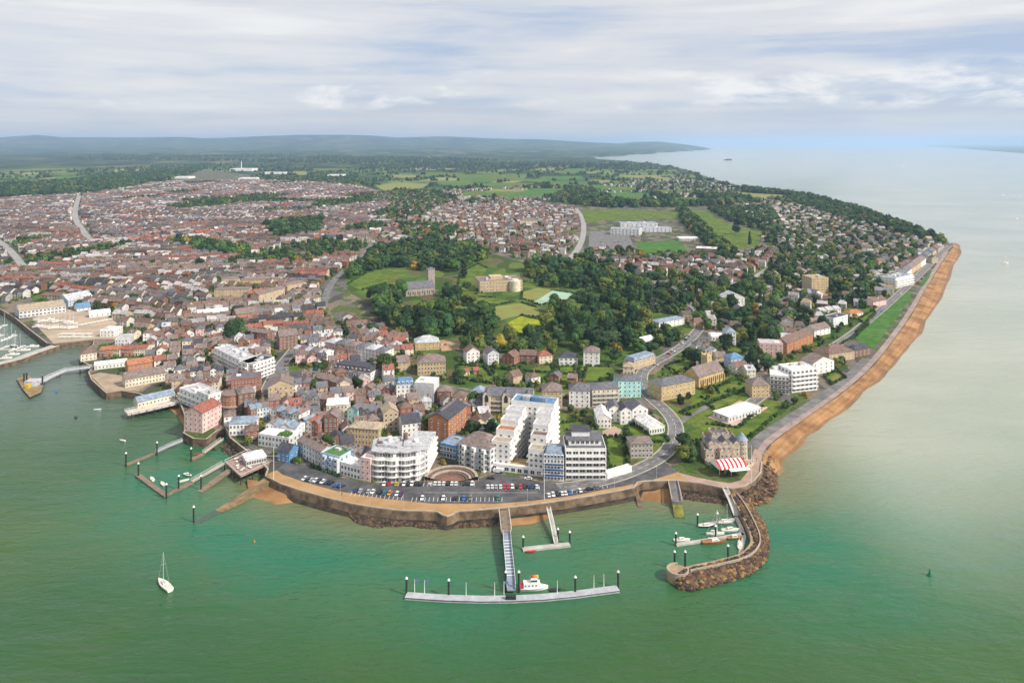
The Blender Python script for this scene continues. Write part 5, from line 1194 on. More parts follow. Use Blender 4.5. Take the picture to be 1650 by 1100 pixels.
jetty('slipway', 'submerged dark toe of the long stone slipway', 'slipway', [(354, 822), (335, 832), (314, 841)], 4.5, .22, .03, mat('drowned stone', (.07, .095, .075), .6, .2), 1.5, False)
dk = thing('club_deck', 'timber club deck on piles full of tables and dinghies', 'deck', P(398, 745, G)); base = P(398, 745, G)
dpx = [(362, 744), (400, 726), (434, 747), (388, 768)]; dw = [(p.x-base.x, p.y-base.y) for p in (P(x, y, G) for x, y in dpx)]
if sum(a[0]*b[1]-b[0]*a[1] for a, b in zip(dw, dw[1:]+dw[:1])) < 0: dw = dw[::-1]
m = MB(); m.prism(dw, -.4, .1); m.build('deck', mat('deck boards', (.30, .21, .17), .85, .2, .3), dk)
for k in range(4):
    a, b = Vector(dw[k]), Vector(dw[(k+1) % 4]); m = MB(); m.bar((*a, 1.1), (*b, 1.1), .09); m.build('railing', M_white, dk)
    for j in range(5): q = a.lerp(b, j/5); m = MB(); m.cyl(q.x, q.y, -7, -.4, .25, .25, 8); m.build('pile', M_dark, dk)
tb = thing('deck_table', 'x', 'table', (0, 0, 0)); m = MB(); m.cyl(0, 0, .7, .78, .75, .75, 10); m.build('table_top', M_white, tb); m = MB(); m.cyl(0, 0, 0, .7, .06, .06, 6); m.build('pedestal', M_dark, tb)
for k in range(14):
    t = tb if k == 0 else copy_tree(tb); u, v = rnd.uniform(.12, .6), rnd.uniform(.12, .88); q = (Vector(dw[0])*(1-u)+Vector(dw[1])*u)*(1-v) + (Vector(dw[3])*(1-u)+Vector(dw[2])*u)*v
    t.location = (base.x+q.x, base.y+q.y, G+.1); tag(t, 'small round white table on the piled club deck', 'table', 'tables on the club deck')
building('deck_pavilion', 'white tent-roofed pavilion with open sides on the club deck', 'pavilion', (397, 751, 429, 744), 11, 1, 'light grey', 'white', 'hip', fh=3.0, cols=8, rh=2.6, win=(1.3, 2.2), sill=.4, z=G+.1)
for x, y, lab in ((223, 768, 'yellow-lamped dark pile at the corner of the angled pontoon'), (203, 751, 'pile at the outer end of the narrow pontoon'), (253, 733, 'pile at the foot of the grey gangway'), (268, 803, 'thick pile at the elbow of the angled pontoon'), (308, 743, 'pile at the end of the short pontoon'), (324, 789, 'pile beside the pale timber gangway'), (288, 789, 'pile behind the elbow of the angled pontoon'), (312, 841, 'white-topped beacon post marking the drowned slipway')): pile(lab, x, y, 7.5)
# pier clubhouse
jetty('club_pier', 'pale piled pier carrying the long grey-roofed clubhouse', 'pier', [(203, 664), (245, 655), (288, 645)], 9, G, material=mat('pier deck', (.52, .46, .41), .85), th=1.2, rails='white', piles=7)
building('clubhouse', 'long clubhouse with blue grey roof on the piled pier', 'clubhouse', (222, 657, 282, 643), 9, 1, 'cream', 'blue grey', 'gable', fh=3.6, cols=10, rh=2.6)
# ferry linkspan and barge
jetty('link_bridge', 'sloping ferry bridge with pale sides running out to the barge', 'bridge', [(152, 590), (106, 596), (82, 606), (52, 622)], 5, 5.5, 1.8, M_deck, .8, 'white', 3)
bc = P(50, 622, 1.2); br = thing('ferry_barge', 'stubby steel ferry barge with yellow deck gear at the bridge end', 'barge', (bc.x, bc.y, 0)); bp = [P2(x, y, 1.2) for x, y in [(27, 610), (44, 604), (70, 620), (66, 632), (48, 640), (36, 626)]]; bp = [(x-bc.x, y-bc.y) for x, y in bp]
if sum(a[0]*b[1]-b[0]*a[1] for a, b in zip(bp, bp[1:]+bp[:1])) < 0: bp = bp[::-1]
m = MB(); m.prism(bp, -1, 1.2, 0, 1); m.build('hull', [M_dark, mat('rusty deck', (.24, .17, .08), .8, .35, .4)], br)
m = MB(); m.box(-8, 1, 4, 12, 1.2, 3.6); m.build('shelter', mat('shelter grey', (.46, .43, .47), .6), br); m = MB(); m.box(-1, 1.5, -6, -2, 1.2, 4.2); m.build('winch', mat('yellow paint', (.55, .36, .03), .6), br)
for x, y in ((-12, 10), (-10.5, 11), (7, 3)): m = MB(); m.cyl(x, y, -2, 8, .6, .6, 10); m.build('spud_leg', M_dark, br)

# ------------------------------------------------------------------ boats
def hull_mesh(L, B, fb, mats, flat=.8):
    m = MB(); n = 12; S = []
    for i in range(n+1):
        t = i/n; x = -L/2 + L*t; hb = B/2 * (flat + (1-flat)*min(1, t/.3)) * (1 - max(0, (t-.45)/.55)**2.0); hb = max(hb, .03); sh = fb*(1 + .35*max(0, t-.4)**1.5)
        S.append([(x, -hb*.0, -.35), (x*.985, -hb*.72, .02), (x, -hb, sh), (x, hb, sh), (x*.985, hb*.72, .02)])
    for a, b in zip(S[:-1], S[1:]):
        for k in range(5):
            j = (k+1) % 5; m.poly([a[k], b[k], b[j], a[j]], 1 if k == 2 else 0)
    m.poly(S[0][::-1]); return m.mesh('hull', mats)
_hc = {}
HULLC = {'white': M_white, 'navy': mat('navy hull', (.015, .03, .09), .35), 'wooden': mat('varnished wood', (.33, .15, .06), .4, .2, 1), 'grey': mat('grey hull', (.3, .32, .33), .5), 'red': M_red, 'blue': mat('blue hull', (.03, .12, .36), .45), 'black': M_dark}
def boat(label, x, y, L, heading, hull='white', mast=0.0, cabin=True, group=None, z=0.0, name=None, sail=None, parts=True):
    p = P(x, y, z); r = thing(name or ('sailing_yacht' if mast else 'motor_boat' if cabin else 'dinghy'), label, 'boat', (p.x, p.y, z), heading, group)
    key = (round(L), hull, bool(mast))
    if key not in _hc: _hc[key] = hull_mesh(round(L), round(L)*(.29 if mast else .34), round(L)*.085+.15, [HULLC[hull], mat('boat deck', (.62, .57, .48), .6) if hull not in ('wooden', 'red', 'black', 'blue') else HULLC[hull]])
    link('hull', _hc[key], r); L = round(L); fb = L*.085+.15
    if cabin:
        k2 = ('cab', L, bool(mast))
        if k2 not in _hc:
            m = MB(); w = L*.085; h = L*(.05 if mast else .11)
            k = len(m.v); x0, x1 = (-.12*L, .24*L) if mast else (-.18*L, .2*L)
            m.v += [(x0, -w, 0), (x1, -w*.7, 0), (x1, w*.7, 0), (x0, w, 0), (x0+.02*L, -w*.85, h), (x1-.08*L, -w*.55, h), (x1-.08*L, w*.55, h), (x0+.02*L, w*.85, h)]
            m.f += [(k, k+1, k+5, k+4), (k+1, k+2, k+6, k+5), (k+2, k+3, k+7, k+6), (k+3, k, k+4, k+7), (k+4, k+5, k+6, k+7)]; m.m += [0, 1, 0, 0, 0]
            for s in (-1, 1): m.poly([(x0+.05*L, s*w*.97, h*.35), (x1-.08*L, s*w*.72, h*.35), (x1-.1*L, s*w*.66, h*.75), (x0+.05*L, s*w*.92, h*.75)], 1)
            _hc[k2] = m.mesh('cabin', [M_white, glass])
        link('cabin', _hc[k2], r, (0, 0, fb))
    if mast:
        k3 = ('mast', round(mast))
        if k3 not in _hc: m = MB(); m.cyl(0, 0, 0, round(mast), .11, .07, 6); m.bar((-.9, 0, round(mast)*.6), (.9, 0, round(mast)*.6), .04); _hc[k3] = m.mesh('mast', mat('mast alloy', (.66, .66, .64), .4))
        ms = link('mast', _hc[k3], r, (L*.1, 0, fb), math.pi/2)
        k4 = ('boom', L, sail)
        if k4 not in _hc: m = MB(); m.bar((0, 0, 0), (-L*.38, 0, .1), .09); m.bar((-.1, 0, .2), (-L*.36, 0, .28), .2, 1, 6); _hc[k4] = m.mesh('boom', [M_metal, HULLC['blue'] if sail == 'blue' else M_white])
        link('boom', _hc[k4], r, (L*.1, 0, fb+1.0))
        k5 = ('stay', L, round(mast))
        if k5 not in _hc: m = MB(); m.bar((L*.1, 0, round(mast)+fb), (L*.48, 0, fb+.2), .035); m.bar((L*.1, 0, round(mast)+fb), (-L*.48, 0, fb+.2), .025); _hc[k5] = m.mesh('rigging', M_metal)
        link('rigging', _hc[k5], r)
    return r
boat('white sailing yacht under bare mast motoring alone on the open green water', 265, 944, 12, R(138), mast=13)
rb = thing('rescue_boat', 'white motor vessel with orange deck gear moored behind the long pontoon', 'boat', (P(861, 952, 0).x, P(861, 952, 0).y + 1.5, 0), R(4)); link('hull', hull_mesh(12, 4.4, 1.3, [M_white, M_white]), rb)
m = MB(); m.box(-4.6, 2.4, -1.5, 1.5, 0, 1.9); m.build('deckhouse', M_white, rb, (0, 0, 1.3)); m = MB(); m.box(-1.5, 1.2, -1.3, 1.3, 0, 1.6); m.build('wheelhouse', M_white, rb, (0, 0, 3.2)); m = MB(); m.box(-1.4, 1.26, -1.36, 1.36, 0, .7); m.build('wheelhouse_window', glass, rb, (0, 0, 3.8))
for x, cc in ((.2, 'orange'), (1.3, 'yellow'), (-1.0, 'red')): m = MB(); m.cyl(0, 0, 0, .9, .55, .5, 10); m.build('life_raft', mat(cc + ' gear', {'orange': (.8, .22, .02), 'yellow': (.75, .48, .03), 'red': (.5, .03, .03)}[cc], .5), rb, (x, .2, 4.8))
m = MB(); m.box(-.6, .6, -1.6, 1.6, 0, 1.2); m.build('stern_box', M_red, rb, (-5.2, 0, 1.2))
for k in range(4): window(rb, -3.8+1.5*k, -1.5, 2.0, .8, .7, 0)
boat('small red workboat tied to the small pontoon', 855, 889, 5, R(4), 'red', cabin=False); boat('low dark launch behind the plain arm of the long pontoon', 894, 951, 5, R(3), 'black', cabin=False)
for x, y, L, hd, hc, ms, lab in ((1139, 848, 8, 5, 'navy', 0, 'navy-hulled cabin boat with red cover on the shorter haven finger'), (1169, 843, 8, 5, 'grey', 9, 'pale grey yacht on the shorter haven finger'), (1099, 871, 8, 8, 'white', 0, 'boxy white boat at the open end of the longer haven finger'), (1153, 861, 9, 8, 'white', 11, 'white yacht with boom cover on the inner side of the longer finger'), (1177, 855, 9, 8, 'white', 0, 'sleek white motor cruiser beside the longer haven finger'), (1151, 874, 12, 8, 'wooden', 14, 'big varnished wooden yacht in the haven'), (1184, 867, 8, 8, 'wooden', 0, 'small wooden launch with red cover in the haven'), (1192, 879, 8, 76, 'white', 9, 'white yacht lying along the breakwater walkway')):
    boat(lab, x, y, L, R(hd), hc, ms)
for x, y, L, hd, hc, lab in ((197, 710, 5, 160, 'white', 'small white rowing boat at anchor off the stone quay'), (91, 631, 5, 120, 'blue', 'dark blue tender moored off the ferry barge'), (122, 673, 5, 130, 'black', 'black tender moored in the harbour'), (157, 660, 5, 10, 'white', 'white tender moored in the harbour'), (318, 732, 4, 20, 'red', 'red dinghy on the short pontoon'), (245, 772, 6, 130, 'white', 'white dinghy alongside the angled pontoon'), (262, 780, 6, 130, 'grey', 'grey dinghy near the elbow of the angled pontoon'), (296, 775, 6, 40, 'white', 'white launch tied behind the pale timber gangway')):
    boat(lab, x, y, L, R(hd), hc, 0, False)
boat('open dark motor launch with white cabin behind the angled pontoon', 303, 766, 7, R(-30), 'grey')
# marina rows
for k in range(4):
    x0 = -20 + k*6; y0 = 512 + k*17
    jetty('marina_pontoon', 'grey finger walkway with masted yachts berthed in the marina', 'pontoon', [(x0-80, y0+4), (x0+8+k*9, y0-2)], 2.2, .8, material=M_conc, th=.8, rails=False)[0]['group'] = 'marina walkways'
    for j in range(9):
        x = x0 - 60 + j*(9+k); 
        if x > 16 + k*11: continue
        boat('white masted yacht berthed in rows in the marina', x, y0 - 5.5 + (4 if j % 2 else -1) + 3, rnd.choice([9, 10, 11]), R(rnd.choice([80, 260]) + rnd.uniform(-6, 6)), rnd.choice(['white', 'white', 'white', 'white']), rnd.choice([11, 12, 13]), group='yachts in the marina', sail=rnd.choice([None, 'blue']))
for x, y in ((20, 575), (38, 568), (52, 562), (8, 581)): boat('white motor cruiser tied along the inside of the marina arm', x, y-3, 11, R(28), group='cruisers on the marina arm')
boat('big dark-hulled yacht turning in the marina', 24, 559, 13, R(-35), 'navy', 15)
for j in range(30): boat('small white keelboat laid up in a row on the boatyard hardstanding', 96+(j % 15)*3.6, 543-(j//15)*4.5+rnd.uniform(-.6, .6), 6, R(80), cabin=False, group='keelboats ashore', z=G+.6)
for j in range(16): boat('white yacht standing ashore under its mast in the boatyard', 62+(j % 8)*8+rnd.uniform(-2, 2), 516+(j//8)*10+rnd.uniform(-2, 2)+(j % 8)*.6, 10, R(rnd.uniform(0, 60)), rnd.choice(['white', 'white']), rnd.choice([0, 12, 12]) or 12, group='yachts laid up ashore', z=G+.7)
for j in range(9): boat('white dayboat in the slanting row behind the hardstanding', 128+j*6.6, 524-j*1.3, 7, R(45), cabin=False, group='dayboats ashore', z=G+.6)
for x, y, L, lab in ((1173, 258, 90, 'dark cargo ship far out on the pale sea'),):
    p = P(x, y, 0); s = thing('cargo_ship', lab, 'ship', p); link('hull', hull_mesh(L, 16, 9, [M_dark, M_dark]), s); m = MB(); m.box(-36, -22, -6, 6, 8, 26); m.build('bridge', M_white, s); m = MB(); m.box(-18, 34, -6, 6, 8, 13); m.build('cargo', mat('rust red', (.2, .07, .05), .7), s)
for k, (x, y) in enumerate(((1298, 260), (1455, 267), (1638, 352), (1616, 315), (1620, 424))):
    boat('tiny white sail boat far out on the pale sea', x, y, 26 if y < 300 else 11, R(10), mast=22 if y < 300 else 13, group='far sailing boats')
def buoy(label, x, y, cc, s=1.0):
    r = thing('buoy', label, 'buoy', P(x, y, 0)); mm = mat(cc + ' buoy', {'green': (.02, .16, .10), 'orange': (.7, .2, .03), 'yellow': (.6, .45, .03)}[cc], .5); m = MB(); m.cyl(0, 0, -.5, .5*s, 1.1*s, 1.0*s, 14); m.build('float', mm, r); m = MB(); m.cyl(0, 0, .5*s, 2.6*s, .6*s, .25*s, 8); m.build('tower', mm, r); m = MB(); m.cyl(0, 0, 2.6*s, 3.3*s, .35*s, .05, 8); m.build('topmark', mm, r)
buoy('green conical channel buoy on the open water beyond the breakwater', 1498, 927, 'green', 1.0); buoy('small orange mooring buoy off the long slipway', 410, 873, 'orange', .4)

# ------------------------------------------------------------------ cars and lamps
def car_meshes():
    m = MB(); L, W_ = 4.3, 1.78
    prof = [(-2.15, .35), (-2.15, .85), (-1.9, .95), (-1.0, .98), (.9, .95), (1.9, .82), (2.15, .65), (2.15, .35)]
    k = len(m.v); n = len(prof)
    for s in (-1, 1): m.v += [(x, s*W_/2*(.94 if abs(x) > 2 else 1), z) for x, z in prof]
    for i in range(n): j = (i+1) % n; m.f.append((k+i, k+j, k+n+j, k+n+i)); m.m.append(0)
    m.f += [tuple(k+i for i in range(n)), tuple(k+n+i for i in range(n))[::-1]]; m.m += [0, 0]
    g = MB(); k = 0; lo = [(-1.75, .95), (1.05, .95)]; hi = [(-1.3, 1.46), (.35, 1.46)]
    g.v += [(lo[0][0], -.82, .93), (lo[1][0], -.82, .93), (lo[1][0], .82, .93), (lo[0][0], .82, .93), (hi[0][0], -.64, 1.42), (hi[1][0], -.64, 1.42), (hi[1][0], .64, 1.42), (hi[0][0], .64, 1.42)]
    g.f += [(0, 1, 5, 4), (1, 2, 6, 5), (2, 3, 7, 6), (3, 0, 4, 7), (4, 5, 6, 7)]; g.m = [0]*5
    rf = MB(); rf.box(-1.32, .38, -.66, .66, 1.42, 1.48)
    wh_ = MB(); n = 10; wh_.v += [(.32*math.cos(2*math.pi*i/n), y, .32+.32*math.sin(2*math.pi*i/n)) for y in (-.1, .1) for i in range(n)]
    wh_.f += [(i, (i+1) % n, n+(i+1) % n, n+i) for i in range(n)] + [tuple(range(n)), tuple(range(n, 2*n))]; wh_.m = [0]*(n+2)
    return m, g, rf, wh_
cm, cg, cr, cw = car_meshes(); GLS = cg.mesh('window_band', glass); WHL = cw.mesh('wheel', M_dark); CARC = {}
CCOL = {'white': (.75, .75, .75), 'black': (.02, .02, .022), 'silver': (.45, .46, .48), 'red': (.5, .02, .04), 'blue': (.03, .13, .42), 'dark blue': (.02, .04, .11), 'yellow': (.6, .42, .03), 'orange': (.65, .25, .03), 'green': (.03, .18, .10), 'teal': (.03, .17, .22), 'grey': (.16, .17, .18), 'purple': (.10, .03, .12)}
def car(cn, x, y, ang, where):
    if cn not in CARC: k = mat('car ' + cn, CCOL[cn], .3, .05, .3, spec=.5); CARC[cn] = (cm.mesh('body', k), cr.mesh('car_roof', k))
    p = P(x, y, G + .1); r = thing('parked_car' if 'parked' in where else 'car', f'{cn} car {where}', 'car', (p.x, p.y, G + .102), ang, 'cars ' + where)
    link('body', CARC[cn][0], r); link('window_band', GLS, r); link('car_roof', CARC[cn][1], r)
    for u in (-1.35, 1.35):
        for v in (-.8, .8): link('wheel', WHL, r, (u, v, 0))
cc = {'w': 'white', 'k': 'black', 's': 'silver', 'r': 'red', 'b': 'blue', 'n': 'dark blue', 'y': 'yellow', 'o': 'orange', 'g': 'green', 't': 'teal', 'e': 'grey', 'p': 'purple'}
def cars(spec, yf, where, ang=90):
    for s in spec.split(): car(cc[s[0]], float(s[1:]), yf(float(s[1:])), R((ang if not callable(ang) else ang(float(s[1:]))) + rnd.choice([0, 180]) + rnd.uniform(-3, 3)), where)
cars('w619 r626.5 y639 w651 k657.5 w664 k671 k677.5', lambda x: 780.5, 'parked in the row before the wavy flats')
cars('w701.5 w708 w715 k722 w728.5 w735 k747.5 k754 w761', lambda x: 780, 'parked in the row before the amphitheatre')
cars('w786 w793 s799.5 w806.5 r812.5 r819 w825.5 k832 r838.5 k845 n851.5 n858 w865', lambda x: 785, 'parked in the row before the white deco flats', 95)
cars('w884 w891 k898.5 w905.5 w911 b918', lambda x: 798.5 - (x-884)*.12, 'parked beside the promenade under the flagstaff', 100)
car('white', 934, 791, R(105), 'parked alone towards the hill road'); car('black', 950, 789, R(15), 'parked along the kerb towards the hill road'); car('grey', 962, 786.5, R(15), 'parked along the kerb towards the hill road')
cars('w491 n497 s503 w509 k514.5 w520.5 n527 k533.5', lambda x: 772 + (x-491)*.17, 'parked beside the promenade near the slipway end', 68); cars('b544 n550.5', lambda x: 783 + (x-544)*.2, 'parked as a pair beside the promenade', 40)
cars('n574 s581 s594 w601 k612 t620 o628 w640 p646', lambda x: 791 + (x-574)*.085, 'parked beside the promenade before the wavy flats', 82)
cars('w680.5 w714.5 k734 b747.5 e758 g803', lambda x: 803.5, 'parked beside the promenade wall bulge', 88)
car('black', 791, 771, R(170), 'driving past the deco flats'); car('white', 851, 772, R(172), 'stopped by the deco flats shop range')
p = P(803, 761, G+.1); v = thing('delivery_van', 'white and green delivery van outside the deco flats', 'van', p, R(165)); m = MB(); m.box(-2.8, 1.2, -1, 1, .5, 2.7); m.build('cargo_box', M_white, v); m = MB(); m.box(1.2, 2.8, -.95, .95, .5, 2.0); m.build('cab', HULLC['white'], v); m = MB(); m.box(2.0, 2.83, -.9, .9, 1.2, 1.9); m.build('windscreen', glass, v); m = MB(); m.box(-2.83, -1.2, -1.03, 1.03, .5, 1.3); m.build('green_panel', mat('car green', (0, 0, 0)), v)
for x in (-1.8, 1.9):
    for y in (-.9, .9): link('wheel', WHL, v, (x, y, 0))
cars('w960 k968 s982 r990 w1000 b1008 w972 k996', lambda x: 388 + (x % 7), 'parked in the modern school yard')
cars('w1098 k1104 s1110', lambda x: 553 - (x-1098)*.9, 'parked along the upper hill road', 130); cars('w1084 r1078 s1056', lambda x: 571 - (x-1078)*.8, 'parked along the lower hill road', 140)
cars('s340 w345 k350 w355 b360 w366 k372', lambda x: 486+(x-340)*.1, 'parked in the yard below the long tan flats')
cars('w712 r718 s724 w732', lambda x: 556.0, 'parked in the bare school yard')
cars('w1268 k1290 s1312 w1352 k1376 b1420 w1452 s1476', lambda x: float(np.interp(x, [1265, 1330, 1372, 1405, 1440, 1468, 1492], [610, 566, 540, 512, 482, 456, 432])) + 3, 'parked along the esplanade road', 60)
lampm = MB(); lampm.cyl(0, 0, 0, 7, .1, .06, 6); lampm.bar((0, 0, 7), (.9, 0, 7.15), .06); LAMP = lampm.mesh('post', M_metal); lh = MB(); lh.box(.6, 1.3, -.15, .15, 7.05, 7.25); LH = lh.mesh('lamp_head', M_conc)
for k, (x, y) in enumerate([(500, 793), (548, 806), (596, 815), (650, 821), (760, 820), (850, 812), (930, 801), (990, 790), (1058, 774)]):
    r = thing('street_lamp', 'slim grey street lamp along the promenade edge', 'lamp', P(x, y, G), R(90), 'promenade street lamps'); link('post', LAMP, r); link('lamp_head', LH, r)
# a few walkers on the promenade
def person(label, x, y, top, leg, ang, stride=.25):
    m = MB(); r = thing('person', label, 'person', P(x, y, G+.06), ang)
    me = bpy.data.meshes.new('body'); V = [(0, 0, .95), (0, 0, 1.2), (0, 0, 1.42), (0, 0, 1.55), (0, 0, 1.7), (.1, 0, .9), (.12, stride, .5), (.12, stride*.9, .06), (.12, stride*.9+.14, .04), (-.1, 0, .9), (-.12, -stride*.4, .5), (-.12, -stride, .08), (-.12, -stride+.13, .04), (.2, 0, 1.4), (.26, -.1, 1.12), (.27, .06, .88), (-.2, 0, 1.4), (-.26, .1, 1.12), (-.27, .18, .88)]
    E = [(0, 1), (1, 2), (2, 3), (3, 4), (0, 5), (5, 6), (6, 7), (7, 8), (0, 9), (9, 10), (10, 11), (11, 12), (2, 13), (13, 14), (14, 15), (2, 16), (16, 17), (17, 18)]
    me.from_pydata(V, E, []); o = link('body', me, r); o.modifiers.new('skin', 'SKIN'); o.modifiers.new('sub', 'SUBSURF').render_levels = 1
    rad = [.17, .15, .17, .06, .11, .1, .07, .05, .04, .1, .07, .05, .04, .07, .05, .035, .07, .05, .035]
    for i, q in enumerate(rad): me.skin_vertices[0].data[i].radius = (q, q)
    me.skin_vertices[0].data[0].use_root = True
    t = bpy.data.materials.new('clothes ' + label[:18]); t.use_nodes = True; nt2 = t.node_tree; b = nt2.nodes['Principled BSDF']; co = nt2.nodes.new('ShaderNodeTexCoord').outputs['Object']; s = nt2.nodes.new('ShaderNodeSeparateXYZ'); nt2.links.new(co, s.inputs[0])
    c1 = mix_c(nt2, math_n(nt2, 'GREATER_THAN', s.outputs[2], .95), leg, top); c2 = mix_c(nt2, math_n(nt2, 'GREATER_THAN', s.outputs[2], 1.5), c1, (.45, .28, .2)); c3 = mix_c(nt2, math_n(nt2, 'GREATER_THAN', s.outputs[2], 1.72), c2, (.06, .04, .03)); nt2.links.new(c3, b.inputs['Base Color']); me.materials.append(t)
for a in (('person in black walking on the promenade by the parked pair of cars', 551, 798, (.02, .02, .02), (.02, .02, .03), 1.2), ('person in white top on the orange promenade near the gangway', 780, 818, (.7, .7, .7), (.05, .05, .1), 1.5), ('person in red top walking by the pier root', 832, 814, (.5, .03, .03), (.04, .04, .06), -1.4), ('person in dark coat on the castle promenade', 1219, 742, (.03, .03, .06), (.03, .03, .03), .4), ('person in blue jacket on the pink seafront path', 1276, 684, (.05, .12, .4), (.05, .05, .05), .7), ('person in pale coat on the pink seafront path', 1322, 652, (.6, .55, .5), (.1, .1, .12), .7)): person(*a)
# ------------------------------------------------------------------ house fields
TOWN = [  # (pixel polygon, spacing along row, row spacing, palette, where)
 ([(0, 318), (60, 318), (150, 312), (240, 296), (330, 292), (430, 292), (560, 296), (612, 312), (690, 318), (640, 345), (600, 395), (578, 424), (545, 442), (524, 480), (520, 520), (560, 545), (610, 590), (640, 612), (600, 622), (530, 600), (500, 560), (470, 556), (440, 600), (430, 640), (350, 606), (290, 630), (270, 600), (236, 560), (206, 540), (190, 520), (150, 500), (110, 484), (40, 480), (0, 490), (-260, 480), (-260, 330)], 8.8, 42, 'town', 'in the brick terraces of the old town'),
 ([(640, 345), (690, 318), (760, 332), (850, 326), (926, 336), (938, 370), (930, 405), (900, 420), (830, 415), (760, 395), (700, 385), (640, 395), (600, 400)], 13, 46, 'pale', 'in the pale housing by the school road'),
 ([(956, 406), (1030, 418), (1120, 414), (1180, 420), (1240, 400), (1250, 430), (1210, 450), (1190, 470), (1130, 448), (1030, 446), (950, 420)], 12, 34, 'pale', 'in the leafy housing below the green pitch'),
 ([(1200, 324), (1290, 322), (1380, 345), (1490, 385), (1520, 400), (1500, 425), (1470, 452), (1430, 470), (1380, 500), (1330, 535), (1290, 540), (1240, 520), (1220, 500), (1230, 460), (1260, 430), (1240, 400), (1240, 370), (1180, 340)], 15, 34, 'villa', 'among the trees of the wooded point'),
 ([(1100, 556), (1210, 552), (1300, 514), (1336, 540), (1262, 600), (1212, 630), (1120, 590)], 14, 24, 'villa', 'in the gardens above the yellow villa'),
 ([(1060, 470), (1130, 458), (1200, 500), (1150, 530), (1060, 520)], 16, 34, 'villa', 'in the clearing beside the park wood'),
 ([(560, 520), (620, 540), (662, 552), (660, 570), (620, 584), (570, 548)], 11, 26, 'pale', 'below the park wood beside the school blocks'),
 ([(1200, 590), (1230, 582), (1250, 600), (1216, 620), (1200, 614)], 12, 22, 'villa', 'in the gardens behind the yellow villa'),
 ([(300, 560), (345, 545), (395, 555), (430, 560), (440, 590), (404, 604), (350, 575), (300, 600)], 9, 24, 'town', 'on the slope above the white modern flats'),
 ([(226, 560), (290, 560), (300, 605), (286, 632), (262, 606)], 9, 22, 'town', 'in the lanes behind the ferry quay'),
 ([(300, 600), (440, 600), (470, 565), (620, 592), (640, 640), (690, 652), (690, 700), (640, 722), (600, 712), (560, 735), (480, 728), (430, 722), (372, 690), (356, 672), (300, 640)], 8.2, 15.5, 'town', 'in the crowded lanes behind the parade'),
 ([(700, 640), (780, 652), (792, 700), (744, 700), (728, 664)], 8, 15, 'pale', 'behind the seafront hotel'),
 ([(740, 630), (870, 642), (905, 640), (905, 650), (760, 648)], 9, 15, 'pale', 'behind the arched apartments'),
 ([(600, 318), (660, 312), (900, 300), (920, 322), (860, 324), (770, 330), (700, 316)], 16, 70, 'pale', 'in the scattered housing beyond the fields'),
 ([(940, 302), (1000, 290), (1080, 285), (1150, 296), (1200, 308), (1190, 325), (1080, 330), (960, 326)], 26, 90, 'villa', 'in the villages by the far bay'),
 ([(262, 622), (290, 612), (292, 636), (270, 634)], 9, 20, 'town', 'behind the old quay building'),
 ([(436, 664), (476, 664), (520, 672), (520, 698), (482, 694), (436, 676)], 9, 18, 'town', 'in the crowded lanes below the stone chapel'),
 ([(580, 652), (640, 656), (690, 664), (686, 682), (640, 676), (580, 668)], 9.5, 20, 'town', 'in the lanes behind the grey terrace'),
 ([(500, 590), (536, 600), (536, 618), (500, 610)], 9, 20, 'pale', 'beside the long mansard building'),
]
PAL = {'town': (['brick red', 'brown brick', 'white', 'cream', 'white', 'tan', 'pale grey', 'pale pink', 'brick red', 'brown brick', 'white'], ['mauve grey', 'brown tiled', 'mauve grey', 'slate grey', 'red tiled', 'brown tiled', 'mauve grey', 'dark slate', 'pale grey', 'slate grey']),
       'pale': (['white', 'cream', 'brick red', 'brown brick', 'tan', 'pale grey', 'white'], ['mauve grey', 'brown tiled', 'slate grey', 'brown tiled', 'pale grey', 'red tiled']),
       'villa': (['white', 'white', 'white', 'cream', 'brown brick', 'tan', 'pale grey', 'white'], ['mauve grey', 'slate grey', 'brown tiled', 'pale grey', 'pale grey', 'tan'])}
ex_bb = [(w, min(p[0] for p in w), max(p[0] for p in w), min(p[1] for p in w), max(p[1] for p in w)) for w in EX_POLY]
def free(x, y, pad=0.0, foot=True):
    x = np.asarray(x, float); y = np.asarray(y, float); ok = np.ones(x.shape, bool)
    for w, a, b, c, d in ex_bb:
        k = (x > a-15) & (x < b+15) & (y > c-15) & (y < d+15)
        if k.any():
            i = np.where(k)[0]; ins = inpoly(x[i], y[i], w)
            if pad: ins |= pdist(x[i], y[i], w, True) < pad
            ok[i[ins]] = False
    for l, hw in EX_LINE:
        ok &= pdist(x, y, l) > hw + pad
    if foot:
        for fx, fy, fr, fw, fd, rz in FOOT:
            dx, dy = x-fx, y-fy; u = np.abs(dx*math.cos(rz)+dy*math.sin(rz)); v = np.abs(-dx*math.sin(rz)+dy*math.cos(rz))
            ok &= ~((u < fw/2+pad+1.5) & (v < fd/2+pad+1.5))
    return ok
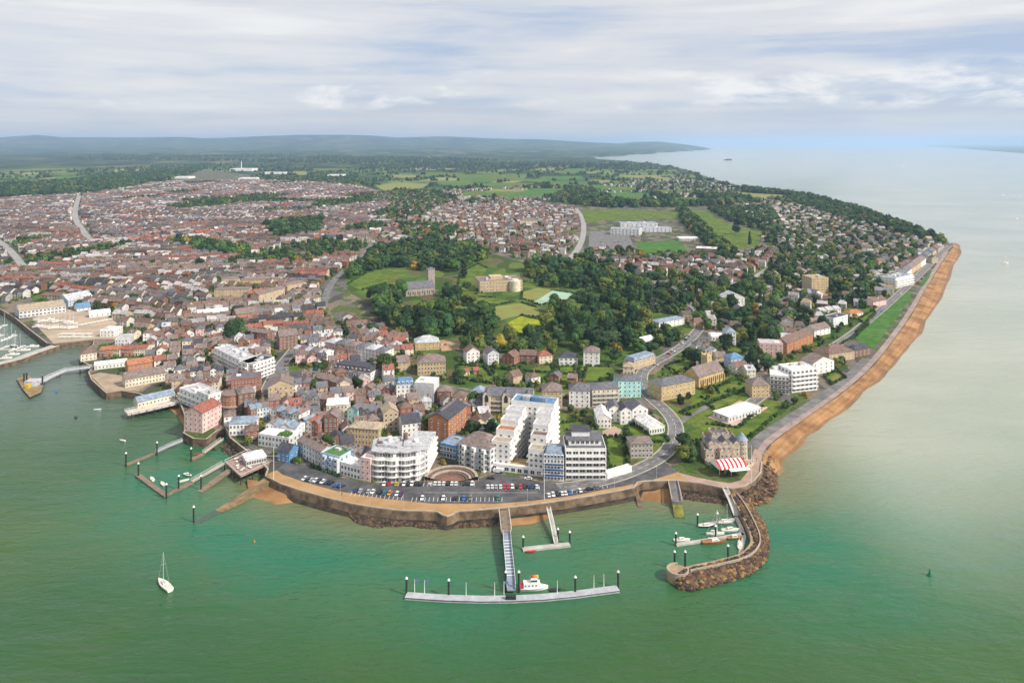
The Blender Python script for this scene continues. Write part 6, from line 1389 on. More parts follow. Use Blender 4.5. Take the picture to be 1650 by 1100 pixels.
WOODS = [  # (polygon, spacing m, radius range, kind weights (dark, mid, olive, autumn), where)
 ([(600, 482), (640, 470), (720, 476), (770, 492), (796, 520), (800, 548), (760, 562), (710, 548), (640, 538), (602, 520)], 15, (4.2, 9.8), (5, 3, 1, .05), 'in the dark park wood below the parish church'),
 ([(876, 500), (962, 486), (1036, 490), (1046, 520), (1020, 560), (985, 580), (930, 572), (880, 560), (806, 560), (796, 548), (850, 540), (880, 524)], 15, (4.2, 9.8), (5, 3, 1, .05), 'in the dark wood beside the bright lawn'),
 ([(552, 432), (600, 408), (650, 396), (760, 398), (790, 414), (766, 424), (736, 440), (700, 436), (662, 436), (628, 430), (590, 438), (560, 452)], 13, (6, 9), (5, 3, 1.2, .1), 'in the wood behind the parish church'),
 ([(704, 474), (732, 470), (740, 486), (700, 490)], 12, (6, 8), (5, 2, .6, .1), 'between church and manor lawn'),
 ([(846, 428), (920, 412), (960, 420), (1030, 448), (1130, 452), (1186, 476), (1160, 500), (1120, 512), (1050, 506), (1034, 486), (962, 478), (900, 464), (848, 460)], 17.5, (4.2, 9.0), (5, 3, 1, .06), 'in the wood beside the tennis courts'),
 ([(1196, 460), (1230, 436), (1260, 408), (1330, 404), (1420, 436), (1430, 470), (1400, 490), (1350, 492), (1330, 490), (1280, 490), (1260, 520), (1220, 545), (1190, 540), (1130, 530), (1120, 512), (1170, 500)], 19, (4, 8), (4, 3, 2, .12), 'on the wooded slope behind the shingle shore'),
 ([(1186, 545), (1222, 540), (1250, 556), (1224, 570), (1200, 590), (1186, 580)], 12, (5, 8), (4, 3, 2, .2), 'on the bank behind the church'),
 ([(738, 588), (900, 592), (1000, 602), (990, 640), (870, 640), (742, 630)], 11, (1.6, 3.4), (2, 4, 3, .2), 'in the hillside gardens under the wood'),
 ([(1052, 602), (1110, 574), (1200, 604), (1210, 640), (1140, 662), (1100, 690), (1062, 640)], 12, (1.6, 3.6), (2, 4, 3, .2), 'in the gardens around the church'),
 ([(1250, 560), (1330, 520), (1400, 500), (1400, 520), (1330, 566), (1264, 610), (1220, 630)], 12, (1.8, 3.8), (3, 4, 2, .2), 'in the gardens along the shore road'),
 ([(744, 690), (796, 668), (800, 690), (790, 730), (746, 716)], 8, (1.5, 3.2), (2, 4, 3, .1), 'in the gardens behind the seafront hotel'),
 ([(905, 662), (960, 662), (1000, 664), (960, 700), (908, 704)], 9, (1.5, 3.2), (2, 4, 3, .1), 'in the gardens behind the banded block'),
 ([(604, 600), (660, 604), (740, 610), (740, 626), (690, 632), (620, 622)], 10, (2, 4), (3, 4, 2, .1), 'in the gardens below the school blocks'),
 ([(930, 304), (1000, 316), (1100, 318), (1180, 318), (1236, 330), (1110, 334), (1000, 335), (930, 333)], 22, (8, 12), (5, 3, 1, .1), 'x'),
 ([(1196, 303), (1300, 316), (1400, 343), (1500, 383), (1520, 392), (1470, 388), (1400, 366), (1300, 336), (1210, 318)], 15, (6, 10), (5, 3, 1, .1), 'in the shore wood along the point'),
 ([(424, 366), (470, 356), (522, 356), (512, 378), (440, 386)], 16, (7, 10), (5, 3, .6, .05), 'in the long copse among the town terraces'),
 ([(268, 392), (300, 388), (400, 402), (402, 416), (330, 412)], 15, (6, 9), (5, 3, 1, .1), 'in the belt of trees across the terraces'),
 ([(-100, 300), (0, 300), (110, 294), (220, 282), (330, 270), (300, 284), (220, 302), (150, 314), (0, 322), (-100, 322)], 24, (9, 13), (5, 2, .5, 0), 'x'),
 ([(540, 318), (620, 312), (700, 308), (740, 322), (680, 352), (620, 360), (590, 352), (640, 330)], 22, (6, 9), (4, 3, 1, .2), 'x'),
 ([(1092, 336), (1126, 356), (1160, 392), (1186, 408), (1160, 414), (1130, 390), (1100, 360)], 13, (6, 9), (5, 3, 1, .1), 'in the hedge wood beside the fairway'),
 ([(1142, 338), (1240, 336), (1260, 372), (1240, 400), (1228, 372), (1180, 360)], 18, (6, 9), (5, 3, 1, .2), 'in the wood beyond the fairway'),
 ([(930, 410), (1010, 402), (1120, 414), (1200, 412), (1210, 424), (1100, 424), (960, 424)], 17, (4.5, 7), (4, 3, 1.5, .1), 'below the green pitch'),
 ([(640, 362), (720, 364), (756, 382), (700, 392), (650, 386)], 18, (6, 8.5), (4, 3, 1, .2), 'in the copse before the pale housing'),
 ([(600, 545), (650, 535), (720, 548), (760, 562), (840, 562), (900, 575), (1000, 582), (1010, 590), (930, 584), (850, 572), (745, 574), (700, 552)], 13, (4.5, 7), (4, 3, 2, .2), 'along the top of the hillside gardens'),
 ([(1088, 716), (1110, 706), (1140, 716), (1146, 740), (1136, 756), (1098, 752)], 7.5, (4, 6), (6, 2, .6, 0), 'beside the castle garden'),
 ([(1040, 520), (1062, 530), (1110, 540), (1080, 560), (1040, 578), (1010, 566)], 12, (3.5, 6), (2, 3, 3, .4), 'on the garden bank by the hill road'),
 ([(456, 610), (500, 596), (536, 590), (534, 604), (500, 616)], 9, (3.5, 6), (3, 3, 2, .4), 'on the bank beside the steep street'),
 ([(482, 752), (500, 750), (512, 756), (500, 760)], 5, (2, 3), (2, 4, 2, 0), 'on the leafy bank over the parade'),
 ([(860, 300), (930, 304), (930, 330), (880, 322)], 24, (7, 10), (5, 3, 1, .1), 'x'),
 ([(400, 286), (560, 288), (600, 300), (560, 300), (430, 292)], 28, (7, 10), (5, 3, 1, .1), 'x'),
 ([(1110, 640), (1145, 628), (1150, 640), (1100, 672), (1090, 668)], 12, (2.5, 4), (2, 3, 2, .4), 'in the church garden'),
 ([(1240, 640), (1290, 650), (1262, 668), (1240, 655)], 9, (2, 3.5), (2, 4, 2, .1), 'in the walled garden by the white flats'),
 ([(1340, 590), (1372, 584), (1368, 600), (1346, 606)], 8, (2.5, 4.5), (3, 4, 2, .2), 'around the villa by the shore green'),
 ([(1206, 708), (1218, 700), (1226, 694), (1216, 712)], 6, (2, 3), (4, 3, 1, 0), 'beside the castle turret'),
]
singles = [(624, 606, 8.5, 1, 'big round tree beside the narrow school wing'), (803, 566, 7, 3, 'golden green round tree at the edge of the dark wood'), (752, 470, 6, 0, 'dark conical tree alone on the manor lawn'), (748, 448, 6, 0, 'dark tree alone on the church slope'), (1186, 378, 9, 0, 'lone tall tree standing on the fairway'), (1208, 394, 8, 0, 'round tree at the edge of the fairway'), (612, 712, 4.5, 1, 'bushy green tree beside the yellow stone hall'), (688, 690, 4, 1, 'bushy tree between brick hall and white cottage'),
           (380, 552, 10, 0, 'big dark tree group centre above the brick terrace'), (372, 556, 8, 0, 'dark tree beside the orange school range'), (1212, 594, 7, 0, 'round dark tree beside the pink brick flats'), (1218, 506, 5, 3, 'orange autumn tree on the wooded slope'), (1170, 512, 6, 3, 'golden tree near the white turreted house'), (970, 548, 6, 2, 'olive tree at the corner of the dark wood'), (322, 432, 7, 0, 'round dark tree among the brick terraces'), (708, 600, 3.5, 1, 'small tree beside the glazed school block'), (600, 540, 6, 0, 'dark tree at the corner of the park wood'), (742, 610, 4, 1, 'small tree at the garden lane'), (1010, 712, 3.5, 1, 'small garden tree beside the square stone house'), (1004, 730, 3, 1, 'garden shrub tree beside the brick yard')]
woodW = [wpoly(w[0]) for w in WOODS]
# crowns ---------------------------------------------------------------
LEAF = [mat('leaf dark', (.034, .068, .026), .9, .4, .35, spec=.15, rand=.95), mat('leaf mid', (.062, .112, .028), .9, .4, .35, spec=.15, rand=.8), mat('leaf olive', (.125, .15, .032), .9, .35, .35, spec=.15, rand=.5), mat('leaf autumn', (.26, .18, .03), .9, .35, .35, spec=.15, rand=.4)]
CORE = mat('inner foliage', (.02, .038, .016), .95, .3, .5, spec=.05)
BARK = mat('bark', (.09, .065, .045), .95, .3, 1.0)
def crown_mesh(seed, lobes, per, leaf, shape, mi):
    r = random.Random(seed); m = MB()
    cs_ = []
    for k in range(lobes):
        a = r.uniform(0, 6.28); u = r.uniform(-.75, .9); q = math.sqrt(max(0, 1-u*u))*r.uniform(.35, .62)
        cs_.append((q*math.cos(a), q*math.sin(a), u*.62*shape + .05, r.uniform(.34, .5)))
    if shape > 1.3:
        cs_ = [(r.uniform(-.08, .08)*(1-k/9), r.uniform(-.08, .08)*(1-k/9), -.55 + k*.24, .5*(1-k/10.5)) for k in range(9)]
    else:
        cs_.append((0, 0, .45*shape, .48)); cs_.append((0, 0, -.1, .6))
    for cx_, cy_, cz_, rr in cs_:
        m2 = MB()
        ph = 5; k = len(m.v)
        for i in range(6):
            th = math.pi*(i+.5)/6
            m.v += [(cx_+rr*.84*math.sin(th)*math.cos(2*math.pi*j/7+i), cy_+rr*.84*math.sin(th)*math.sin(2*math.pi*j/7+i), cz_+rr*.84*math.cos(th)) for j in range(7)]
        for i in range(5):
            for j in range(7): j2 = (j+1) % 7; m.f.append((k+i*7+j, k+(i+1)*7+j, k+(i+1)*7+j2, k+i*7+j2)); m.m.append(1)
        for _ in range(per):
            u = r.uniform(-.6, 1); a = r.uniform(0, 6.28); q = math.sqrt(1-u*u); n = Vector((q*math.cos(a), q*math.sin(a), u)); p = Vector((cx_, cy_, cz_)) + n*rr*r.uniform(.82, 1.12)
            if any((p.x-c[0])**2+(p.y-c[1])**2+(p.z-c[2])**2 < (c[3]*.72)**2 for c in cs_): continue
            n = (n + Vector((r.uniform(-.8, .8), r.uniform(-.8, .8), r.uniform(-.3, .9)))).normalized(); t = n.cross(Vector((r.uniform(-1, 1), r.uniform(-1, 1), r.uniform(-1, 1)))).normalized(); b = n.cross(t); s = leaf*r.uniform(.6, 1.3)
            m.poly([p - t*s, p - b*s*.7, p + t*s, p + b*s*.7], 0)
    return m.mesh('crown', [LEAF[mi], LEAF[mi]])
CROWNS = {mi: [crown_mesh(31*mi+s, 13, 34, .115, sh, mi) for s, sh in enumerate((.95, 1.1, .85, 1.5))] for mi in range(4)}
TR = MB(); TR.cyl(0, 0, 0, 1, .055, .035, 7)
for a in (.3, 2.4, 4.4): TR.bar((0, 0, .75), (.22*math.cos(a), .22*math.sin(a), 1.25), .022)
TRUNK = TR.mesh('trunk', BARK)
KW = ['dark green', 'mid green', 'olive green', 'golden autumn']
trees = []   # x, y, radius, kind, where, label
for (px, sp, rr, kw, where), w in zip(WOODS, woodW):
    a, b = min(p[0] for p in w), max(p[0] for p in w); c, d = min(p[1] for p in w), max(p[1] for p in w)
    gx, gy = np.meshgrid(np.arange(a, b, sp), np.arange(c, d, sp)); gx = gx.ravel() + rng.uniform(-.42, .42, gx.size)*sp; gy = gy.ravel() + rng.uniform(-.42, .42, gy.size)*sp
    k = inpoly(gx, gy, w); gx, gy = gx[k], gy[k]; k = free(gx, gy, 2.5)
    for x, y in zip(gx[k], gy[k]): trees.append((x, y, rnd.uniform(*rr), rnd.choices(range(4), weights=kw)[0], where, None))
for x, y, r_, kd, lab in singles: p = P(x, y); trees.append((p.x, p.y, r_, kd, None, lab))
# houses ---------------------------------------------------------------
dist_seeds = [(rnd.uniform(-900, 1100), rnd.uniform(500, 3500), rnd.choice([-14, -6, 4, 12, 20, 58, 66, -28])) for _ in range(90)]
def district(x, y):
    b = min(dist_seeds, key=lambda s: (s[0]-x)**2 + ((s[1]-y)*.6)**2); return R(b[2])
cand = []
tree_w = [(w, min(p[0] for p in w), max(p[0] for p in w), min(p[1] for p in w), max(p[1] for p in w)) for (px, sp, *_), w in zip(WOODS, woodW) if sp < 17 and 'garden' not in _[-1]]
DSX = np.array([s[0] for s in dist_seeds]); DSY = np.array([s[1] for s in dist_seeds])
for px, sp, rsp, pal, where in TOWN:
    w = wpoly(px); a, b = min(p[0] for p in w), max(p[0] for p in w); c, d = min(p[1] for p in w), max(p[1] for p in w)
    angs = sorted(set(s[2] for s in dist_seeds))
    for ang in angs:
        th = R(ang); ct, st = math.cos(th), math.sin(th); cxm, cym = (a+b)/2, (c+d)/2; ext = math.hypot(b-a, d-c)/2
        U, V = np.meshgrid(np.arange(-ext, ext, sp), np.arange(-ext, ext, rsp)); U = U + rng.uniform(-.08, .08, U.shape)*sp
        V2 = np.stack([V, V + 18.5 if rsp == 42 else V + 13.5 if sp < 12 else V + rsp*.5], 0); U = np.stack([U, U + sp*.5], 0)
        U = U.ravel(); V2 = V2.ravel() + rng.uniform(-.8, .8, V2.size)
        x = cxm + U*ct - V2*st; y = cym + U*st + V2*ct; blk = np.floor(U/(sp*6.5)).astype(int)*977 + np.floor((V2+2)/rsp*2).astype(int)*31 + ang; fst = np.arange(x.size) < x.size//2
        k = inpoly(x, y, w); x, y, blk, fst = x[k], y[k], blk[k], fst[k]
        if not len(x): continue
        near = np.argmin((x[:, None]-DSX)**2 + ((y[:, None]-DSY)*.6)**2, 1); k = np.array([dist_seeds[i][2] for i in near]) == ang; x, y, blk, fst = x[k], y[k], blk[k], fst[k]
        if not len(x): continue
        k = free(x, y, 4.5 if sp > 8.5 else 3.0)
        for tw_, a1, b1, c1, d1 in tree_w:
            j = (x > a1) & (x < b1) & (y > c1) & (y < d1); j[j] = inpoly(x[j], y[j], tw_); 
            k &= ~(j & (rng.random(len(x)) < (.97 if sp < 16 else .6)))
        if pal == 'villa': x = x + rng.uniform(-9, 9, len(x)); y = y + rng.uniform(-14, 14, len(x))
        skip = (rng.random(len(x)) < (.06 if sp < 12 else .2)) | ((fbm(x/110, y/170, 21) > .5) & (rsp >= 34) & (sp < 12))
        gp = k & skip & (fbm(x/110, y/170, 21) > .5)
        for xx, yy in zip(x[gp], y[gp]):
            if rnd.random() < .8: trees.append((xx + rnd.uniform(-4, 4), yy + rnd.uniform(-5, 5), rnd.uniform(3.5, 6.5), rnd.choices(range(4), weights=(4, 3, 1.5, .1))[0], where, None))
        for xx, yy, bb, ff in zip(x[k & ~skip], y[k & ~skip], blk[k & ~skip], fst[k & ~skip]): cand.append((yy, xx, th, sp, pal, where, int(bb) if rsp == 42 else None, bool(ff) and rsp == 42))
cand.sort()
# avoid overlaps where districts meet
cell = {}; houses = []
for c_ in cand:
    yy, xx, th, sp = c_[:4]; key = (int(xx//12), int(yy//12)); hit = False
    for i in (-1, 0, 1):
        for j in (-1, 0, 1):
            for q in cell.get((key[0]+i, key[1]+j), ()):
                dx, dy = q[1]-xx, q[0]-yy; u = abs(dx*math.cos(th)+dy*math.sin(th)); v = abs(-dx*math.sin(th)+dy*math.cos(th))
                if u < sp*.8 and v < 9.5: hit = True
    if not hit: cell.setdefault(key, []).append(c_); houses.append(c_)
sm = MB(); stq = []
for h in houses:
    if h[7]:
        ct, st = math.cos(h[2]), math.sin(h[2]); q = lambda u, v: (h[1]+u*ct-v*st, h[0]+u*st+v*ct, G+.09)
        stq.append((q(0, 9.25), [q(-4.7, 6.6), q(4.7, 6.6), q(4.7, 11.9), q(-4.7, 11.9)]))
for ok_, (_, pl_) in zip(free(np.array([s[0][0] for s in stq]), np.array([s[0][1] for s in stq]), 1.0), stq):
    if ok_: sm.poly(pl_)
sm.build('terrace_streets', M_asph2)['kind'] = 'structure'
N_IND = 205
_hm = {}
dm_ = MB(); dm_.box(-.9, .9, -.5, 2.0, 0, 1.5, 0); dm_.poly([(-.65, -.53, .35), (.65, -.53, .35), (.65, -.53, 1.3), (-.65, -.53, 1.3)], 1); dm_.box(-1.05, 1.05, -.65, 2.0, 1.5, 1.62, 2); DORM = dm_.mesh('dormer', [frame_w, glass, RM('slate grey')])
EXT = []
for wn_, rn_ in (('white', 'pale grey'), ('brown brick', 'slate grey'), ('cream', 'white')):
    x_ = MB(); x_.box(-1.6, 1.6, -1.2, 1.2, 0, 2.6, 0, False); x_.box(-1.75, 1.75, -1.35, 1.35, 2.6, 2.75, 1); EXT.append(x_.mesh('porch', [WM(wn_), RM(rn_)]))
def indiv_house(h):
    yy, xx, th, sp, pal, where = h[:6]; ws, rs = PAL[pal]; wn, rn = rnd.choice(ws), rnd.choice(rs); rt = rnd.choice(['gable', 'gable', 'gablex', 'hip']); fl = rnd.choice([2, 2, 3]) if pal == 'town' else 2
    vi = rnd.randrange(3); wd = (sp*.95 if sp < 12 else sp*.72) * (1, .9, 1.0)[vi]; dp = (9, 10, 8.5)[vi]; fh = 2.8; hh = fl*fh+.3; rh = min(wd, dp)*.36
    r = thing('house', fit(f"{wn} {NUMW[fl]} house with {rn} {ROOFW[rt]} roof {where}"), 'house', (xx, yy, G), th, 'houses ' + where)
    key = (vi, fl, rt, sp); 
    if (key, wn) not in _hm: _hm[(key, wn)] = walls_mesh(wd, dp, hh, rt, rh).mesh('wall', WM(wn))
    if (key, rn, 'r') not in _hm: _hm[(key, rn, 'r')] = roof_mesh(wd, dp, hh, rt, rh).mesh('roof', RM(rn))
    link('wall', _hm[(key, wn)], r); rf = link('roof', _hm[(key, rn, 'r')], r)
    link('chimney', chimney_mesh('brown brick'), rf, (wd*.3 if rt != 'gablex' else 0, 0 if rt != 'gablex' else dp*.3, hh+rh*(.75 if rt == 'hip' else 1)))
    face_windows(r, -wd/2, wd/2, -dp/2, 0, fl, fh, 2, 0, 1.3, 1.4)
    if rt == 'gable' and rnd.random() < .55: link('dormer', DORM, rf, (rnd.uniform(-.25, .2)*wd, -dp*.3, hh + rh*.22))
    if rnd.random() < .45: link('rear_extension' if rnd.random() < .3 else 'porch', EXT[rnd.randrange(3)], r, (rnd.uniform(-.2, .2)*wd, -dp/2 - 1.2, 0))
    lx, ly = camlocal(Vector((xx, yy)), th)
    s = 1 if lx > 0 else -1
    for f in range(fl): window(r, s*wd/2, 0, f*fh+.9, 1.1, 1.4, s*math.pi/2)
for h in houses[:N_IND]: indiv_house(h)
def mass(hs, name, label):
    V, Fc, Cc = [], [], []
    for yy, xx, th, sp, pal, where, bb, ff in hs:
        ws, rs = PAL[pal]; br = random.Random(bb) if bb is not None else rnd
        wc = np.array(WALLS[br.choice(ws)])*br.uniform(.65, 1.0); rc = np.array(ROOFS[br.choice(rs)])*br.uniform(.55, 1.1)
        if bb is not None:
            wc = wc*rnd.uniform(.85, 1.12); rc = rc*rnd.uniform(.85, 1.15); br.random()
            if rnd.random() < .12: wc = np.array(WALLS[rnd.choice(('white', 'cream', 'pale grey'))])
        wc = wc*np.array((1.0, .98, .95)); rc = rc*np.array((.98, .92, .88))
        if rnd.random() < .05: rc = np.array((.45, .43, .42))*rnd.uniform(.6, 1.2)
        wd = (sp*rnd.uniform(.94, 1.0) if sp < 12 else rnd.uniform(8, 12))/2; dp = rnd.uniform(8.5, 10.5)/2; hh = rnd.choice([5.6, 5.9, 6.2, 8.2]); rh = rnd.uniform(2.2, 3.6); ct, st = math.cos(th), math.sin(th)
        t = rnd.random() if bb is None else .3 + .55*rnd.random(); L = []
        gx = t < .3; o = .35
        base = [(-wd, -dp), (wd, -dp), (wd, dp), (-wd, dp)]
        L = [(x, y, 0) for x, y in base] + [(x, y, hh) for x, y in base]
        f = [((0, 1, 5, 4), 0), ((1, 2, 6, 5), 0), ((2, 3, 7, 6), 0), ((3, 0, 4, 7), 0)]
        if gx:
            L += [(0, -dp, hh+rh), (0, dp, hh+rh)]; f += [((4, 5, 8), 0), ((6, 7, 9), 0)]
            L += [(-wd-o, -dp-o, hh-.25), (-wd-o, dp+o, hh-.25), (0, dp+o, hh+rh+.15), (0, -dp-o, hh+rh+.15), (wd+o, -dp-o, hh-.25), (wd+o, dp+o, hh-.25)]; f += [((10, 13, 12, 11), 1), ((14, 15, 12, 13), 1)]
        else:
            k = 0 if t < .8 else min(wd*.8, 2.5)
            L += [(-wd, 0, hh+rh*(1 if not k else .2)), (wd, 0, hh+rh*(1 if not k else .2))]; f += [((5, 6, 9), 0), ((7, 4, 8), 0)]
            L += [(-wd-o, -dp-o, hh-.25), (wd+o, -dp-o, hh-.25), (wd+o-k, 0, hh+rh+.15), (-wd-o+k, 0, hh+rh+.15), (-wd-o, dp+o, hh-.25), (wd+o, dp+o, hh-.25)]; f += [((10, 11, 12, 13), 1), ((15, 14, 13, 12), 1)]
            if k: f += [((11, 15, 12), 1), ((14, 10, 13), 1)]
        if yy < 1700:
            q = len(L); cx_, cy_ = (wd*.7, 0) if not gx else (0, dp*.6)
            L += [(cx_+a, cy_+b, z) for z in (hh+rh-.8, hh+rh+1.3) for a, b in ((-.5, -.4), (.5, -.4), (.5, .4), (-.5, .4))]; f += [((q, q+1, q+5, q+4), 2), ((q+1, q+2, q+6, q+5), 2), ((q+3, q, q+4, q+7), 2), ((q+4, q+5, q+6, q+7), 2)]
            for side in (-1, 1):   # windows of the long fronts
                for u in (-.5, .5):
                    for z in (.9, 3.6):
                        q = len(L); w_ = .6; x0 = u*wd
                        if gx: continue
                        L += [(x0-w_, side*(dp+.04), z), (x0+w_, side*(dp+.04), z), (x0+w_, side*(dp+.04), z+1.4), (x0-w_, side*(dp+.04), z+1.4)]; f.append(((q, q+1, q+2, q+3), 3))
        n0 = len(V); V += [(xx + x*ct - y*st, yy + x*st + y*ct, G + z) for x, y, z in L]
        for ff, ci in f: Fc.append(tuple(n0+i for i in ff)); Cc.append((wc, rc, (.2, .1, .07), (.03, .035, .04))[ci])
    me = bpy.data.meshes.new(name); me.from_pydata(V, [], Fc); a = me.color_attributes.new('paint', 'FLOAT_COLOR', 'CORNER')
    ln = np.array([len(f) for f in Fc]); cc_ = np.repeat(np.array([tuple(c) + (1,) for c in Cc], np.float32), ln, 0); a.data.foreach_set('color', cc_.ravel())
    m = bpy.data.materials.new('house paint and tiles'); m.use_nodes = True; t = m.node_tree; at_ = t.nodes.new('ShaderNodeAttribute'); at_.attribute_name = 'paint'; co = t.nodes.new('ShaderNodeTexCoord').outputs['Object']
    ns_ = noise(t, co, .35, 4, .6); mx = mix_c(t, ramp(t, ns_, .3, .7), (.72, .72, .72), (1.15, 1.15, 1.15)); ml = t.nodes.new('ShaderNodeMix'); ml.data_type = 'RGBA'; ml.blend_type = 'MULTIPLY'; ml.inputs[0].default_value = 1; t.links.new(at_.outputs[0], ml.inputs[6]); t.links.new(mx, ml.inputs[7])
    t.links.new(ml.outputs[2], t.nodes['Principled BSDF'].inputs['Base Color']); t.nodes['Principled BSDF'].inputs['Roughness'].default_value = .85; me.materials.append(m)
    tag(link(name, me), label, 'houses', kind='stuff')
mass(houses[N_IND:], 'distant_houses', 'dense distant mass of small terraced houses behind the town')
# trees in gardens ------------------------------------------------------
HX = np.array([h[1] for h in houses]); HY = np.array([h[0] for h in houses])
gt = []
for h in houses:
    pr = {'town': .9, 'pale': 1.5, 'villa': 1.4}[h[4]]; n = int(pr) + (rnd.random() < pr - int(pr))
    for _ in range(n):
        d = (rnd.choice([-1, 1]) if h[6] is None else -1 if h[7] else 1)*rnd.uniform(7.2, 12.5); u = rnd.uniform(-8, 8); gt.append((h[1] + u*math.cos(h[2]) - d*math.sin(h[2]), h[0] + u*math.sin(h[2]) + d*math.cos(h[2]), h[5], h[4]))
gx, gy = np.array([g[0] for g in gt]), np.array([g[1] for g in gt]); k = free(gx, gy, 2.0)
hk = {}
for x, y in zip(HX, HY): hk.setdefault((int(x//14), int(y//14)), []).append((x, y))
for i in np.where(k)[0]:
    x, y = gx[i], gy[i]; a, b = int(x//14), int(y//14)
    if any((x-q[0])**2+(y-q[1])**2 < 40 for u in (-1, 0, 1) for v in (-1, 0, 1) for q in hk.get((a+u, b+v), ())): continue
    trees.append((x, y, rnd.uniform(2.6, 4.8) if gt[i][3] != 'villa' else rnd.uniform(3.5, 7), rnd.choices(range(4), weights=(4, 3, 2, .2))[0], 'in a garden ' + gt[i][2] if len(gt[i][2].split()) < 9 and 'garden' not in gt[i][2] else gt[i][2], None))
# hedgerow and roadside trees over the farmland
fw = wpoly(FARMPX); 
hx = rng.uniform(-4200, 2300, 9000); hy = rng.uniform(1900, 7200, 9000); hgx = np.round(hx/230)*230; hgy = np.round(hy/330)*330; sel = rng.random(9000) < .5
hx = np.where(sel, hgx + rng.normal(0, 9, 9000), hx); hy = np.where(~sel, hgy + rng.normal(0, 9, 9000), hy)
hx2 = hx + hy*.25; k = inpoly(hx2, hy, fw)
pxs = 825 + F*hx2/hy; k &= (pxs > -120) & (pxs < 1300); k[k] = free(hx2[k], hy[k], 2, False)
for x, y in zip(hx2[k], hy[k]): trees.append((x, y, rnd.uniform(5, 10), rnd.choices(range(4), weights=(5, 3, 1, 0))[0], 'x', None))
def vis(t): px_, py_ = 825 + F*t[0]/t[1], YH + F*(H-G)/t[1]; return -30 < px_ < 1680
order = sorted((i for i in range(len(trees)) if vis(trees[i]) and trees[i][4] != 'x'), key=lambda i: -(trees[i][2]/trees[i][1]) - (1 if trees[i][5] else 0))
ind = set(order[:260])
SZ = lambda r: 'small' if r < 4 else 'middling' if r < 7 else 'large'
for i in order[:260]:
    x, y, r_, kd, where, lab = trees[i]; ci_ = rnd.choices((0, 1, 2, 3), weights=(4, 3, 3, 1.0 if kd < 2 else 0))[0]; t = thing('broadleaf_tree', lab or fit(f'{SZ(r_)} {("round", "upright", "broad", "conical")[ci_]} {KW[kd]} tree {where}'), 'tree', (x, y, G), rnd.uniform(0, 6.28), 'trees ' + (where or 'standing alone'))
    th_ = r_*.75; link('trunk', TRUNK, t, (0, 0, 0), 0, (r_, r_, th_*1.15)); link('crown', CROWNS[kd][ci_], t, (0, 0, th_ + r_*.45), rnd.uniform(0, 6), (r_*1.12*(1, .9, 1.18, .85)[ci_], r_*1.12*(1, .9, 1.18, .85)[ci_], r_*(1.02, 1.3, .88, 1.25)[ci_]))
rest = [t for i, t in enumerate(trees) if i not in ind]
def stuff_instances(name, label, cat, pts, protos):
    """pts: (x, y, z, scale, kind); one mesh of points, instanced with geometry nodes"""
    me = bpy.data.meshes.new(name); me.from_pydata([p[:3] for p in pts], [], []); o = link(name, me); tag(o, label, cat, kind='stuff')
    a = me.attributes.new('size', 'FLOAT', 'POINT'); a.data.foreach_set('value', [p[3] for p in pts]); a = me.attributes.new('pick', 'INT', 'POINT'); a.data.foreach_set('value', [p[4] for p in pts]); a = me.attributes.new('turn', 'FLOAT', 'POINT'); a.data.foreach_set('value', [rnd.uniform(0, 6.28) for p in pts])
    col_ = bpy.data.collections.new(name + ' kinds')
    for k, pm in enumerate(protos): q = bpy.data.objects.new('%s kind %02d' % (name, k), pm); col_.objects.link(q)
    g = bpy.data.node_groups.new(name, 'GeometryNodeTree'); g.interface.new_socket('Geometry', in_out='INPUT', socket_type='NodeSocketGeometry'); g.interface.new_socket('Geometry', in_out='OUTPUT', socket_type='NodeSocketGeometry')
    gi, go = g.nodes.new('NodeGroupInput'), g.nodes.new('NodeGroupOutput'); ip = g.nodes.new('GeometryNodeInstanceOnPoints'); ci = g.nodes.new('GeometryNodeCollectionInfo'); ci.inputs[0].default_value = col_; ci.inputs[1].default_value = True; ci.inputs[2].default_value = True
    def na(n, ty): q = g.nodes.new('GeometryNodeInputNamedAttribute'); q.data_type = ty; q.inputs[0].default_value = n; return q.outputs[0]
    cx_ = g.nodes.new('ShaderNodeCombineXYZ'); g.links.new(na('turn', 'FLOAT'), cx_.inputs[2]); er = g.nodes.new('FunctionNodeEulerToRotation'); g.links.new(cx_.outputs[0], er.inputs[0])
    g.links.new(gi.outputs[0], ip.inputs['Points']); g.links.new(ci.outputs[0], ip.inputs['Instance']); ip.inputs['Pick Instance'].default_value = True; g.links.new(na('pick', 'INT'), ip.inputs['Instance Index']); g.links.new(er.outputs[0], ip.inputs['Rotation']); g.links.new(na('size', 'FLOAT'), ip.inputs['Scale']); g.links.new(ip.outputs[0], go.inputs[0])
    o.modifiers.new('scatter', 'NODES').node_group = g; return o
LOW = [crown_mesh(500+k, 6, 14, .2, (1.0, 1.2)[k//4], k % 4) for k in range(8)]
stuff_instances('distant_woods', 'far trees, copses and hedgerows behind and around the town', 'woods', [(x, y, G + r_*(.85 if y < 1500 else .7), r_*1.15, kd + rnd.choice((0, 4))) for x, y, r_, kd, *_ in rest], LOW)
# hill woods
hp = []
bx = rng.uniform(-5200, 1500, 5200); by = rng.uniform(5300, 9500, 5200); nz = fbm(bx/900, by/700, 11)
for x, y, n in zip(bx, by, nz):
    if n < .25: continue
    px_ = 825 + F*x/y
    if not -60 < px_ < 1120: continue
    j = min(len(cx)-1, max(0, int((px_ - cx[0])/6))); i = min(len(dd)-1, int(np.searchsorted(dd, y))); z = HZ[i, j]
    if z > 6: hp.append((x, y, z+5, rnd.uniform(12, 20), rnd.choice((0, 0, 4, 1))))
stuff_instances('hill_woods', 'dark woods scattered over the distant hills', 'woods', hp, LOW)
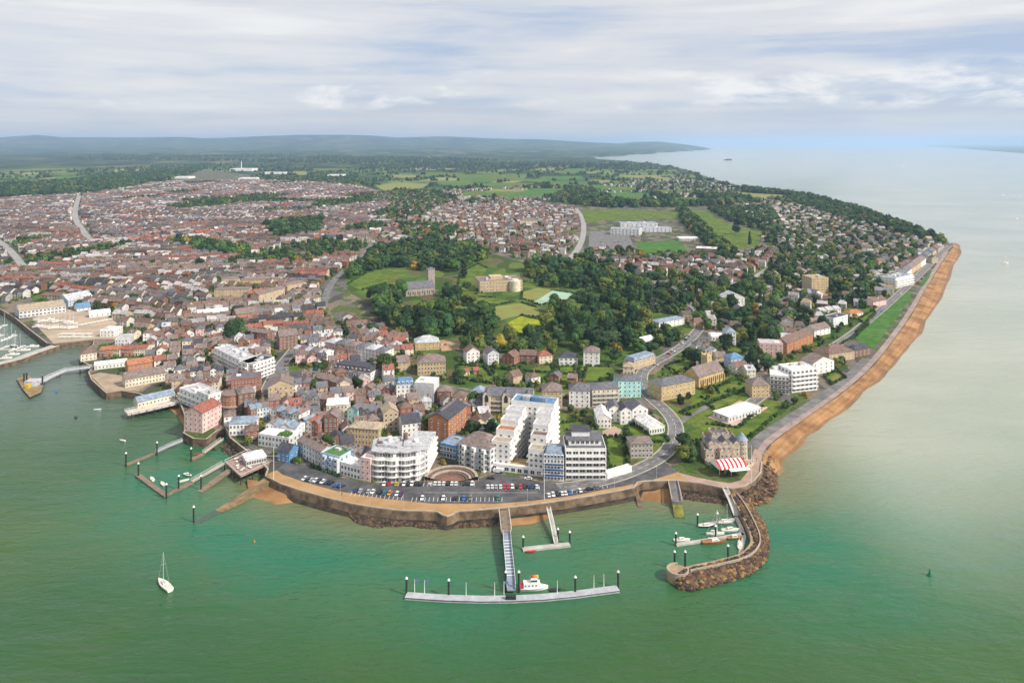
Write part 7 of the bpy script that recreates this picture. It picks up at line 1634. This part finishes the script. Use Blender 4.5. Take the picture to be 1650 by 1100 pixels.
# shrubs and hedges in gardens
hedge = []
for mm, px in LAWNS:
    if px[0][1] < 420 or mm in (M_soil, M_vivid): continue
    q = wpoly(px)
    for a_, b_ in zip(q, q[1:] + q[:1]):
        if rnd.random() < .3: continue
        L_ = math.hypot(b_[0]-a_[0], b_[1]-a_[1]); n = int(L_/2.2)
        for j in range(n): u = (j + rnd.uniform(-.3, .3))/n; hedge.append((a_[0]+(b_[0]-a_[0])*u + rnd.uniform(-.6, .6), a_[1]+(b_[1]-a_[1])*u + rnd.uniform(-.6, .6), G+.7, rnd.uniform(1.0, 1.9), rnd.choice((0, 0, 1, 4, 5))))
for px in ([(1100, 664), (1150, 646), (1200, 630)], [(740, 588), (800, 594), (860, 600), (930, 604)], [(980, 604), (1010, 612)], [(1330, 568), (1376, 544), (1400, 522)], [(760, 614), (850, 626)], [(838, 590), (846, 616)], [(895, 590), (897, 616)], [(934, 592), (934, 616)], [(780, 590), (792, 606)], [(974, 704), (980, 756)], [(1008, 704), (1012, 750)], [(1380, 536), (1410, 505)], [(1150, 626), (1190, 610)]):
    q = [P2(*p) for p in px]
    for a_, b_ in zip(q[:-1], q[1:]):
        n = int(math.hypot(b_[0]-a_[0], b_[1]-a_[1])/1.8)
        for j in range(n): u = j/n; hedge.append((a_[0]+(b_[0]-a_[0])*u, a_[1]+(b_[1]-a_[1])*u, G+.7, rnd.uniform(1.2, 2.2), rnd.choice((0, 0, 1, 4, 5))))
hedge = [h for h, ok_ in zip(hedge, free(np.array([h[0] for h in hedge]), np.array([h[1] for h in hedge]), -3.0)) if ok_ or True]
sh_ = []
for x, y, r_ in [(f[0], f[1], f[2]) for f in FOOT] + [(h[1], h[0], 8) for h in houses[:1400]]:
    for _ in range(9): a = rnd.uniform(0, 6.28); q = r_ + rnd.uniform(0, 10); sh_.append((x+q*math.cos(a), y+q*math.sin(a)))
sx, sy = np.array([s[0] for s in sh_]), np.array([s[1] for s in sh_]); k = free(sx, sy, 1.2) & inpoly(sx, sy, landW); k &= pdist(sx, sy, [(p.x, p.y) for p in wl]) > 14; k &= pdist(sx, sy, [P2(*q) for q in QUAY]) > 12
stuff_instances('shrubbery', 'low garden shrubs and hedges between the houses', 'shrubs', [(x, y, G+.6, rnd.uniform(1.0, 2.8), rnd.choice((0, 1, 1, 2, 5, 6, 7))) for x, y in zip(sx[k], sy[k])] + hedge, LOW)
# works far behind the town
for k, (x, y, w_, d_, h_, lab) in enumerate([(388, 276, 50, 60, 14, 'big pale factory with a tall chimney mast far behind the terraces'), (440, 281, 60, 40, 9, 'long white factory shed in the fields'), (400, 290, 45, 40, 8, 'white warehouse with low roof behind the terraces'), (290, 288, 40, 40, 8, 'white warehouse near the dark wood'), (250, 291, 36, 40, 7, 'pale low warehouse at the wood edge'), (540, 284, 36, 36, 7, 'grey white works shed on the field edge'), (480, 292, 46, 30, 7, 'pale works range at the top of the terraces')]):
    building('factory', lab, 'factory', (x-w_*.35, y, x+w_*.35, y), d_*2, 2, 'white', 'white', 'flat', fh=h_*.55, cols=0, scols=0)
m = MB(); p = P(389, 274); m.cyl(0, 0, 0, 62, 3.2, 2.0, 12); r = thing('factory_chimney', 'thin white chimney standing over the pale factory', 'chimney', p); m.build('shaft', M_white, r)

# ------------------------------------------------------------------ air
m = MB(); m.box(-120000, 120000, -1500, 162000, -11, 430); hzm = bpy.data.materials.new('haze'); hzm.use_nodes = True; t = hzm.node_tree; t.nodes.clear(); pv = t.nodes.new('ShaderNodeVolumePrincipled'); pv.inputs['Color'].default_value = (.50, .70, 1, 1); pv.inputs['Density'].default_value = 4.7e-5; pv.inputs['Anisotropy'].default_value = .1; mo = t.nodes.new('ShaderNodeOutputMaterial'); t.links.new(pv.outputs[0], mo.inputs['Volume'])
o = m.build('haze', hzm); o['kind'] = 'stuff'; o['label'] = 'pale blue air haze over land and sea'; o['category'] = 'haze'
print('objects', len(bpy.data.objects), 'windows', NWIN[0], 'houses', len(houses), 'trees', len(trees), 'ind', len(ind))
